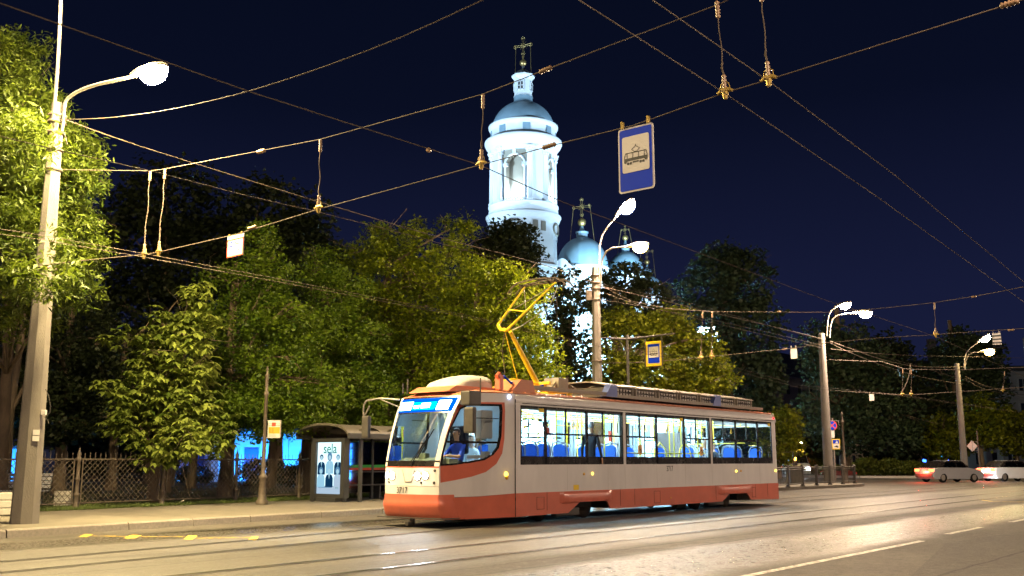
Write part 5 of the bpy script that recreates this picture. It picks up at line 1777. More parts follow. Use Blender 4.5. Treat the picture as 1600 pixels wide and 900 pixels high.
feeder([(1423, 568, 62), (1421, 585, 62), (1416, 600, 62), (1408, 615, 62)], .035, 'short curved jumper hanging between the wires right of the island pole')

# ================================================================ TRAM
# local frame: x along the street (s - 24), y across (t - 16, near side negative), z up
TR = empty('tram', W(24, 16, 0), ROAD_ROT, 'white and salmon red tram with yellow raised pantograph standing on the far track', 'tram')
M['tram_white'] = pbr('tram_white', (0.68, 0.65, 0.635), 0.38, var=0.05, scale=1.6, stretch=(1, 1, .35), spec=0.4, dirt=0.08, coat=.15)
M['tram_red'] = pbr('tram_red', (0.58, 0.13, 0.075), 0.4, var=0.08, scale=1.5, dirt=0.1, coat=.15)
M['tram_orange'] = pbr('tram_orange', (0.5, 0.18, 0.09), 0.5, var=0.12, scale=2)
M['tram_pillar'] = pbr('tram_pillar', (0.45, 0.42, 0.38), 0.45, var=0.04)
M['tram_black'] = pbr('tram_black', (0.014, 0.012, 0.011), 0.25, var=0.1)
M['interior'] = pbr('interior_panel', (0.72, 0.77, 0.8), 0.5, var=0.05, scale=1)
M['interior_floor'] = pbr('interior_floor', (0.2, 0.22, 0.24), 0.6, var=0.15)
M['seat_blue'] = pbr('seat_blue', (0.012, 0.12, 0.62), 0.7, var=0.35, scale=60)
M['seat_shell'] = pbr('seat_shell', (0.25, 0.3, 0.36), 0.4, var=0.05)
M['rail_yellow'] = pbr('rail_yellow', (0.78, 0.66, 0.05), 0.35, var=0.04)
M['strap_orange'] = pbr('strap_orange', (0.8, 0.42, 0.02), 0.45, var=0.05)
M['panto_yellow'] = pbr('panto_yellow', (0.72, 0.5, 0.02), 0.45, var=0.15, scale=5)
M['roof_box'] = pbr('roof_box', (0.27, 0.23, 0.18), 0.6, var=0.2, scale=5)
M['blue_plate'] = pbr('blue_plate', (0.12, 0.16, 0.4), 0.5, var=0.1)
M['tube_light'] = emit('ceiling_light', (0.60, 0.85, 1.0), 44)
M['cab_light'] = emit('cab_light', (0.5, 0.8, 1.0), 8)
M['headlight'] = emit('headlight', (0.8, 0.9, 1.0), 260)
M['dest_white'] = emit('display_white', (0.5, 0.72, 1.0), 30)
M['dest_cyan'] = emit('display_cyan', (0.0, 0.95, 0.72), 3)
M['dest_bloom'] = emit('display_bloom', (0.0, 0.12, 0.9), 1.6)  # panel-wide blue emission stands in for the bloom around the figures
M['marker_amber'] = emit('marker_amber', (1.0, 0.6, 0.05), 8)
M['marker_blue'] = emit('marker_blue', (0.5, 0.65, 1.0), 12)
M['marker_dim'] = pbr('marker_dim', (0.7, 0.4, 0.02), 0.4)
M['marker_red'] = emit('marker_red', (1.0, 0.05, 0.05), 4)
M['tram_glass'] = glass('tram_glass', (0.9, 0.97, 0.98), 0.9)
M['wind_glass'] = glass('windscreen_glass', (0.85, 0.95, 0.95), 0.4)

X0, X1 = 18.2 - 24, 32.35 - 24          # body between cab and rear
HW = 1.25
ZB, ZR, ZW0, ZW1, ZG, ZE = .18, .71, 1.36, 2.74, 2.82, 3.02
def rc(x0, x1, z0, z1): return [(x0, z0), (x1, z0), (x1, z1), (x0, z1)]
S = lambda s: s - 24.0
near = lambda off: (lambda a, b: Vector((a, -HW - off, b)))
# --- side walls with the window band cut out
bands = [(18.4, 22.8), (22.93, 27.66), (27.78, 32.02)]
def side_wall(sgn):
    mb = MB()
    holes = [rc(S(a), S(b), ZW0, ZW1) for a, b in bands]
    outer = rc(X0, X1 - .02, ZR, ZG)
    mb.slab([outer] + holes, lambda a, b: Vector((a, sgn * HW, b)), lambda a, b: Vector((a, sgn * (HW - .05), b)), 0)
    mb.build('side_wall', M['tram_white'], TR)
    mb = MB()
    sk = [(X0, ZR), (X0, ZB), (S(20.25), ZB + .01), (S(20.55), .33), (S(20.8), .46), (S(21.85), .46), (S(22.0), .4), (S(22.12), ZB + .05), (S(24.0), ZB + .04), (S(28.3), ZB + .04), (S(28.55), .33), (S(28.8), .45), (S(29.9), .45), (S(30.1), .36), (S(30.25), ZB + .04), (X1, ZB), (X1, ZR)]
    mb.slab([sk], lambda a, b: Vector((a, sgn * (HW + .012), b)), lambda a, b: Vector((a, sgn * (HW - .03), b)), 0)
    for xs in (19.4, 22.6, 23.3, 27.9, 30.6, 31.5):    # panel joints
        mb.box(S(xs) - .006, S(xs) + .006, *sorted((sgn * (HW + .012), sgn * (HW + .0145))), ZB + .1, ZR, 1)
    mb.build('skirt', [M['tram_red'], M['tram_black']], TR)
    mb = MB()                                # bulged fender above each bogie
    for c in (21.05, 29.2):
        mb.cut()
        n = 14
        for i in range(n):
            for j in range(6):
                def F(i, j):
                    u_ = i / n; v_ = j / 6
                    x = S(c) - 1.15 + 2.3 * u_
                    z = .44 + .25 * v_
                    e_ = min(1, min(u_, 1 - u_) * 7) ** .6 * math.sin(math.pi * (v_ * .75 + .25)) ** .6
                    return Vector((x, sgn * (HW + .012 + .05 * e_ * 1.2), z))
                mb.add([F(i, j), F(i + 1, j), F(i + 1, j + 1), F(i, j + 1)], [(0, 1, 2, 3)], 0, True)
    mb.build('fender', M['tram_red'], TR)
    # cornice above the windows and orange roof edge
    mb = MB()
    pr = [(HW, ZG - .03), (HW + .025, ZG - .02), (HW + .03, ZG + .0), (HW + .01, ZG + .02), (HW + .0, ZG + .06), (HW - .05, ZG + .15), (HW - .13, ZE)]
    for (y0, z0), (y1, z1) in zip(pr, pr[1:]):
        mb.add([(X0 - .0, sgn * y0, z0), (X1, sgn * y0, z0), (X1, sgn * y1, z1), (X0, sgn * y1, z1)], [(0, 1, 2, 3)], 0, True)
    mb.box(X0, X1, *sorted((sgn * HW, sgn * (HW + .018))), ZW1 + .005, ZG - .03)
    mb.build('cornice', M['tram_white'], TR)
for sgn in (-1, 1): side_wall(sgn)

# --- windows
def window(sgn, s0, s1, rail_=True, split=None, up=False):
    y = sgn * (HW - .012)
    mb = MB()
    def fr(a, b, c, d, th=.016):
        mb.box(S(a), S(b), *sorted((y - sgn * .02, y + sgn * .014)), c, d)
    fr(s0, s0 + .05, ZW0, ZW1); fr(s1 - .05, s1, ZW0, ZW1); fr(s0, s1, ZW1 - .045, ZW1); fr(s0, s1, ZW0, 1.555)
    if rail_: fr(s0, s1, 2.07, 2.115)
    if split: fr(split - .02, split + .02, 2.1, ZW1)
    w = mb.build('window', M['tram_black'], TR)
    mb = MB()
    mb.add([(S(s0 + .04), y, 1.55), (S(s1 - .04), y, 1.55), (S(s1 - .04), y, ZW1 - .04), (S(s0 + .04), y, ZW1 - .04)], [(0, 1, 2, 3)])
    mb.build('pane', M['tram_glass'], w)
    return w
NW = [(18.4, 19.38, False, None), (19.38, 21.12, True, 20.22), (21.12, 22.8, True, 21.85), (22.93, 24.53, True, 23.65), (24.53, 26.08, False, None), (26.08, 27.66, True, 26.8), (27.78, 29.38, True, 28.55), (29.38, 30.95, True, 30.15), (30.95, 32.02, False, None)]
for a in NW:
    window(-1, *a)
for a in NW:
    window(1, *a)
mb = MB()
for s in (22.865, 27.72):
    mb.cut(); mb.box(S(s) - .06, S(s) + .06, -HW - .004, -HW + .02, ZW0, ZW1)
mb.build('door_pillar', M['tram_white'], TR)

# --- cab: plan outline per height
def a_z(z):
    T = [(.0, 16.27), (.2, 16.24), (.7, 16.08), (1.36, 16.08), (2.0, 16.25), (2.5, 16.45), (2.9, 16.68), (3.0, 16.8), (3.3, 17.2)]
    for (p, a), (q, b) in zip(T, T[1:]):
        if z <= q: return a + (b - a) * (z - p) / (q - p)
    return T[-1][1]
KT = .38 / 1.96
def y_side(s): return HW - KT * max(0, 18.2 - s)
def front_pt(z, u, out=0.0, bulge=.10):
    """u in -1..1 from the near corner to the far corner"""
    a = a_z(z); w = y_side(a)
    y = w * math.sin(u * math.pi / 2) if False else w * u
    b = bulge * (1 - abs(u) ** 2.6)
    return Vector((S(a) - b - out, y * (1 + out * .1), z))
NU = 24
def front_part(name, z0, z1, mat, nz=4, out=0.0, u0=-1.0, u1=1.0, outf=None, smooth=True, parent=None):
    mb = MB()
    vs = []
    for j in range(nz + 1):
        z = z0 + (z1 - z0) * j / nz
        for i in range(NU + 1):
            u = u0 + (u1 - u0) * i / NU
            vs.append(front_pt(z, u, out if outf is None else outf(z)))
    fs = [(j * (NU + 1) + i, j * (NU + 1) + i + 1, (j + 1) * (NU + 1) + i + 1, (j + 1) * (NU + 1) + i) for j in range(nz) for i in range(NU)]
    mb.add(vs, fs, 0, smooth)
    return mb.build(name, mat, parent or TR)
front_part('front_panel', .66, 1.30, M['tram_white'], 4)
front_part('front_red_line', 1.30, 1.325, M['tram_red'], 1, .004)
front_part('windscreen_sill', 1.325, 1.42, M['tram_black'], 1, .002)
front_part('windscreen', 1.42, 2.53, M['wind_glass'], 8, 0, -.87, .91)
front_part('display_surround', 2.51, 2.90, M['tram_black'], 4, .004)
for u0, u1 in ((-1, -.86), (.90, 1)):
    front_part('windscreen_pillar', 1.33, 2.90, M['tram_white'], 8, .006, u0, u1)
front_part('windscreen_seal', 1.42, 1.455, M['tram_black'], 1, .005)
# roof of the cab
mb = MB()
vs = []
nz = 8
for j in range(nz + 1):
    f = j / nz
    z = 2.90 + .24 * math.sin(f * math.pi / 2)
    sh = f ** 1.5
    for i in range(NU + 1):
        u = -1 + 2 * i / NU
        p = front_pt(2.9, u)
        q = Vector((S(18.2), u * (HW - .12), 3.12 - .1 * abs(u) ** 3))
        r = p.lerp(q, sh)
        r.z = 2.9 + (q.z - 2.9) * math.sin(min(1, f * 1.15) * math.pi / 2)
        vs.append(r)
fs = [(j * (NU + 1) + i, j * (NU + 1) + i + 1, (j + 1) * (NU + 1) + i + 1, (j + 1) * (NU + 1) + i) for j in range(nz) for i in range(NU)]
mb.add(vs, fs, 0, True)
cabroof = mb.build('cab_roof', M['tram_orange'], TR)
# cab side walls
def cab_side(sgn):
    F = lambda off: (lambda s, z: Vector((S(s), sgn * (y_side(s) + off), z)))
    win = [(16.62, 2.60), (16.8, 2.68), (17.1, 2.70), (17.78, 2.72), (17.80, 2.60), (17.77, 2.0), (17.70, 1.75), (17.55, 1.60), (17.3, 1.48), (16.9, 1.42), (16.4, 1.37), (16.13, 1.36), (16.16, 1.6), (16.33, 2.1)]
    cx, cz = 16.98, 2.02
    red = [(16.55, 2.64), (16.7, 2.74), (17.1, 2.77), (17.88, 2.79), (17.9, 2.6), (17.88, 1.95), (17.82, 1.62), (17.65, 1.38), (17.35, 1.2), (16.9, 1.1), (16.4, 1.02), (16.12, .98), (16.12, 1.3), (16.15, 1.6), (16.28, 2.1)]
    fr = [(cx + (x - cx) * 1.03, cz + (z - cz) * 1.03) for x, z in win]
    edge_ = [(a_z(z), z) for z in (.66, .9, 1.36, 1.7, 2.0, 2.3, 2.5, 2.7, 2.9)]
    outer = edge_ + [(17.3, 2.98), (18.2, 3.0), (18.2, .71), (17.2, .67)]
    mb = MB(); mb.slab([outer, fr], F(0), F(-.04)); mb.build('cab_wall', M['tram_white'], TR)
    # red swoosh lies as a thin panel on the wall
    sw = [(16.12, .98), (16.5, 1.03), (16.95, 1.1), (17.35, 1.2), (17.65, 1.38), (17.82, 1.62), (17.88, 1.95), (17.9, 2.6), (17.885, 2.785), (16.7, 2.75), (16.56, 2.66)]
    mb = MB(); mb.slab([sw + [(16.30, 2.12), (16.17, 1.6), (16.11, 1.3)], [(cx + (x - cx) * 1.025, cz + (z - cz) * 1.025) for x, z in win]], F(.004), F(.0005)); mb.build('red_band', M['tram_red'], TR)
    mb = MB(); mb.slab([fr, [(cx + (x - cx) * .965, cz + (z - cz) * .965) for x, z in win]], F(.008), F(-.03))
    for (a, b, c, d) in ((16.3, 17.74, 1.84, 1.885), (17.1, 17.72, 2.395, 2.415)):
        mb.slab([[(a, c), (b, c), (b, d), (a, d)]], F(.002), F(-.02))
    cw = mb.build('cab_window', M['tram_black'], TR)
    mb = MB(); mb.poly([[(cx + (x - cx) * .98, cz + (z - cz) * .98) for x, z in win]], F(-.01)); mb.build('pane', M['tram_glass'], cw)
    mb = MB(); mb.slab([[(16.62, ZB), (18.19, ZB), (18.19, .708), (17.2, .662), (16.45, .652), (16.55, .4)]], F(.012), F(-.03)); mb.build('cab_skirt', M['tram_red'], TR)
    return F
Fn = cab_side(-1); cab_side(1)
# white upper band between cab and body, partition line, door line
mb = MB()
mb.box(X0 - .012, X0 + .008, -HW - .016, -HW + .0, ZB, ZG + .05); mb.box(X0 - .012, X0 + .008, HW, HW + .016, ZB, ZG + .05)
mb.build('body_joint', M['tram_black'], TR)
mb = MB(); mb.box(X0 + .01, X0 + .19, -HW - .006, -HW - .001, ZR + .01, ZW1 + .04); mb.build('corner_strip', M['tram_white'], TR)
# bumper, bulged
def bump_out(z):
    return .14 * math.sin(max(0, min(1, (z - .14) / .62)) * math.pi) ** .5 * (1 if z < .55 else .55 + .45 * (.72 - z) / .17)
mb = MB(); vs = []; nz = 10
for j in range(nz + 1):
    z = .18 + .54 * j / nz
    prf = [.03, .06, .075, .08, .085, .09, .085, .06, .03, .015, 0.0][j]
    for i in range(NU + 5):
        u = -1 + 2 * (i - 2) / NU
        if i < 2 or i > NU + 2:
            sg_ = -1 if i < 2 else 1
            k = (2 - i) if i < 2 else (i - NU - 2)
            s_ = a_z(z) + .2 * k + (.0 if z > .6 else .02)
            vs.append(Vector((S(s_), sg_ * (y_side(s_) + prf * .35 * (1 - k * .4)), z)))
        else:
            p = front_pt(z, u); vs.append(Vector((p.x - prf, p.y * (1 + prf * .3), z)))
w_ = NU + 5
mb.add(vs, [(j * w_ + i, j * w_ + i + 1, (j + 1) * w_ + i + 1, (j + 1) * w_ + i) for j in range(nz) for i in range(w_ - 1)], 0, True)
mb.build('bumper', M['tram_red'], TR)
mb = MB(); mb.slab([[(S(16.0), -1), (S(16.6), -1), (S(16.6), 1), (S(16.0), 1)]], lambda a, b: Vector((a, b, .2)), lambda a, b: Vector((a, b, .22))); mb.box(S(16.1), S(16.16), -.05, .05, .06, .2); mb.tube([(S(15.95), 0, .09), (S(16.15), 0, .1)], .05, 8)
mb.build('coupling', M['dark_metal'], TR)
# emblem outline in the middle of the front, number, headlights
def on_front(u, z, out=.006): return front_pt(z, u, out)
mb = MB()
for (u0, z0), (u1, z1) in (((-.22, 1.26), (-.12, 1.0)), ((-.12, 1.0), (.12, 1.0)), ((.12, 1.0), (.22, 1.26))):
    mb.tube([on_front(u0, z0), on_front((u0 + u1) / 2, (z0 + z1) / 2), on_front(u1, z1)], .014, 5)
mb.tube([on_front(u / 10, .905, .002) for u in range(-10, 11)], .006, 4)
mb.build('front_trim', M['tram_pillar'], TR)
text('3717', TR, .19, M['ink'], front_pt(.80, .22, .016), (math.pi / 2, 0, -math.pi / 2), name='fleet_number', sx=.9, bold=.002)
for u, z, r_, lit in ((-.60, 1.13, .07, 1), (-.34, 1.12, .08, 1), (.62, 1.12, .08, 1), (.86, 1.13, .07, 1)):
    p = on_front(u, z, .0); nrm = (front_pt(z, u - .02) - front_pt(z, u + .02)).cross(Vector((0, 0, 1))).normalized()
    if nrm.x > 0: nrm = -nrm
    q = nrm.to_track_quat('Z', 'Y').to_matrix().to_4x4()
    mb = MB(); mb.lathe([(r_ * 1.25, -.01), (r_ * 1.25, .012), (r_ * 1.0, .02)], n=16, M=T3(*p) @ q); h_ = mb.build('headlight', M['tram_black'], TR)
    mb = MB(); mb.lathe([(r_, .014), (r_ * .7, .03), (.001, .036)], n=16, M=T3(*p) @ q); mb.build('lens', M['headlight'], h_)
for u, z in ((-.46, .98), (-.86, .98), (-.88, 1.24), (.78, .98)):
    p = on_front(u, z, 0)
    mb = MB(); mb.ball(tuple(p), .032, 8); mb.build('indicator', M['dark_metal'], TR)
# headlight beams on the road
for u in (-.5, .6):
    L = bpy.data.lights.new('headlight_beam', 'SPOT'); L.energy = 900 * LK; L.color = (.85, .93, 1); L.spot_size = math.radians(50); L.spot_blend = .8; L.shadow_soft_size = .08
    lo = bpy.data.objects.new('headlight_beam', L); COL.objects.link(lo); lo.parent = TR; lo.location = front_pt(1.12, u, .1); lo.rotation_euler = Vector((-1, 0, -.12)).to_track_quat('-Z', 'Y').to_euler()
# wipers
mb = MB()
mb.tube([on_front(-.1, 1.34, .03), on_front(-.5, 1.95, .03)], .014, 5); mb.tube([on_front(-.02, 1.34, .03), on_front(-.42, 1.85, .035)], .008, 5)
mb.tube([on_front(-.28, 1.5, .025), on_front(-.62, 2.15, .03)], .012, 4)
mb.build('wiper', M['rubber'], TR)
# route display
dd = M['dest_white']
front_part('route_display', 2.545, 2.86, M['dest_bloom'], 3, .012, -.93, .93)
for nm, u0, u1, z0, z1, mt in (('number_display', .42, .88, 2.60, 2.79, 'dest_white'), ('text_display', -.38, .38, 2.60, 2.77, 'dest_cyan'), ('bright_text', -.20, .10, 2.64, 2.75, 'dest_white'), ('bright_text', .16, .34, 2.635, 2.70, 'dest_white'), ('small_display', -.80, -.44, 2.585, 2.80, 'dest_white')):
    front_part(nm, z0, z1, M[mt], 3, .018 if mt != 'dest_white' or nm != 'bright_text' else .022, u0, u1)

# --- rear
mb = MB()
def rear_pt(z, u, off=0.0):
    rk = 0 if z < 1.3 else (z - 1.3) * .10
    return Vector((X1 + .10 * (1 - abs(u) ** 3) - rk * .6 + off, u * HW, z))
def rear_part(name, z0, z1, mat, nz=3, u0=-1., u1=1., off=0):
    mb = MB(); vs = [rear_pt(z0 + (z1 - z0) * j / nz, u0 + (u1 - u0) * i / 12, off) for j in range(nz + 1) for i in range(13)]
    mb.add(vs, [(j * 13 + i, j * 13 + i + 1, (j + 1) * 13 + i + 1, (j + 1) * 13 + i) for j in range(nz) for i in range(12)], 0, True)
    return mb.build(name, mat, TR)
rear_part('rear_skirt', .2, .72, M['tram_red']); rear_part('rear_panel', .72, 1.5, M['tram_white']); rear_part('rear_window', 1.5, 2.6, M['tram_glass'], u0=-.86, u1=.86)
rear_part('rear_pillar', 1.5, 2.6, M['tram_red'], u0=-1, u1=-.86); rear_part('rear_pillar', 1.5, 2.6, M['tram_red'], u0=.86, u1=1); rear_part('rear_header', 2.6, 3.04, M['tram_white'])
for y in (-1.05, 1.05):
    mb = MB(); mb.bbox(X1 + .02, X1 + .12, y - .06, y + .06, .85, 1.15, .01); mb.build('tail_light', M['marker_red'], TR)
mb = MB(); mb.box(X1 - .9, X1 - .0, -.4, .4, .14, .22); mb.build('rear_coupling', M['dark_metal'], TR)

# --- roof
mb = MB(); n = 16; vs = []
for i in range(n + 1):
    u = -1 + 2 * i / n
    z = 3.02 + .12 * (1 - abs(u) ** 4)
    for x in (X0 - .02, X1 - .02):
        vs.append(Vector((x, u * (HW - .12), z)))
mb.add(vs, [(2 * i, 2 * i + 1, 2 * i + 3, 2 * i + 2) for i in range(n)], 0, True)
mb.build('roof', M['tram_orange'], TR)
for sg in (-1, 1):
    mb = MB()
    for i in range(46):
        x = X0 + .25 + i * .305
        mb.box(x, x + .2, *sorted((sg * 1.02, sg * 1.10)), 3.02, 3.075)
    mb.tube([(X0, sg * 1.13, 3.03), (X1 - .05, sg * 1.13, 3.03)], .022, 5)
    mb.build('roof_rail', M['tram_orange'], TR)
# ventilation fairing over the cab
mb = MB(); vs = []; 
for j in range(9):
    f = j / 8
    for i in range(13):
        a = math.pi * i / 12
        x = S(16.95) + 1.25 * f
        h = .34 * (1 - (1 - f) ** 2.4) ** .5 if f < .85 else .34
        vs.append(Vector((x, math.cos(a) * .56 * (1 if f > .1 else .8), 3.14 + h * math.sin(a) ** .6)))
mb.add(vs, [(j * 13 + i, j * 13 + i + 1, (j + 1) * 13 + i + 1, (j + 1) * 13 + i) for j in range(8) for i in range(12)], 0, True)
mb.add(vs[-13:], [tuple(range(13))])
mb.build('air_unit', M['concrete_light'], TR)
mb = MB(); mb.slab([[(S(16.55), 3.0), (S(18.3), 3.0), (S(18.25), 3.16), (S(16.85), 3.15)]], lambda a, b: Vector((a, -.62, b)), lambda a, b: Vector((a, .62, b))); mb.slab([[(S(18.35), 3.05), (S(19.3), 3.05), (S(19.2), 3.38), (S(18.75), 3.38)]], lambda a, b: Vector((a, -1.0, b)), lambda a, b: Vector((a, -.3, b)))
mb.build('air_unit_base', M['tram_orange'], TR)
mb = MB()
for x, y, h in ((17.25, -1.0, .32), (16.6, .7, .35), (16.6, .85, .25)):
    mb.cut()
    mb.tube([(S(x), y, 3.0), (S(x), y, 3.0 + h)], .018, 5)
mb.build('antenna', M['dark_metal'], TR)
mb = MB(); mb.tube([(S(18.1), -.75, 3.3), (S(18.3), -.8, 3.45), (S(18.6), -.8, 3.3), (S(19.3), -.85, 3.18), (S(19.8), -.85, 3.3)], .03, 6); mb.build('roof_cable', M['blue_sign'], TR)
mb = MB(); mb.bbox(S(18.0), S(18.14), -.95, -.8, 3.1, 3.45, .01); mb.tube([(S(17.95), -.9, 3.4), (S(18.05), -.9, 3.48)], .06, 6); mb.build('roof_bracket', M['tram_red'], TR)

# long resistor boxes with slanting lids on the near side of the roof
mb = MB()
mb.box(S(19.0), S(22.6), -.98, -.9, 3.17, 3.27); mb.box(S(22.6), S(32.0), -.98, -.9, 3.15, 3.24); mb.box(S(19.0), S(32.0), .85, .93, 3.15, 3.24)
mb.build('roof_beam', M['roof_box'], TR)
for i in range(7):
    x0 = S(22.75) + i * 1.24
    mb = MB()
    lid = [(-.95, 3.47), (-.2, 3.62), (.5, 3.62), (.9, 3.5)]
    for (y0, z0), (y1, z1) in zip(lid, lid[1:]):
        vs = [Vector((x, y, z)) for x, y, z in ((x0, y0, z0), (x0 + 1.18, y0, z0), (x0 + 1.18, y1, z1), (x0, y1, z1))]
        mb.add(vs + [v - Vector((0, 0, .03)) for v in vs], [(0, 1, 2, 3), (7, 6, 5, 4), (0, 4, 5, 1), (1, 5, 6, 2), (2, 6, 7, 3), (3, 7, 4, 0)])
    for x in (x0 + .04, x0 + 1.1):
        for y in (-.88, .8):
            mb.box(x, x + .05, y - .03, y + .03, 3.14, 3.5)
    b = mb.build('resistor_cover', M['roof_box'], TR)
    mb = MB()
    for j in range(7):
        for z in (3.27, 3.38):
            mb.tube([(x0 + .12 + j * .15, -.88, z), (x0 + .17 + j * .15, -.5, z)], .045, 6)
    mb.box(x0 + .08, x0 + 1.1, -.8, .7, 3.18, 3.44, 1)
    mb.build('resistor_coil', [M['steel'], M['dark_metal']], b)
for s_ in (22.75, 28.75):
    mb = MB(); mb.slab([[(S(s_) - .35, 3.16), (S(s_) + .2, 3.16), (S(s_) + .2, 3.5), (S(s_) - .1, 3.5)]], lambda a, b: Vector((a, -.99, b)), lambda a, b: Vector((a, -.8, b)))
    mb.build('blue_bracket', M['blue_plate'], TR)

# --- pantograph (points measured on the centre plane of the track)
PN = empty('pantograph', (0, 0, 0)); PN.parent = TR
tl = lambda px, py, y=0.0: (lambda p: Vector((p.dot(U) - 24, y, p.z)))(on_t(px, py, 16 + y))
foot = tl(838, 597); elbow = tl(797, 518)
mb = MB(); mb.tube([foot, foot.lerp(elbow, .5), elbow], [.075, .065, .05], 10); mb.tube([foot + Vector((.0, -.45, -.05)), foot + Vector((0, .45, -.05))], .05, 8)
mb.build('lower_arm', M['panto_yellow'], PN)
mb = MB(); mb.tube([elbow + Vector((-.25, 0, .08)), foot + Vector((-.62, .1, -.06))], .014, 6); mb.build('thrust_rod', M['panto_yellow'], PN)
headn, headf = tl(868, 441, -.55), tl(821, 447, .55)
kn = tl(790, 517, -.30); kf = tl(777, 510, .30)
kn = tl(792, 516, -.2); kf = tl(778, 508, .25)
mb = MB()
mb.tube([headn, headn.lerp(kn, .85) , kn], [.022, .035, .042], 8)
mb.tube([headf, headf.lerp(kf, .85), kf], [.022, .032, .04], 8)
mb.tube([kn, (kn + kf) / 2 + Vector((-.06, 0, -.05)), kf], .045, 8)
mb.tube([headn.lerp(kn, .62), headf.lerp(kf, .62)], .022, 6)
mb.build('upper_frame', M['panto_yellow'], PN)
mb = MB()
mb.tube([headn.lerp(kn, .62), headf.lerp(kf, .05)], .01, 5); mb.tube([headf.lerp(kf, .72), headn.lerp(kn, .1)], .01, 5)
mb.tube([headn + Vector((.1, 0, -.1)), headn.lerp(kn, .25) + Vector((.25, 0, -.3)), headn.lerp(kn, .8) + Vector((.2, 0, -.12)), elbow + Vector((.1, 0, .05))], .014, 5)
mb.build('brace', M['steel'], PN)
hz = (headn.z + headf.z) / 2 + .05
hx = (headn.x + headf.x) / 2
mb = MB()
for dx in (-.17, .17):
    pts = [Vector((hx + dx, y, hz + z)) for y, z in ((-.98, -.22), (-.85, -.08), (-.65, .03), (0, .07), (.65, .03), (.85, -.08), (.98, -.22))]
    mb.tube(pts, .022, 6)
for y in (-.6, -.3, .3, .6): mb.tube([(hx - .2, y, hz - .02), (hx + .2, y, hz - .02)], .018, 5)
mb.tube([(hx, -.7, hz - .04), (hx, .7, hz - .04)], .025, 6)
mb.build('collector_head', M['wire'], PN)
mb = MB()
for y in (-.5, .5):
    mb.box(S(18.95), S(21.5), y - .04, y + .04, 3.2, 3.28)
for x in (19.1, 20.0, 21.4): mb.box(S(x) - .04, S(x) + .04, -.55, .55, 3.2, 3.28)
for x in (19.1, 21.4):
    for y in (-.5, .5): mb.lathe([(.05, 3.08), (.08, 3.11), (.05, 3.14), (.08, 3.17), (.05, 3.2)], (S(x), y, 0), 8)
mb.tube([(S(20.9), -.3, 3.28), (S(20.6), -.1, 3.45), (S(20.3), .1, 3.45)], .035, 6)
mb.build('base_frame', M['panto_yellow'], PN)
mb = MB(); mb.tube([(S(18.95), -.3, 3.33), (S(19.3), -.3, 3.38), (S(20.0), -.3, 3.33)], [.1, .11, .08], 10); mb.build('spring_drum', M['panto_yellow'], PN)
mb = MB(); mb.bbox(S(21.2), S(21.65), -.3, .2, 3.3, 3.62, .03)
mb.tube([(S(21.0), -.2, 3.3), (S(21.25), -.2, 3.55)], .03, 5); mb.tube([(S(21.65), -.1, 3.5), (S(21.9), -.2, 3.45), (S(22.2), -.3, 3.2)], .018, 5); mb.tube([(S(21.65), -.1, 3.55), (S(22.05), -.2, 3.4), (S(22.3), -.35, 3.2)], .014, 5)
mb.build('motor_box', M['roof_box'], PN)
mb = MB(); k1 = elbow + Vector((-.2, 0, 0)); mb.tube([k1, k1 + Vector((0, .1, -.5)), foot + Vector((-1.05, .2, .2)), foot + Vector((-1.2, .2, -.1))], .012, 5); mb.build('cord', M['wire'], PN)

# --- mirrors
def mirror(y_sgn):
    mb = MB()
    if y_sgn < 0:
        p0 = tl(722, 618, -.95); pts = [Vector((S(16.75), -1.0, 2.92)), Vector((S(16.6), -1.2, 2.98)), Vector((S(16.55), -1.28, 2.9)), Vector((S(16.55), -1.3, 2.75))]
        mb.tube(pts, .02, 6)
        a = mb.build('mirror_arm', M['dark_metal'], TR)
        mb = MB(); mb.bbox(S(16.48), S(16.62), -1.45, -1.17, 2.05, 2.62, .04); mb.build('mirror', M['dark_metal'], a)
        mb = MB(); mb.bbox(S(16.45), S(16.85), -1.38, -1.1, 2.66, 2.98, .03); mb.build('side_camera', M['dark_metal'], a)
    else:
        pts = [Vector((S(16.5), .85, 2.86)), Vector((S(16.3), 1.3, 2.9)), Vector((S(16.28), 1.75, 2.86)), Vector((S(16.28), 1.84, 2.75)), Vector((S(16.28), 1.84, 2.4))]
        mb.tube(pts, .022, 6); mb.tube([(S(16.5), .9, 2.7), (S(16.3), 1.3, 2.88)], .014, 5); mb.tube([(S(16.2), 1.55, 2.72), (S(16.28), 1.78, 2.52)], .02, 5)
        a = mb.build('mirror_arm', M['steel'], TR)
        mb = MB(); mb.bbox(S(16.22), S(16.34), 1.62, 1.84, 1.98, 2.5, .04); mb.build('mirror', M['dark_metal'], a)
mirror(-1); mirror(1)

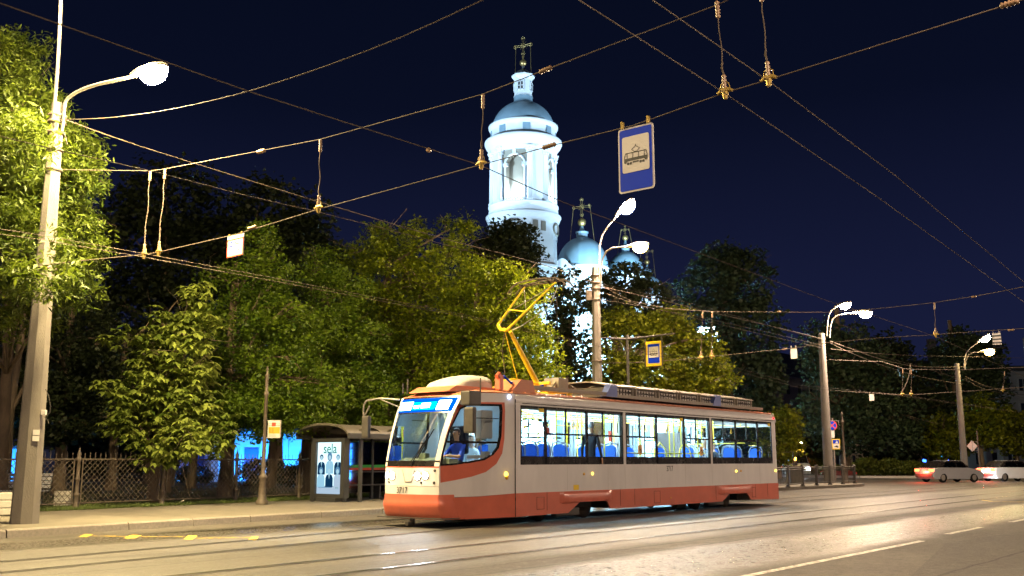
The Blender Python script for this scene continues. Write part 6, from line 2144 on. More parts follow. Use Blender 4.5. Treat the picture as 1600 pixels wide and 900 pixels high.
# --- lamps and marks on the near side
def side_lamp(s_, z, mat, name, r_=.04):
    y = -y_side(s_)
    mb = MB(); mb.ball((S(s_), y - .005, z), r_, 10); mb.build(name, M[mat], TR)
side_lamp(17.93, 1.15, 'marker_amber', 'side_indicator', .05); side_lamp(17.95, 1.07, 'marker_dim', 'side_indicator', .05)
side_lamp(18.02, 2.92, 'marker_blue', 'roof_marker', .045)
side_lamp(21.33, 1.13, 'marker_amber', 'side_marker', .035); side_lamp(20.95, 1.12, 'marker_dim', 'side_marker', .035)
side_lamp(29.3, 1.13, 'marker_amber', 'side_marker', .035); side_lamp(29.62, 1.13, 'marker_dim', 'side_marker', .035)
side_lamp(32.2, 1.12, 'marker_amber', 'side_marker', .04); side_lamp(32.2, 2.88, 'marker_red', 'roof_marker', .035)
side_lamp(25.2, .42, 'marker_dim', 'reflector', .025); side_lamp(20.95, .53, 'marker_dim', 'reflector', .03); side_lamp(21.6, .53, 'marker_dim', 'reflector', .03); side_lamp(28.9, .53, 'marker_dim', 'reflector', .03); side_lamp(29.6, .53, 'marker_dim', 'reflector', .03)
mb = MB(); mb.box(S(20.5), S(20.73), -HW - .004, -HW - .001, .735, .86); mb.build('yellow_square', M['sign_yellow'], TR)
text('3717', TR, .21, M['ink'], Vector((S(25.2), -HW - .004, 1.225)), (math.pi / 2, 0, 0), name='fleet_number', sx=.85, bold=.004)
mb = MB(); mb.tube([(S(18.45), -HW - .02, ZW1 + .05), (S(32.1), -HW - .02, ZW1 + .05)], .012, 4); mb.tube([(S(18.25), -HW - .015, ZG - .005), (X1, -HW - .015, ZG - .005)], .01, 4)
mb.build('gutter', M['tram_black'], TR)
M['sticker_orange'] = pbr('sticker_orange', (.75, .38, .08), .5)
for s_ in (23.55, 27.0):
    mb = MB(); mb.box(S(s_), S(s_) + .2, -HW + .005, -HW + .009, 1.62, 1.88); st_ = mb.build('wheelchair_sticker', M['sticker_orange'], TR)
    mb = MB(); c = Vector((S(s_) + .1, -HW + .003, 1.72)); mb.tube([c + Vector((math.cos(a) * .045, 0, math.sin(a) * .045)) for a in [i * .5 for i in range(-4, 8)]], .008, 4); mb.tube([c + Vector((-.02, 0, .12)), c + Vector((-.01, 0, .03)), c + Vector((.05, 0, .02)), c + Vector((.07, 0, -.05))], .009, 4)
    mb.build('wheelchair_symbol', M['ink'], st_)
for s_, z in ((19.12, 2.6), (25.85, 2.6), (31.75, 2.6)):
    mb = MB(); mb.box(S(s_), S(s_) + .2, -HW + .005, -HW + .009, z, z + .1); mb.build('notice', M['sign_yellow'], TR)

mb = MB()
for a_, b_, c_, d_ in ((24.3, 24.62, .3, .62), (30.35, 30.6, .3, .6), (19.0, 19.28, .32, .6)):
    mb.cut(); mb.tube([(S(a_), -HW - .013, c_), (S(b_), -HW - .013, c_), (S(b_), -HW - .013, d_), (S(a_), -HW - .013, d_), (S(a_), -HW - .013, c_)], .006, 4)
mb.build('hatch', M['tram_black'], TR)
mb = MB()
for s_ in (20.25, 22.05, 22.865, 24.5, 26.1, 27.72, 29.4, 31.0):
    mb.cut(); mb.box(S(s_) - .004, S(s_) + .004, -HW - .0015, -HW + .001, ZR + .02, ZW0 - .01)
mb.build('panel_seam', M['tram_pillar'], TR)
# --- floor, ceiling, interior
mb = MB(); mb.box(X0, X1 - .05, -HW + .06, HW - .06, .55, .72); mb.box(S(16.3), X0, -.8, .8, .6, .715); mb.build('floor', M['interior_floor'], TR)
mb = MB(); mb.box(X0 + .02, X1 - .12, -HW + .06, HW - .06, 2.84, 2.9); mb.box(X0 + .02, X1 - .12, -HW + .06, -HW + .3, 2.76, 2.84); mb.box(X0 + .02, X1 - .12, HW - .3, HW - .06, 2.76, 2.84)
mb.build('ceiling', M['interior'], TR)
mb = MB()
for y in (-.55, .55): mb.box(X0 + .3, X1 - .4, y - .09, y + .09, 2.815, 2.838)
mb.build('ceiling_light', M['tube_light'], TR)
mb = MB()
for sg in (-1, 1):
    mb.box(X0 + .02, X1 - .1, *sorted((sg * (HW - .055), sg * (HW - .1))), .72, 1.42)
    mb.box(X0 + .02, X1 - .1, *sorted((sg * (HW - .055), sg * (HW - .12))), 2.66, 2.84)
for s_ in (19.33, 21.02, 22.7, 24.4, 25.98, 27.55, 29.3, 30.85, 31.95):
    mb.box(S(s_), S(s_) + .12, HW - .14, HW - .055, 1.42, 2.8)
for s_ in (22.72, 27.6): mb.box(S(s_), S(s_) + .08, -HW + .055, -HW + .1, 1.42, 2.8)
mb.build('inner_lining', M['interior'], TR)
M['curtain'] = pbr('door_leaf', (.35, .45, .52), .5, var=.06)
for a, b in ((20.3, 21.1), (23.3, 24.4), (26.9, 27.6)):       # far side door leaves
    for c in (a, (a + b) / 2):
        mb = MB(); w_ = (b - a) / 2
        mb.slab([rc(S(c) + .03, S(c) + w_ - .02, .72, 2.66), rc(S(c) + .12, S(c) + w_ - .12, 1.0, 2.55)], lambda p, q: Vector((p, HW - .06, q)), lambda p, q: Vector((p, HW - .1, q)))
        mb.build('door_leaf', M['curtain'], TR)
# cab partition, console, driver equipment
mb = MB(); mb.box(X0 - .03, X0 + .03, -HW + .1, -.45, .72, 2.85); mb.box(X0 - .03, X0 + .03, .35, HW - .1, .72, 2.85)
mb.box(X0 - .03, X0 + .03, -.45, .35, 2.3, 2.85)
mb.build('cab_partition', M['curtain'], TR)
mb = MB(); mb.bbox(S(17.35), S(17.75), -.95, -.78, 1.95, 2.6, .02); mb.tube([(S(17.3), -.98, 1.5), (S(17.3), -.98, 2.1), (S(17.45), -.98, 2.33), (S(17.72), -.98, 2.36)], .014, 5)
mb.bbox(S(17.25), S(17.75), -1.0, -.6, 1.5, 1.58, .01); mb.bbox(S(17.45), S(17.6), -1.0, -.85, 1.58, 1.66, .01)
mb.build('cab_cabinet', M['tram_pillar'], TR)
mb = MB(); mb.slab([[(S(16.2), 1.1), (S(16.75), 1.1), (S(16.8), 1.42), (S(16.5), 1.52), (S(16.25), 1.45)]], lambda a, b: Vector((a, -.62, b)), lambda a, b: Vector((a, .62, b)))
mb.bbox(S(16.4), S(16.55), -.1, .1, 1.45, 1.62, .02); mb.bbox(S(16.5), S(16.8), -.75, -.62, 1.2, 1.5, .02)
M['console'] = pbr('console', (.16, .17, .12), .5)
mb.build('dashboard', M['console'], TR)
mb = MB(); mb.box(S(17.5), S(17.72), -1.0, -.99, 1.42, 1.6); mb.box(S(17.0), S(17.2), -1.02, -1.0, 1.4, 1.47); mb.build('cab_papers', M['sign_white'], TR)
mb = MB(); mb.bbox(S(17.3), S(17.45), -.5, .0, 1.6, 2.25, .05); mb.bbox(S(16.85), S(17.4), -.5, .0, 1.15, 1.28, .04); mb.box(S(17.1), S(17.2), -.3, -.2, .72, 1.15); mb.build('driver_seat', M['tram_black'], TR)
mb = MB(); mb.box(S(16.8), S(17.8), -.5, .5, 2.8, 2.83); mb.build('cab_lamp', M['cab_light'], TR)
# seats
def seat_proto():
    o = empty('passenger_seat', (0, 0, 0)); o.parent = TR
    mb = MB(); mb.bbox(-.2, .22, -.2, .2, .43, .5, .03); mb.box(-.05, .08, -.05, .05, .0, .43); mb.build('seat_base', M['seat_shell'], o)
    mb = MB()
    lp_ = rrect(-.19, .19, .42, .99, .13, 5)
    mb.slab([lp_], lambda a, b: Vector((-.18 - (b - .42) * .14, a, b)), lambda a, b: Vector((-.23 - (b - .42) * .14, a, b)))
    mb.build('backrest', M['seat_blue'], o)
    mb = MB()
    pts = [Vector((-.22 - (z - .42) * .14, y, z)) for y, z in ((-.23, .7), (-.24, .9), (-.18, 1.02), (0, 1.07), (.18, 1.02), (.24, .9), (.23, .7))]
    mb.tube(pts, .02, 6); mb.build('grab_handle', M['seat_shell'], o)
    return o
sp0 = seat_proto()
FZ = .72
first = True
for s_, y, flip in ((19.05, -.85, 0), (19.55, -.85, 0), (20.05, -.85, 0), (20.75, -.85, 0), (22.5, -.85, 1), (18.95, .8, 0), (19.75, .8, 0), (22.0, .8, 0), (22.6, .8, 1),
                    (24.95, .75, 0), (25.4, .75, 0), (27.35, -.5, 1), (26.5, .8, 0), (29.4, -.85, 1), (30.0, -.8, 0), (30.45, -.8, 0), (31.5, -.75, 1), (30.1, .8, 0), (31.4, .8, 1), (31.4, .2, 1), (24.0, .7, 0), (29.35, .8, 0), (28.3, .8, 0)):
    o = sp0 if first else copy_tree(sp0, TR)
    first = False
    o.location = (S(s_), y, FZ + .15)
    o.rotation_euler = (0, 0, math.pi if flip else 0)
# seats set lengthwise, seen from the side in the middle of the tram
for s_ in (25.3, 26.25):
    o = copy_tree(sp0, TR); o.location = (S(s_), .85, FZ); o.rotation_euler = (0, 0, -math.pi / 2)
# yellow poles, rails and straps
def vpole(s_, y):
    mb = MB(); mb.tube([(S(s_), y, FZ), (S(s_), y, 2.8)], .019, 7); mb.build('grab_pole', M['rail_yellow'], TR)
for s_, y in ((18.55, -.6), (20.05, .4), (20.55, -.7), (20.35, .55), (21.55, -.3), (21.95, -.5), (22.35, -.95), (23.05, -.95), (23.0, .4), (24.7, .3), (25.0, -.4), (26.6, -.6), (26.85, -.3), (27.1, .4), (28.25, -.5), (28.6, .3), (29.8, .2), (31.0, .4)):
    vpole(s_, y)
mb = MB()
for y in (-.62, .62):
    mb.tube([(S(18.5), y, 2.58), (S(31.6), y, 2.58)], .017, 6)
    for s_ in (19.2, 21, 23, 25, 27, 29, 31): mb.tube([(S(s_), y, 2.58), (S(s_), y, 2.84)], .014, 5)
mb.tube([(S(18.45), -1.08, 2.1), (S(19.35), -1.08, 2.1)], .018, 6)
mb.tube([(S(22.95), -1.08, 1.66), (S(27.6), -1.08, 1.66)], .02, 6)
mb.tube([(S(27.85), -.3, 1.95), (S(31.9), -.3, 2.05)], .018, 6)
mb.tube([(S(26.15), -1.0, 1.5), (S(26.25), -1.0, 1.8), (S(26.5), -1.0, 1.97), (S(26.8), -1.0, 1.8), (S(26.95), -1.0, 1.5)], .02, 6)
mb.tube([(S(25.55), -.5, 1.4), (S(25.7), -.5, 1.8), (S(25.95), -.5, 1.98), (S(26.25), -.5, 1.8), (S(26.4), -.5, 1.4)], .02, 6)
mb.tube([(S(21.5), .3, 2.4), (S(22.6), .3, 2.4)], .016, 6); mb.tube([(S(21.9), -.4, 2.45), (S(22.6), -.4, 2.45)], .016, 6)
mb.tube([(S(19.7), -.2, 2.7), (S(19.95), -.4, 2.6), (S(20.05), -.5, 2.3), (S(20.05), -.5, 1.3)], .02, 6)
mb.tube([(S(31.0), -.9, 1.95), (S(31.6), -.9, 1.95), (S(31.8), -.9, 1.75), (S(31.9), -.9, 1.75)], .02, 6)
mb.build('handrail', M['rail_yellow'], TR)
def strap(s_, y):
    mb = MB()
    c = Vector((S(s_), y, 2.58))
    mb.tube([c, c - Vector((0, 0, .12))], .008, 4)
    a = c - Vector((0, 0, .12))
    mb.tube([a, a + Vector((-.055, 0, -.1)), a + Vector((-.05, 0, -.125)), a + Vector((.05, 0, -.125)), a + Vector((.055, 0, -.1)), a], .012, 5)
    mb.build('hand_strap', M['strap_orange'], TR)
for s_, y in ((18.5, .62), (18.7, .62), (18.85, -.62), (19.05, .62), (19.9, -.62), (20.4, .62), (20.9, .62), (21.4, -.62), (21.7, -.62), (22.3, -.62), (23.05, .62), (23.2, .62), (23.35, .62), (23.6, .62), (23.9, .62), (24.75, -.62), (25.35, -.62), (26.2, -.62), (26.35, .62), (26.9, -.62), (27.0, .62), (28.2, .62), (28.4, -.62), (28.55, .62), (30.3, -.62)):
    strap(s_, y)
mb = MB()
for s_, y, z, w_, h_ in ((18.85, .9, 2.15, .22, .42), (24.75, .3, 1.95, .24, .3), (20.25, -.55, 2.1, .14, .2)):
    mb.box(S(s_), S(s_) + w_, y, y + .02, z, z + h_)
mb.build('inside_notice', M['sign_white'], TR)
mb = MB(); mb.box(S(20.28), S(20.42), -.58, -.53, 2.1, 2.28); mb.box(S(24.35), S(24.42), .2, .26, 2.0, 2.3); mb.build('ticket_validator', M['sign_red'], TR)
mb = MB(); mb.box(S(28.4), S(29.0), .3, HW - .12, .72, 2.35); mb.build('rear_cabinet', M['facade_b'], TR)

# --- bogies
for c in (20.55, 28.3):
    B = empty('bogie', (S(c), 0, 0)); B.parent = TR
    for dx in (-.95, .95):
        for sg in (-1, 1):
            mb = MB()
            q = Matrix.Rotation(math.pi / 2, 4, 'X')
            mb.lathe([(.001, -.05), (.12, -.06), (.14, -.05), (.26, -.04), (.31, -.06), (.31, .06), (.34, .07), (.001, .07)], n=24, M=T3(dx, sg * .78, .335) @ q)
            mb.build('wheel', M['steel'] if False else M['iron'], B)
        mb = MB(); mb.tube([(dx, -.75, .335), (dx, .75, .335)], .06, 8); mb.build('axle', M['dark_metal'], B)
    mb = MB()
    for sg in (-1, 1):
        mb.bbox(-1.0, 1.0, *sorted((sg * .86, sg * 1.0)), .3, .46, .03)
        mb.bbox(-.5, .5, *sorted((sg * .88, sg * 1.04)), .1, .3, .03)
        for dx in (-.3, 0, .3): mb.tube([(dx, sg * .95, .3), (dx, sg * .95, .5)], .07, 8)
    mb.bbox(-.5, .5, -.8, .8, .25, .5, .03)
    mb.build('bogie_frame', M['dark_metal'], B)
mb = MB(); mb.bbox(S(22.8), S(24.6), -1.0, 1.0, .2, .56, .03); mb.cut(); mb.bbox(S(25.0), S(26.8), -.95, .95, .22, .56, .03); mb.cut(); mb.bbox(S(17.0), S(19.2), -.8, .8, .12, .56, .03); mb.cut(); mb.bbox(S(30.0), S(32.0), -.9, .9, .2, .56, .03); mb.cut(); mb.tube([(S(26.0), -.9, .2), (S(26.5), -.9, .2)], .12, 8)
mb.build('underfloor_box', M['dark_metal'], TR)

# ================================================================ PEOPLE
def skin_mesh(verts, edges, radii, mats, parent, name, bone_mat, sub=2):
    me = bpy.data.meshes.new(name); me.from_pydata(verts, edges, [])
    o = bpy.data.objects.new(name, me); COL.objects.link(o)
    md = o.modifiers.new('s', 'SKIN'); md.use_smooth_shade = True
    sv_ = me.skin_vertices[0].data
    for i, r_ in enumerate(radii):
        sv_[i].radius = (r_, r_) if not isinstance(r_, tuple) else r_
    sv_[0].use_root = True
    sb = o.modifiers.new('d', 'SUBSURF'); sb.levels = sub; sb.render_levels = sub
    dg = bpy.context.evaluated_depsgraph_get(); dg.update()
    m2 = bpy.data.meshes.new_from_object(o.evaluated_get(dg))
    bpy.data.objects.remove(o)
    m2.materials.clear()
    for m_ in mats: m2.materials.append(m_)
    vv = [Vector(v) for v in verts]
    segs = [(vv[a], vv[b], bone_mat[i]) for i, (a, b) in enumerate(edges)]
    for p in m2.polygons:
        c = p.center; best = 1e9; bi = 0
        for a, b, mi in segs:
            d = b - a; t_ = max(0, min(1, (c - a).dot(d) / max(1e-9, d.length_squared)))
            q = (c - a - d * t_).length
            if q < best: best, bi = q, mi
        p.material_index = bi; p.use_smooth = True
    r_ = bpy.data.objects.new(name, m2); COL.objects.link(r_); r_.parent = parent
    return r_


def person(loc, rz, label, pose, top, bottom, hair, skin=(0.5, 0.3, 0.2), long_hair=False, group=None, sc=1.0):
    """x forward, z up; hips at the seat when sitting"""
    root = empty('person', loc, rz, label, 'person', group)
    root.scale = (sc, sc, sc)
    sit = pose != 'stand'
    hz = .52 if sit else .93
    V = []; E = []; R = []; B = []
    def add(p, r_, parent_=None, mi=0):
        V.append(tuple(p)); R.append(r_)
        if parent_ is not None: E.append((parent_, len(V) - 1)); B.append(mi)
        return len(V) - 1
    lean = .05 if pose != 'drive' else .12
    hip = add((0, 0, hz), (.13, .15))
    bel = add((lean * .3, 0, hz + .2), (.11, .14), hip, 0)
    ch = add((lean * .8, 0, hz + .4), (.12, .165), bel, 0)
    nk = add((lean, 0, hz + .52), (.06, .065), ch, 0)
    n2 = add((lean + .01, 0, hz + .58), (.05, .052), nk, 2)
    h0 = add((lean + .02, 0, hz + .645), (.07, .065), n2, 2)
    h1 = add((lean + .03, 0, hz + .72), (.095, .078), h0, 2)
    h2 = add((lean + .02, 0, hz + .80), (.085, .072), h1, 2)
    for sg in (-1, 1):
        sh = add((lean * .8, sg * .17, hz + .43), .062, ch, 0)
        if pose == 'drive':
            el = (lean + .18, sg * .25, hz + .2); wr = (lean + .42, sg * .16, hz + .22)
        elif pose == 'sit':
            el = (lean + .02, sg * .24, hz + .16); wr = (lean + .25, sg * .12, hz + .08)
        else:
            el = (lean - .02, sg * .25, hz + .14); wr = (lean + .06, sg * .27, hz - .1)
        e1 = add(el, .044, sh, 0); w1 = add(wr, .03, e1, 0 if pose != 'drive' else 2)
        d = (Vector(wr) - Vector(el)).normalized()
        pm = add(Vector(wr) + d * .055, (.036, .02), w1, 2)
        side = Vector((0, 0, 1)).cross(d).normalized() if abs(d.z) < .9 else Vector((1, 0, 0))
        for fi, (o_, ln) in enumerate(((-.03, .055), (-.01, .068), (.01, .064), (.03, .05))):
            k1 = add(Vector(wr) + d * (.085) + side * o_, .0095, pm, 2)
            add(Vector(wr) + d * (.085 + ln) + side * o_ - Vector((0, 0, ln * .4)), .008, k1, 2)
        add(Vector(wr) + d * .07 + side * (-.055 * sg) - Vector((0, 0, .01)), .0095, pm, 2)
        if sit:
            kn_ = add((.42, sg * .12, hz - .01), .065, None)
            E.append((hip, kn_)); B.append(1)
            an = add((.45, sg * .12, .1), .04, kn_, 1)
        else:
            kn_ = add((.02, sg * .1, .5), .062, None); E.append((hip, kn_)); B.append(1)
            an = add((0, sg * .1, .1), .042, kn_, 1)
        he = add((V[an][0] + .02, V[an][1], .045), .042, an, 3)
        add((V[an][0] + .17, V[an][1], .035), (.04, .03), he, 3)
    sk = pbr('skin', skin, .5, var=.05)
    body = skin_mesh(V, E, R, [top, bottom, sk, M['rubber']], root, 'body', B, 2)
    hx, hzz = lean + .025, hz + .735
    # face: nose, ears, eyes, mouth as parts of the head
    mb = MB(); mb.tube([(hx + .075, 0, hzz + .025), (hx + .105, 0, hzz - .02), (hx + .085, 0, hzz - .03)], [.008, .013, .01], 6)
    for sg in (-1, 1): mb.ball((hx - .005, sg * .078, hzz - .005), .02, 6)
    mb.build('nose_and_ears', sk, root)
    mb = MB()
    for sg in (-1, 1): mb.ball((hx + .082, sg * .03, hzz + .018), .009, 6)
    mb.box(hx + .083, hx + .092, -.022, .022, hzz - .062, hzz - .056)
    mb.build('eyes_and_mouth', M['ink'], root)
    mb = MB(); n_ = 12
    pr = [(.001, .128), (.05, .118), (.082, .09), (.096, .05), (.1, .01)] + ([(.1, -.08), (.09, -.16)] if long_hair else [(.097, -.03), (.07, -.06)])
    for i in range(len(pr) - 1):
        for k in range(16):
            a0_, a1_ = math.tau * k / 16, math.tau * (k + 1) / 16
            am = (a0_ + a1_) / 2
            front = math.cos(am) > .45
            if front and pr[i + 1][1] < .06: continue
            mb.add([(hx - .012 + pr[i][0] * math.cos(a0_) * 1.0, pr[i][0] * .86 * math.sin(a0_), hzz + pr[i][1]), (hx - .012 + pr[i][0] * math.cos(a1_), pr[i][0] * .86 * math.sin(a1_), hzz + pr[i][1]),
                    (hx - .012 + pr[i + 1][0] * math.cos(a1_), pr[i + 1][0] * .86 * math.sin(a1_), hzz + pr[i + 1][1]), (hx - .012 + pr[i + 1][0] * math.cos(a0_), pr[i + 1][0] * .86 * math.sin(a0_), hzz + pr[i + 1][1])], [(0, 1, 2, 3)], 0, True)
    mb.build('hair', hair, root)
    return root


M['cloth_blue'] = pbr('cloth_blue', (.02, .07, .55), .8, var=.1, scale=8)
M['cloth_dark'] = pbr('cloth_dark', (.02, .025, .035), .85, var=.2, scale=8)
M['cloth_jeans'] = pbr('cloth_jeans', (.04, .07, .14), .85, var=.2, scale=8)
M['cloth_white'] = pbr('cloth_white', (.6, .66, .7), .8, var=.1)
M['hair_brown'] = pbr('hair_brown', (.06, .04, .03), .6)
M['hair_grey'] = pbr('hair_grey', (.45, .47, .5), .6)
def pattern_cloth():
    m, t, out = new_mat('cloth_patterned')
    tcn = t.nodes.new('ShaderNodeTexCoord'); vo = t.nodes.new('ShaderNodeTexVoronoi'); vo.inputs['Scale'].default_value = 16
    t.links.new(tcn.outputs['Object'], vo.inputs['Vector'])
    rp = t.nodes.new('ShaderNodeValToRGB'); rp.color_ramp.interpolation = 'CONSTANT'
    els = rp.color_ramp.elements
    els[0].color = (.7, .74, .78, 1); els[1].position = .62; els[1].color = (.05, .2, .5, 1)
    e = els.new(.78); e.color = (.55, .3, .05, 1)
    e = els.new(.88); e.color = (.03, .05, .08, 1)
    t.links.new(vo.outputs['Color'], rp.inputs[0])
    b = t.nodes.new('ShaderNodeBsdfPrincipled'); b.inputs['Roughness'].default_value = .8
    t.links.new(rp.outputs[0], b.inputs['Base Color']); t.links.new(b.outputs[0], out.inputs[0])
    return m
M['cloth_pattern'] = pattern_cloth()
person(W(17.25, 15.6, .82), ROAD_ROT + math.pi, 'tram driver in a blue shirt sitting at the dashboard behind the windscreen', 'drive', M['cloth_blue'], M['cloth_dark'], M['hair_brown'], sc=1.0)
person(W(28.75, 15.6, .80), ROAD_ROT - math.pi * .5, 'passenger in a patterned white shirt sitting by a rear window of the tram', 'sit', M['cloth_pattern'], M['cloth_jeans'], M['hair_grey'], sc=1.0)
person(W(21.55, 14.95, .72), ROAD_ROT + .25, 'passenger in dark clothes standing at the first double window, arms hanging', 'stand', M['cloth_dark'], M['cloth_dark'], M['hair_grey'], sc=.98)
person(W(18.72, 16.5, .72), ROAD_ROT + math.pi, 'grey haired passenger sitting on the far side behind the first tram window', 'sit', M['cloth_white'], M['cloth_jeans'], M['hair_grey'], long_hair=True, sc=1.0)
person(W(30.85, 16.3, .72), ROAD_ROT + math.pi * .9, 'passenger in dark clothes sitting at the far side near the tram rear', 'sit', M['cloth_dark'], M['cloth_dark'], M['hair_brown'], sc=1.0)

# ================================================================ TREES
def mesh_np(name, P, nq, mat, parent, tone=None, smooth=False):
    """P: (n,4,3) quads"""
    n = len(P)
    me = bpy.data.meshes.new(name)
    me.vertices.add(4 * n); me.loops.add(4 * n); me.polygons.add(n)
    me.vertices.foreach_set('co', P.astype(np.float32).ravel())
    me.loops.foreach_set('vertex_index', np.arange(4 * n, dtype=np.int32))
    me.polygons.foreach_set('loop_start', np.arange(n, dtype=np.int32) * 4)
    if tone is not None:
        at_ = me.attributes.new('tone', 'FLOAT', 'FACE')
        at_.data.foreach_set('value', tone.astype(np.float32))
    me.materials.append(mat)
    me.update()
    o = bpy.data.objects.new(name, me); COL.objects.link(o); o.parent = parent
    return o


def leaves(rng, centers, tones, per, spread, size, ratio, droop=0.0, palm=0, flat=.6):
    """leaf quads around cluster centres"""
    m = len(centers)
    c = np.repeat(centers, per, axis=0)
    tn = np.repeat(tones, per)
    sp = np.repeat(spread, per) if hasattr(spread, '__len__') else np.full(len(c), spread)
    off = rng.normal(0, 1, (len(c), 3))
    ln = np.linalg.norm(off, axis=1, keepdims=True)
    off = off / ln * np.minimum(ln, 2.0)
    off[:, 2] *= flat
    c = c + off * sp[:, None] * .55
    if palm:
        a = rng.uniform(0, math.tau, len(c))
        k = palm
        c2 = np.repeat(c, k, axis=0)
        aa = np.repeat(a, k) + np.tile((np.arange(k) - (k - 1) / 2) * (math.tau / (k + .8)), len(c))
        dr = np.repeat(rng.uniform(.15, .75, len(c)), k)
        d = np.stack([np.cos(aa) * np.cos(dr), np.sin(aa) * np.cos(dr), -np.sin(dr)], 1)
        up = np.stack([np.cos(aa) * np.sin(dr), np.sin(aa) * np.sin(dr), np.cos(dr)], 1)
        up += rng.normal(0, .2, up.shape)
        tn = np.repeat(tn, k); c = c2
    else:
        d = rng.normal(0, 1, (len(c), 3)); d[:, 2] = d[:, 2] * .6 - droop
        d /= np.linalg.norm(d, axis=1, keepdims=True)
        up = rng.normal(0, .7, (len(c), 3)); up[:, 2] += .9
    sd = np.cross(d, up); sd /= np.linalg.norm(sd, axis=1, keepdims=True) + 1e-9
    n_ = np.cross(sd, d)
    L_ = size * rng.choice([.55, .8, 1.0, 1.25, 1.5], len(c), p=[.2, .25, .25, .2, .1])[:, None]
    w = L_ * ratio
    P = np.zeros((len(c), 4, 3))
    P[:, 0] = c
    P[:, 1] = c + d * L_ * .55 + sd * w + n_ * w * .25
    P[:, 2] = c + d * L_ - n_ * L_ * .1
    P[:, 3] = c + d * L_ * .55 - sd * w + n_ * w * .25
    t = np.clip(tn + rng.normal(0, .16, len(c)), 0, 1)
    return P, t


def tree(name, label, base, trunk_h, trunk_r, lobes, clusters, per, spread, leaf, ratio, mat, seed, palm=0, droop=.1, group=None, limbs=26, lean=(0, 0), shell=.55, flat=.65, cat='tree'):
    """lobes: list of (x, y, z, rx, ry, rz) in world coordinates"""
    rng = np.random.default_rng(seed)
    o = empty(name, base, 0, label, cat, group)
    b = np.array(base)
    Lb = np.array(lobes, float)
    vol = Lb[:, 3] * Lb[:, 4] * Lb[:, 5]
    pr = vol ** .75; pr /= pr.sum()
    pick = rng.choice(len(Lb), clusters, p=pr)
    dirs = rng.normal(0, 1, (clusters, 3)); dirs /= np.linalg.norm(dirs, axis=1, keepdims=True)
    rad = shell + (1.08 - shell) * rng.uniform(0, 1, clusters) ** .6
    rad *= 1 + .14 * np.sin(dirs[:, 0] * 5 + pick) * np.cos(dirs[:, 2] * 6 + pick * 2)
    cen = Lb[pick, :3] + dirs * Lb[pick, 3:] * rad[:, None] - b
    cen = cen[cen[:, 2] > .8]
    tones = rng.uniform(.15, .85, len(cen))
    P, t = leaves(rng, cen, tones, per, spread * rng.uniform(.6, 1.35, len(cen)), leaf, ratio, droop, palm, flat)
    mesh_np('crown', P, 4, mat, o, t)
    mb = MB()
    top = Vector((lean[0], lean[1], trunk_h))
    pts = [Vector((0, 0, -.05)), Vector((lean[0] * .1, lean[1] * .1, trunk_h * .15)), Vector((lean[0] * .45 + rng.normal(0, .08), lean[1] * .45, trunk_h * .55)), top]
    mb.tube(pts, [trunk_r * 1.35, trunk_r, trunk_r * .8, trunk_r * .5], 10)
    idx = rng.choice(len(cen), min(limbs, len(cen)), replace=False)
    for i in idx:
        c = Vector(cen[i])
        f = rng.uniform(.45, 1.0)
        st = pts[2].lerp(top, (f - .45) / .55) if f > .55 else pts[1].lerp(pts[2], .8)
        if c.z < st.z - 1: st = pts[1].lerp(pts[2], .6)
        mid = st.lerp(c, .5) + Vector((rng.normal(0, .25), rng.normal(0, .25), .12 * (c - st).length))
        r0 = trunk_r * rng.uniform(.16, .38)
        mb.tube([st, st.lerp(mid, .5) + Vector((0, 0, .05)), mid, mid.lerp(c, .55), c], [r0, r0 * .75, r0 * .55, r0 * .35, r0 * .12], 5)
        for q in range(2):
            e_ = c + Vector(rng.normal(0, spread * 1.3, 3)); mb.tube([mid.lerp(c, .4), mid.lerp(c, .7).lerp(e_, .5), e_], [r0 * .3, r0 * .2, r0 * .06], 4)
    mb.build('trunk', M['bark'], o)
    return o


def lobe(px, py, Y, rpx, rpy, ry=None):
    """ellipsoid seen at a photo position with radii in photo pixels"""
    p = at(px, py, Y); k = pxm(Y, p.z)
    rx = rpx * k
    return (p.x, p.y, p.z, rx, ry if ry else rx * .85, rpy * k)


M['leaf_willow'] = leaf_mat('leaf_willow', (0.03, 0.055, 0.004), (0.11, 0.145, 0.012), .4)
M['leaf_chestnut'] = leaf_mat('leaf_chestnut', (0.06, 0.10, 0.01), (0.32, 0.38, 0.07), .35)
M['leaf_green'] = leaf_mat('leaf_green', (0.03, 0.07, 0.004), (0.15, 0.22, 0.012), .4)
M['leaf_yellow'] = leaf_mat('leaf_yellow', (0.06, 0.095, 0.003), (0.27, 0.33, 0.01), .45)
M['leaf_oak'] = leaf_mat('leaf_oak', (0.06, 0.09, 0.004), (0.26, 0.28, 0.012), .4)
M['leaf_shaded'] = leaf_mat('leaf_shaded', (0.014, 0.024, 0.009), (0.045, 0.06, 0.02), .3)  # dim leaf tones put in the shade of trees the lamps miss
M['leaf_poplar'] = leaf_mat('leaf_poplar', (0.028, 0.055, 0.028), (0.075, 0.11, 0.05), .35)
M['leaf_bush'] = leaf_mat('leaf_bush', (0.05, 0.075, 0.01), (0.13, 0.15, 0.02), .3)

def gbase(px, Y): p = at(px, 720, Y); return (p.x, Y, .15)

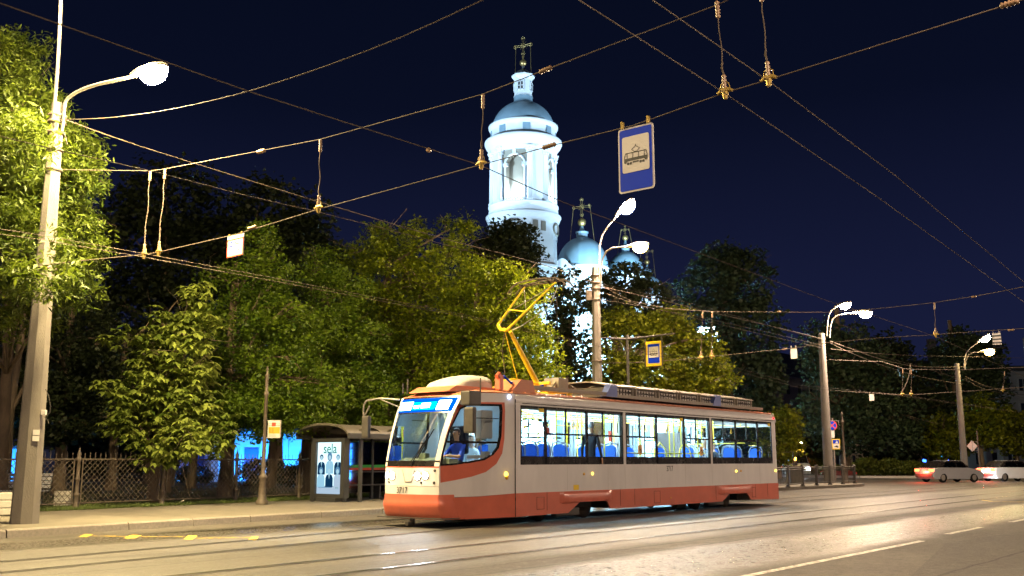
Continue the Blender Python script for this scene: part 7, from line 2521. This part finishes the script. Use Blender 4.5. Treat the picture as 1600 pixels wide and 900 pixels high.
tree('willow_tree', 'bright willow with slender leaves at the left edge, wrapped around the thick concrete pole', gbase(6, 29.5), 9.5, .17,
     [lobe(10, 90, 26, 55, 55), lobe(20, 180, 25, 80, 70, 2.2), lobe(75, 235, 24, 78, 55, 1.6), lobe(25, 285, 25, 85, 75, 2.2), lobe(110, 290, 23.5, 52, 48, 1.2), lobe(50, 380, 23.5, 85, 62, 2.0), lobe(118, 385, 23.2, 40, 60, 1.1), lobe(20, 470, 24.5, 70, 50, 1.8), lobe(115, 450, 23.5, 36, 26, 1.0), lobe(40, 440, 19.9, 70, 36, .5), lobe(30, 230, 20.2, 60, 60, .5), lobe(92, 398, 20.4, 28, 30, .4)],
     900, 62, .34, .165, .14, M['leaf_willow'], 11, droop=.5, limbs=34, lean=(.9, -3.2), shell=.3, flat=.8)
tree('chestnut_tree', 'young chestnut with large palmate pale leaves, behind the fence right of the concrete pole', gbase(243, 31.8), 6.0, .17,
     [lobe(297, 462, 30.8, 15, 24, .4), lobe(285, 500, 30.8, 42, 28, .9), lobe(215, 540, 30.6, 46, 26, .9), lobe(300, 560, 30.8, 42, 44, 1.2), lobe(192, 600, 30.6, 38, 26, .8), lobe(250, 610, 30.5, 64, 46, 1.3), lobe(228, 665, 30.3, 62, 40, 1.3), lobe(302, 685, 30.2, 56, 26, 1.1), lobe(258, 700, 30, 40, 20, .8), lobe(330, 640, 30.7, 24, 26, .6)],
     230, 9, .40, .25, .2, M['leaf_chestnut'], 12, palm=6, limbs=60, shell=.25)
tree('oak_tree', 'leafy green oak with a pointed top, behind the fence and the orange timetable board', gbase(355, 36), 8.5, .24,
     [lobe(402, 385, 36, 24, 38, .9), lobe(412, 440, 36, 52, 38, 1.5), lobe(372, 500, 36, 58, 44, 1.8), lobe(440, 520, 35.5, 66, 50, 1.8), lobe(360, 590, 35, 62, 52, 2), lobe(452, 600, 34.5, 68, 52, 1.9), lobe(400, 645, 34, 84, 36, 2), lobe(490, 640, 34, 52, 38, 1.5), lobe(340, 655, 34.5, 40, 34, 1.4), lobe(345, 432, 36.5, 28, 16, .6)],
     820, 52, .40, .125, .3, M['leaf_green'], 13, limbs=36, shell=.45)
tree('maple_tree', 'green maple with upright twigs behind the poster end of the shelter', gbase(480, 40), 9, .26,
     [lobe(500, 425, 40, 30, 34, 1), lobe(530, 470, 40, 56, 50, 2), lobe(500, 540, 39, 66, 50, 2), lobe(570, 560, 39, 60, 56, 2), lobe(520, 620, 38, 76, 46, 2.2), lobe(600, 640, 38, 50, 50, 1.8), lobe(560, 668, 37, 60, 20, 1.6)],
     720, 50, .46, .13, .32, M['leaf_green'], 14, limbs=34, shell=.45)
tree('maple_tree', 'yellowish maple with several pointed tops, centre of the tree row behind the shelter', gbase(600, 44), 11, .28,
     [lobe(590, 380, 44, 22, 34, 1), lobe(640, 372, 44, 26, 34, 1), lobe(712, 368, 44, 30, 30, 1.1), lobe(562, 400, 44, 24, 26, .9), lobe(620, 430, 44, 62, 48, 2), lobe(700, 430, 43.5, 62, 50, 2), lobe(590, 500, 43, 62, 50, 2), lobe(680, 510, 43, 70, 52, 2), lobe(650, 580, 42, 76, 46, 2), lobe(730, 570, 42, 46, 48, 1.6)],
     900, 46, .48, .14, .34, M['leaf_yellow'], 15, limbs=40, shell=.45)
tree('maple_tree', 'yellow green maple right behind the pantograph of the tram', gbase(745, 40), 8.5, .24,
     [lobe(765, 440, 40.5, 46, 34, 1.5), lobe(815, 450, 40, 40, 26, 1.2), lobe(790, 500, 40, 58, 44, 1.8), lobe(735, 530, 40, 50, 50, 1.7), lobe(830, 545, 39.5, 42, 36, 1.4), lobe(780, 580, 39, 66, 36, 1.8), lobe(850, 585, 39, 34, 18, 1.1), lobe(700, 590, 39, 44, 30, 1.5)],
     640, 46, .42, .135, .34, M['leaf_yellow'], 16, limbs=30, shell=.45)
tree('lime_tree', 'dark crowned tree silhouetted in front of the foot of the bell tower', gbase(795, 62), 13, .34,
     [lobe(795, 375, 62, 36, 26), lobe(765, 400, 62, 34, 30), lobe(815, 400, 62, 28, 26), lobe(790, 450, 62, 60, 44)],
     460, 26, .6, .26, .4, M['leaf_shaded'], 17, limbs=18)
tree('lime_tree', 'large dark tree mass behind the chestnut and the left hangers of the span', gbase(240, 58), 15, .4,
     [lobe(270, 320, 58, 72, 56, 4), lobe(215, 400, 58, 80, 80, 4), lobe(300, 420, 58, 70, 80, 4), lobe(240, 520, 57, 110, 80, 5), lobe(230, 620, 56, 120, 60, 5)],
     760, 30, .9, .3, .42, M['leaf_shaded'], 18, limbs=20)
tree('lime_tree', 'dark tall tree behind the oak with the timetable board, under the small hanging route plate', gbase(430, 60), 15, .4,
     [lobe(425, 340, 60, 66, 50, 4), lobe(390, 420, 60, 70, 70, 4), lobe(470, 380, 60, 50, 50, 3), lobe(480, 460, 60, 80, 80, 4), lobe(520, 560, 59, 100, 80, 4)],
     680, 30, .9, .3, .42, M['leaf_shaded'], 19, limbs=20)
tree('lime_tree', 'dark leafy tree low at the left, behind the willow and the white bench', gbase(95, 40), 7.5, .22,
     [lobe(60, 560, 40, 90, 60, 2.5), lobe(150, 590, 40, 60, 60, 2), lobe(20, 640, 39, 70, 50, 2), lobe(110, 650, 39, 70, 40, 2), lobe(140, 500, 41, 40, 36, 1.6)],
     420, 40, .5, .16, .38, M['leaf_shaded'], 20, limbs=22)
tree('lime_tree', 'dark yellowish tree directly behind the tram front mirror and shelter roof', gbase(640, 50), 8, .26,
     [lobe(640, 610, 50, 70, 50, 2.4), lobe(720, 620, 50, 50, 40, 2), lobe(600, 670, 49, 60, 34, 2)],
     360, 30, .6, .2, .38, M['leaf_green'], 21, limbs=16)
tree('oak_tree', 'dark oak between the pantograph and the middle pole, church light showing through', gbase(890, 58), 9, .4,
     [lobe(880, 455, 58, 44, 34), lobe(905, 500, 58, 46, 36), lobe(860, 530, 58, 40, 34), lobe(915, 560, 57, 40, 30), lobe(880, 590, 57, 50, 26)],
     210, 24, .42, .24, .42, M['leaf_shaded'], 22, limbs=20, shell=.6)
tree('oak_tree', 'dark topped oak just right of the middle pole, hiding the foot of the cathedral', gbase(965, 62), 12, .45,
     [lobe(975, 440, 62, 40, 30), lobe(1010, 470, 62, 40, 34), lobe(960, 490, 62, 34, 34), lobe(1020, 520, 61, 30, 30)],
     230, 26, .45, .25, .42, M['leaf_shaded'], 23, limbs=20, shell=.6)
tree('oak_tree', 'broad lamp lit oak with round leaf clumps, behind the yellow framed stop sign', gbase(985, 50), 7, .42,
     [lobe(975, 515, 50, 38, 30), lobe(1040, 530, 50, 48, 36), lobe(1085, 560, 49.5, 44, 38), lobe(1112, 590, 49, 32, 28), lobe(1020, 590, 49, 66, 34), lobe(960, 580, 49, 40, 30), lobe(1070, 605, 48.5, 50, 26), lobe(1045, 500, 50, 34, 22)],
     560, 48, .45, .16, .42, M['leaf_oak'], 24, limbs=30, shell=.6)
tree('poplar_tree', 'tall dark poplar with a teal lit flank, right of the cathedral', gbase(1140, 92), 20, .5,
     [lobe(1130, 420, 92, 44, 38, 3), lobe(1105, 450, 92, 44, 44, 3), lobe(1165, 440, 92, 40, 50, 3), lobe(1110, 520, 92, 50, 60, 3.5), lobe(1175, 530, 92, 44, 70, 3.5), lobe(1140, 610, 92, 76, 60, 4), lobe(1195, 590, 92, 26, 40, 2), lobe(1160, 680, 92, 70, 40, 4)],
     760, 26, .9, .38, .42, M['leaf_poplar'], 25, limbs=24)
tree('poplar_tree', 'dark poplar behind the island pole, under its two lanterns', gbase(1320, 96), 16, .45,
     [lobe(1285, 530, 96, 28, 34, 2), lobe(1275, 570, 96, 28, 44, 2), lobe(1320, 560, 96, 46, 52, 3), lobe(1350, 590, 96, 46, 60, 3), lobe(1300, 640, 95, 54, 60, 3), lobe(1370, 660, 95, 60, 50, 3)],
     620, 26, .9, .36, .42, M['leaf_poplar'], 26, limbs=20)
tree('lime_tree', 'black crowned tree between the island pole and the office block', gbase(1395, 104), 12, .4,
     [lobe(1400, 590, 104, 40, 50, 3), lobe(1420, 640, 104, 40, 50, 3), lobe(1375, 560, 105, 30, 40, 3), lobe(1400, 690, 103, 60, 30, 3)],
     360, 24, .9, .38, .42, M['leaf_shaded'], 27, limbs=14)
tree('poplar_tree', 'tall dark tree right behind the far pole with the lit lantern', gbase(1500, 112), 17, .45,
     [lobe(1500, 545, 112, 38, 30, 3), lobe(1530, 570, 112, 38, 40, 3), lobe(1480, 590, 112, 34, 50, 3), lobe(1530, 620, 112, 40, 40, 3), lobe(1480, 660, 112, 44, 40, 3)],
     520, 24, 1.0, .42, .42, M['leaf_poplar'], 28, limbs=16)
for i, (px, py, Y, rx, ry, lab) in enumerate(((1535, 655, 96, 40, 40, 'small amber lit tree right of the far pole, behind the diamond sign'), (1590, 670, 98, 34, 34, 'small amber lit tree cut off at the right edge of the picture'), (1478, 680, 100, 34, 32, 'small dim tree left of the far pole'))):
    tree('lime_tree', lab, gbase(px, Y), 5, .2, [lobe(px - 8, py - 8, Y, rx * .75, ry * .8), lobe(px + 12, py + 10, Y, rx * .8, ry * .8), lobe(px, py + 22, Y, rx, ry * .6)], 170, 24, .6, .3, .42, M['leaf_oak'], 40 + i, limbs=12, group='small trees at the far crossing')
tree('lime_tree', 'dense dark green tree beside the corner house, right of the tram rear', gbase(1215, 78), 4, .22, [lobe(1222, 665, 78, 22, 30, 2), lobe(1212, 700, 78, 30, 28, 2), lobe(1236, 700, 79, 14, 20, 1.5)], 200, 26, .5, .24, .42, M['leaf_oak'], 44, limbs=10)
tree('lime_tree', 'dark tree at the far end of the side street, left of the island pole', gbase(1272, 140), 6, .3, [lobe(1275, 705, 140, 22, 22), lobe(1262, 725, 140, 22, 16)], 160, 22, .9, .4, .42, M['leaf_shaded'], 45, limbs=8)

# trees filling the dark park behind, each with trunk and crown
k = 0
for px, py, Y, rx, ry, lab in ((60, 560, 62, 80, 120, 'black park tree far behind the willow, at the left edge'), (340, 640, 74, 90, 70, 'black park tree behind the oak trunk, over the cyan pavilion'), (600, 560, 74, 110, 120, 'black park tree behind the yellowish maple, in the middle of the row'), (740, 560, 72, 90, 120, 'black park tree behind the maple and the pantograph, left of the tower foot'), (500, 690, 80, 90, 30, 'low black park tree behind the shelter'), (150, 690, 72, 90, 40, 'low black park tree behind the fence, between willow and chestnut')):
    tree('park_tree', lab, gbase(px, Y), 8, .3, [lobe(px, py, Y, rx, ry, 4), lobe(px - rx * .5, py + ry * .4, Y, rx * .7, ry * .6, 4), lobe(px + rx * .5, py + ry * .4, Y, rx * .7, ry * .6, 4)], 330, 24, 1.1, .42, .42, M['leaf_shaded'], 50 + k, limbs=10, group='black trees deep in the park')
    k += 1
# bare trunks in the park seen under the crowns
k = 0
for px, Y, r_, lab in ((175, 45, .22, 'thick dark trunk behind the fence between chestnut and concrete pole'), (270, 52, .13, 'slim trunk left of the blue pavilion'), (262, 42, .16, 'slim trunk just right of the chestnut stem'), (300, 48, .2, 'leaning trunk in front of the blue pavilion'), (352, 44, .26, 'broad lamp lit trunk in front of the cyan pavilion'), (425, 50, .22, 'dark trunk behind the iron sign post'), (8, 34, .17, 'slim mottled trunk at the left edge behind the bench')):
    o = empty('tree_trunk', gbase(px, Y), 0, lab, 'tree', 'trunks in the park')
    mb = MB(); mb.tube([(0, 0, -.1), (.05, 0, 1), (.15 if px == 300 else .02, 0, 3), (.3, 0, 7)], [r_ * 1.3, r_, r_ * .85, r_ * .5], 10)
    mb.tube([(.1, 0, 3), (.8, .2, 5), (1.2, .3, 7)], [r_ * .4, r_ * .3, r_ * .1], 6); mb.tube([(.1, 0, 3.5), (-.8, .2, 5.2), (-1.3, .3, 7)], [r_ * .4, r_ * .3, r_ * .1], 6)
    mb.build('trunk', M['bark'], o)

# bushes
def bush(px, py, Y, rx, ry, label, mat='leaf_bush', group='clipped bushes on the far lawn', n=130, leaf=.16, seed=1):
    p = at(px, py, Y); kk = pxm(Y, 1)
    base = (p.x, Y, .15)
    rng = np.random.default_rng(seed)
    o = empty('bush', base, 0, label, 'bush', group)
    d = rng.normal(0, 1, (n, 3)); d /= np.linalg.norm(d, axis=1, keepdims=True)
    r_ = rng.uniform(.5, 1, (n, 1)) ** .5
    h = ry * 2 * kk
    cen = d * r_ * np.array([rx * kk, rx * kk * .8, h * .5]) + np.array([0, 0, h * .48])
    cen[:, 2] = np.maximum(cen[:, 2], .1)
    P, t = leaves(rng, cen, rng.uniform(.2, .8, n), 26, .34, leaf, .42)
    mesh_np('foliage', P, 4, M[mat], o, t)
    mb = MB()
    for i in range(7):
        c = cen[i]; mb.tube([(0, 0, -.05), (c[0] * .5, c[1] * .5, c[2] * .5), tuple(c)], [.05, .03, .01], 5)
    mb.build('stem', M['bark'], o)
for i, (px, py, Y, rx, ry, lab) in enumerate(((1352, 724, 88, 17, 14, 'rounded clipped bush on the far lawn, right of the railing end'), (1390, 724, 88.5, 22, 13, 'wide clipped bush, second of the row on the far lawn'), (1425, 727, 90, 20, 11, 'low clipped bush, last of the row towards the light coloured car'),
                                              (1300, 730, 92, 16, 8, 'low dark bush behind the island pole'), (1268, 728, 100, 20, 12, 'dark bush at the corner of the side street'), (1560, 716, 98, 24, 8, 'low bush behind the diamond sign at the right'))):
    bush(px, py, Y, rx, ry, lab, seed=60 + i)
for i, (px, Y, rx, ry, lab) in enumerate(((410, 54, 40, 20, 'dark rounded shrub behind the fence, left of the shelter'), (475, 50, 34, 18, 'dark shrub behind the fence touching the shelter'), (300, 60, 30, 12, 'low dark shrub under the blue pavilion'))):
    bush(px, 735, Y, rx, ry, lab, 'leaf_shaded', 'dark shrubs in the park', 120, .14, 70 + i)
# red flower bed
rg = np.random.default_rng(9)
p = at(1335, 742, 86.5)
c = np.stack([rg.uniform(at(1296, 742, 87).x, at(1336, 742, 87).x, 900), rg.normal(88, .6, 900), rg.uniform(.25, .5, 900)], 1)
P, t = leaves(rg, c, rg.uniform(.3, .7, 900), 1, .05, .16, .5)
M['flower'] = leaf_mat('flower_red', (.35, .03, .02), (.55, .06, .04), .2)
fb = mesh_np('flower_bed', P, 4, M['flower'], None, t)
tag(fb, 'bed of red flowers on the far lawn behind the island railing', 'flowers', None, 'stuff')

# ================================================================ CARS
M['car_glass'] = glass('car_glass', (.35, .38, .4), 1.0)
M['tail_lit'] = emit('tail_lit', (1.0, .05, .015), 22)
M['head_lit'] = emit('head_lit', (.8, .92, 1.0), 160)
def car(label, loc, rz, paint, L_=4.4, Wd=1.78, H=1.46, van=False, head=True, tail=True, cat='car'):
    o = empty('car' if not van else 'van', loc, rz, label, cat)
    hw = Wd / 2
    # body as stacked cross sections along x (front at +x)
    if van: pro = [(-L_ / 2, .45, .9, 1.95), (-L_ / 2 + .15, .28, .98, H - .1), (L_ / 2 - 1.3, .28, .98, H), (L_ / 2 - .55, .28, 1.0, H - .55), (L_ / 2 - .1, .3, .85, .95), (L_ / 2, .4, .7, .8)]
    mb = MB()
    if not van:
        low = [(-L_ / 2, .38), (-L_ / 2 - .0, .75), (-L_ / 2 + .08, .95), (-L_ / 2 + .7, 1.0), (L_ / 2 - 1.35, .98), (L_ / 2 - .35, .84), (L_ / 2 - .02, .66), (L_ / 2, .4), (L_ / 2 - .15, .22), (L_ / 2 - .42, .22)]
        cab_ = [(-L_ / 2 + .45, .98), (-L_ / 2 + 1.05, H - .06), (-L_ / 2 + 1.5, H), (.25, H), (.55, H - .05), (L_ / 2 - 1.2, .98)]
        wheels = (-L_ / 2 + .85, L_ / 2 - .85)
    else:
        low = [(-L_ / 2, .35), (-L_ / 2, 1.2), (L_ / 2 - .55, 1.2), (L_ / 2 - .08, 1.0), (L_ / 2, .5), (L_ / 2 - .1, .25)]
        cab_ = [(-L_ / 2, 1.19), (-L_ / 2 + .12, H), (L_ / 2 - 1.4, H), (L_ / 2 - .5, 1.19)]
        wheels = (-L_ / 2 + 1.0, L_ / 2 - .9)
    def loft(prof, w0, w1, zlo, zhi, mi=0):
        n = len(prof)
        rings = []
        for y_, sh in ((-1, .0), (-.985, .35), (-.93, .8), (-.8, 1)):
            pass
        f = lambda z: (w0 + (w1 - w0) * max(0, min(1, (z - zlo) / (zhi - zlo))))
        vs = []
        for k_, (yy, ins) in enumerate(((-1, .05), (-.96, 0), (.96, 0), (1, .05))):
            cx = sum(p[0] for p in prof) / n; cz = sum(p[1] for p in prof) / n
            for x, z in prof:
                vs.append(Vector((x + (cx - x) * ins, yy * f(z), z + (cz - z) * ins)))
        for k_ in range(3):
            for i in range(n):
                mb.add([vs[k_ * n + i], vs[k_ * n + (i + 1) % n], vs[(k_ + 1) * n + (i + 1) % n], vs[(k_ + 1) * n + i]], [(0, 1, 2, 3)], mi)
        mb.add(vs[:n], [tuple(range(n))[::-1]], mi); mb.add(vs[3 * n:], [tuple(range(n))], mi)
    # wheel arches cut into the lower outline
    arch = []
    zb = .22
    pts_low = [p for p in low]
    under = []
    for wx in reversed(wheels):
        for i in range(9):
            a = math.pi * i / 8
            under.append((wx + .37 * math.cos(a), zb + .37 * math.sin(a) + .0))
    front = [p for p in low if p[1] > .3 or p[0] > 0]
    prof = front + under + [(-L_ / 2 + .15, zb)]
    loft(prof, hw * .98, hw * .98, .2, 1)
    body = mb.build('body', paint, o)
    mb = MB(); loft(cab_, hw * .95, hw * .74, .98, H); mb.build('cabin', M['tram_black'] if not van else paint, o)
    mb = MB()
    lo_, hi_ = (.98, H) if not van else (1.22, H - .15)
    cabp = [(x, z + .004) for x, z in cab_]
    w_at = lambda z: hw * (.95 + (.74 - .95) * (z - lo_) / (hi_ - lo_)) + .008
    if not van:
        for x0, x1, y0, y1 in ((-L_ / 2 + .95, -.15, -L_ / 2 + 1.2, -.15), (-.08, L_ / 2 - 1.4, -.08, .35)):
            for sg in (-1, 1):
                za, zb_ = 1.03, H - .1
                mb.add([(x0, sg * w_at(za), za), (x1, sg * w_at(za), za), (y1, sg * w_at(zb_), zb_), (y0, sg * w_at(zb_), zb_)], [(0, 1, 2, 3)])
        mb.build('side_window', M['car_glass'], o)
        mb = MB(); mb.box(-L_ / 2 + 1.45, .3, -hw * .68, hw * .68, H - .01, H + .015); mb.build('roof', paint, o)
    else:
        x0, x1 = L_ / 2 - 1.38, L_ / 2 - .52
        mb.add([(x1 + .03, -hw * .85, 1.25), (x1 + .03, hw * .85, 1.25), (x0 + .05, hw * .72, H - .08), (x0 + .05, -hw * .72, H - .08)], [(0, 1, 2, 3)])
        mb.build('windscreen', M['tram_black'], o)
        mb = MB(); mb.bbox(L_ / 2 - 1.6, L_ / 2 - 1.3, -.6, .6, H, H + .2, .02); mb.build('roof_sign', M['marker_amber'], o)
    for wx in wheels:
        for sg in (-1, 1):
            mb = MB(); q = Matrix.Rotation(math.pi / 2, 4, 'X')
            mb.lathe([(.2, -.1), (.3, -.1), (.325, -.06), (.325, .06), (.3, .1), (.2, .1)], n=20, M=T3(wx, sg * (hw - .12), .325) @ q)
            wl = mb.build('wheel', M['rubber'], o)
            mb = MB(); mb.lathe([(.001, -.08 * 1), (.08, -.09), (.2, -.075)], n=10, M=T3(wx, sg * (hw - .12), .325) @ q, smooth=False); mb.lathe([(.001, .08), (.08, .09), (.2, .075)], n=10, M=T3(wx, sg * (hw - .12), .325) @ q, smooth=False)
            mb.build('rim', M['steel'], wl)
    for sg in (-1, 1):
        if head:
            mb = MB(); mb.bbox(L_ / 2 - .16, L_ / 2 + .02, *sorted((sg * hw * .55, sg * hw * .93)), .62, .74, .02); mb.build('headlight', M['head_lit'], o)
        mb = MB(); mb.bbox(-L_ / 2 - .02, -L_ / 2 + .12, *sorted((sg * hw * .5, sg * hw * .97)), .72, .9, .02); mb.build('tail_light', M['tail_lit'], o)
    mb = MB(); mb.bbox(-L_ / 2 - .05, -L_ / 2 + .1, -hw * .9, hw * .9, .36, .58, .03); mb.build('rear_bumper', M['dark_metal'] if not van else paint, o)
    if head:
        L = bpy.data.lights.new('headlight_beam', 'SPOT'); L.energy = 900 * LK; L.color = (.85, .93, 1); L.spot_size = math.radians(60); L.spot_blend = .8; L.shadow_soft_size = .1
        lo = bpy.data.objects.new('headlight_beam', L); COL.objects.link(lo); lo.parent = o; lo.location = (L_ / 2 + .1, 0, .68); lo.rotation_euler = Vector((1, 0, -.06)).to_track_quat('-Z', 'Y').to_euler()
    L = bpy.data.lights.new('tail_glow', 'POINT'); L.energy = 260 * LK; L.color = (1, .05, .02); L.shadow_soft_size = .1
    lo = bpy.data.objects.new('tail_glow', L); COL.objects.link(lo); lo.parent = o; lo.location = (-L_ / 2 - .25, 0, .75)
    return o


M['car_silver'] = pbr('car_silver', (.4, .4, .42), .3, metal=.5, var=.03, coat=.5)
M['car_white'] = pbr('car_white', (.6, .6, .6), .3, var=.03, coat=.5)
M['car_dark'] = pbr('car_dark', (.03, .03, .035), .25, var=.1, coat=.6)
M['van_white'] = pbr('van_white', (.5, .5, .5), .35, var=.05, coat=.3)
for px, Y, rz, pt, lab in ((1482, 70, 20, 'car_silver', 'silver saloon car with lit tail lamps crossing the junction, behind the white one'), (1577, 73, 18, 'car_white', 'white saloon car with lit tail lamps at the right edge, ahead of the silver one')):
    p = at(px, 720, Y); car(lab, (p.x, Y, .0), math.radians(rz), M[pt])
p = at(1243, 720, 96)
car('white van with bright headlights facing the viewer, in the side street behind the railing', (p.x, 96, 0), math.radians(-97), M['van_white'], 5.2, 1.95, 2.35, van=True, cat='van')
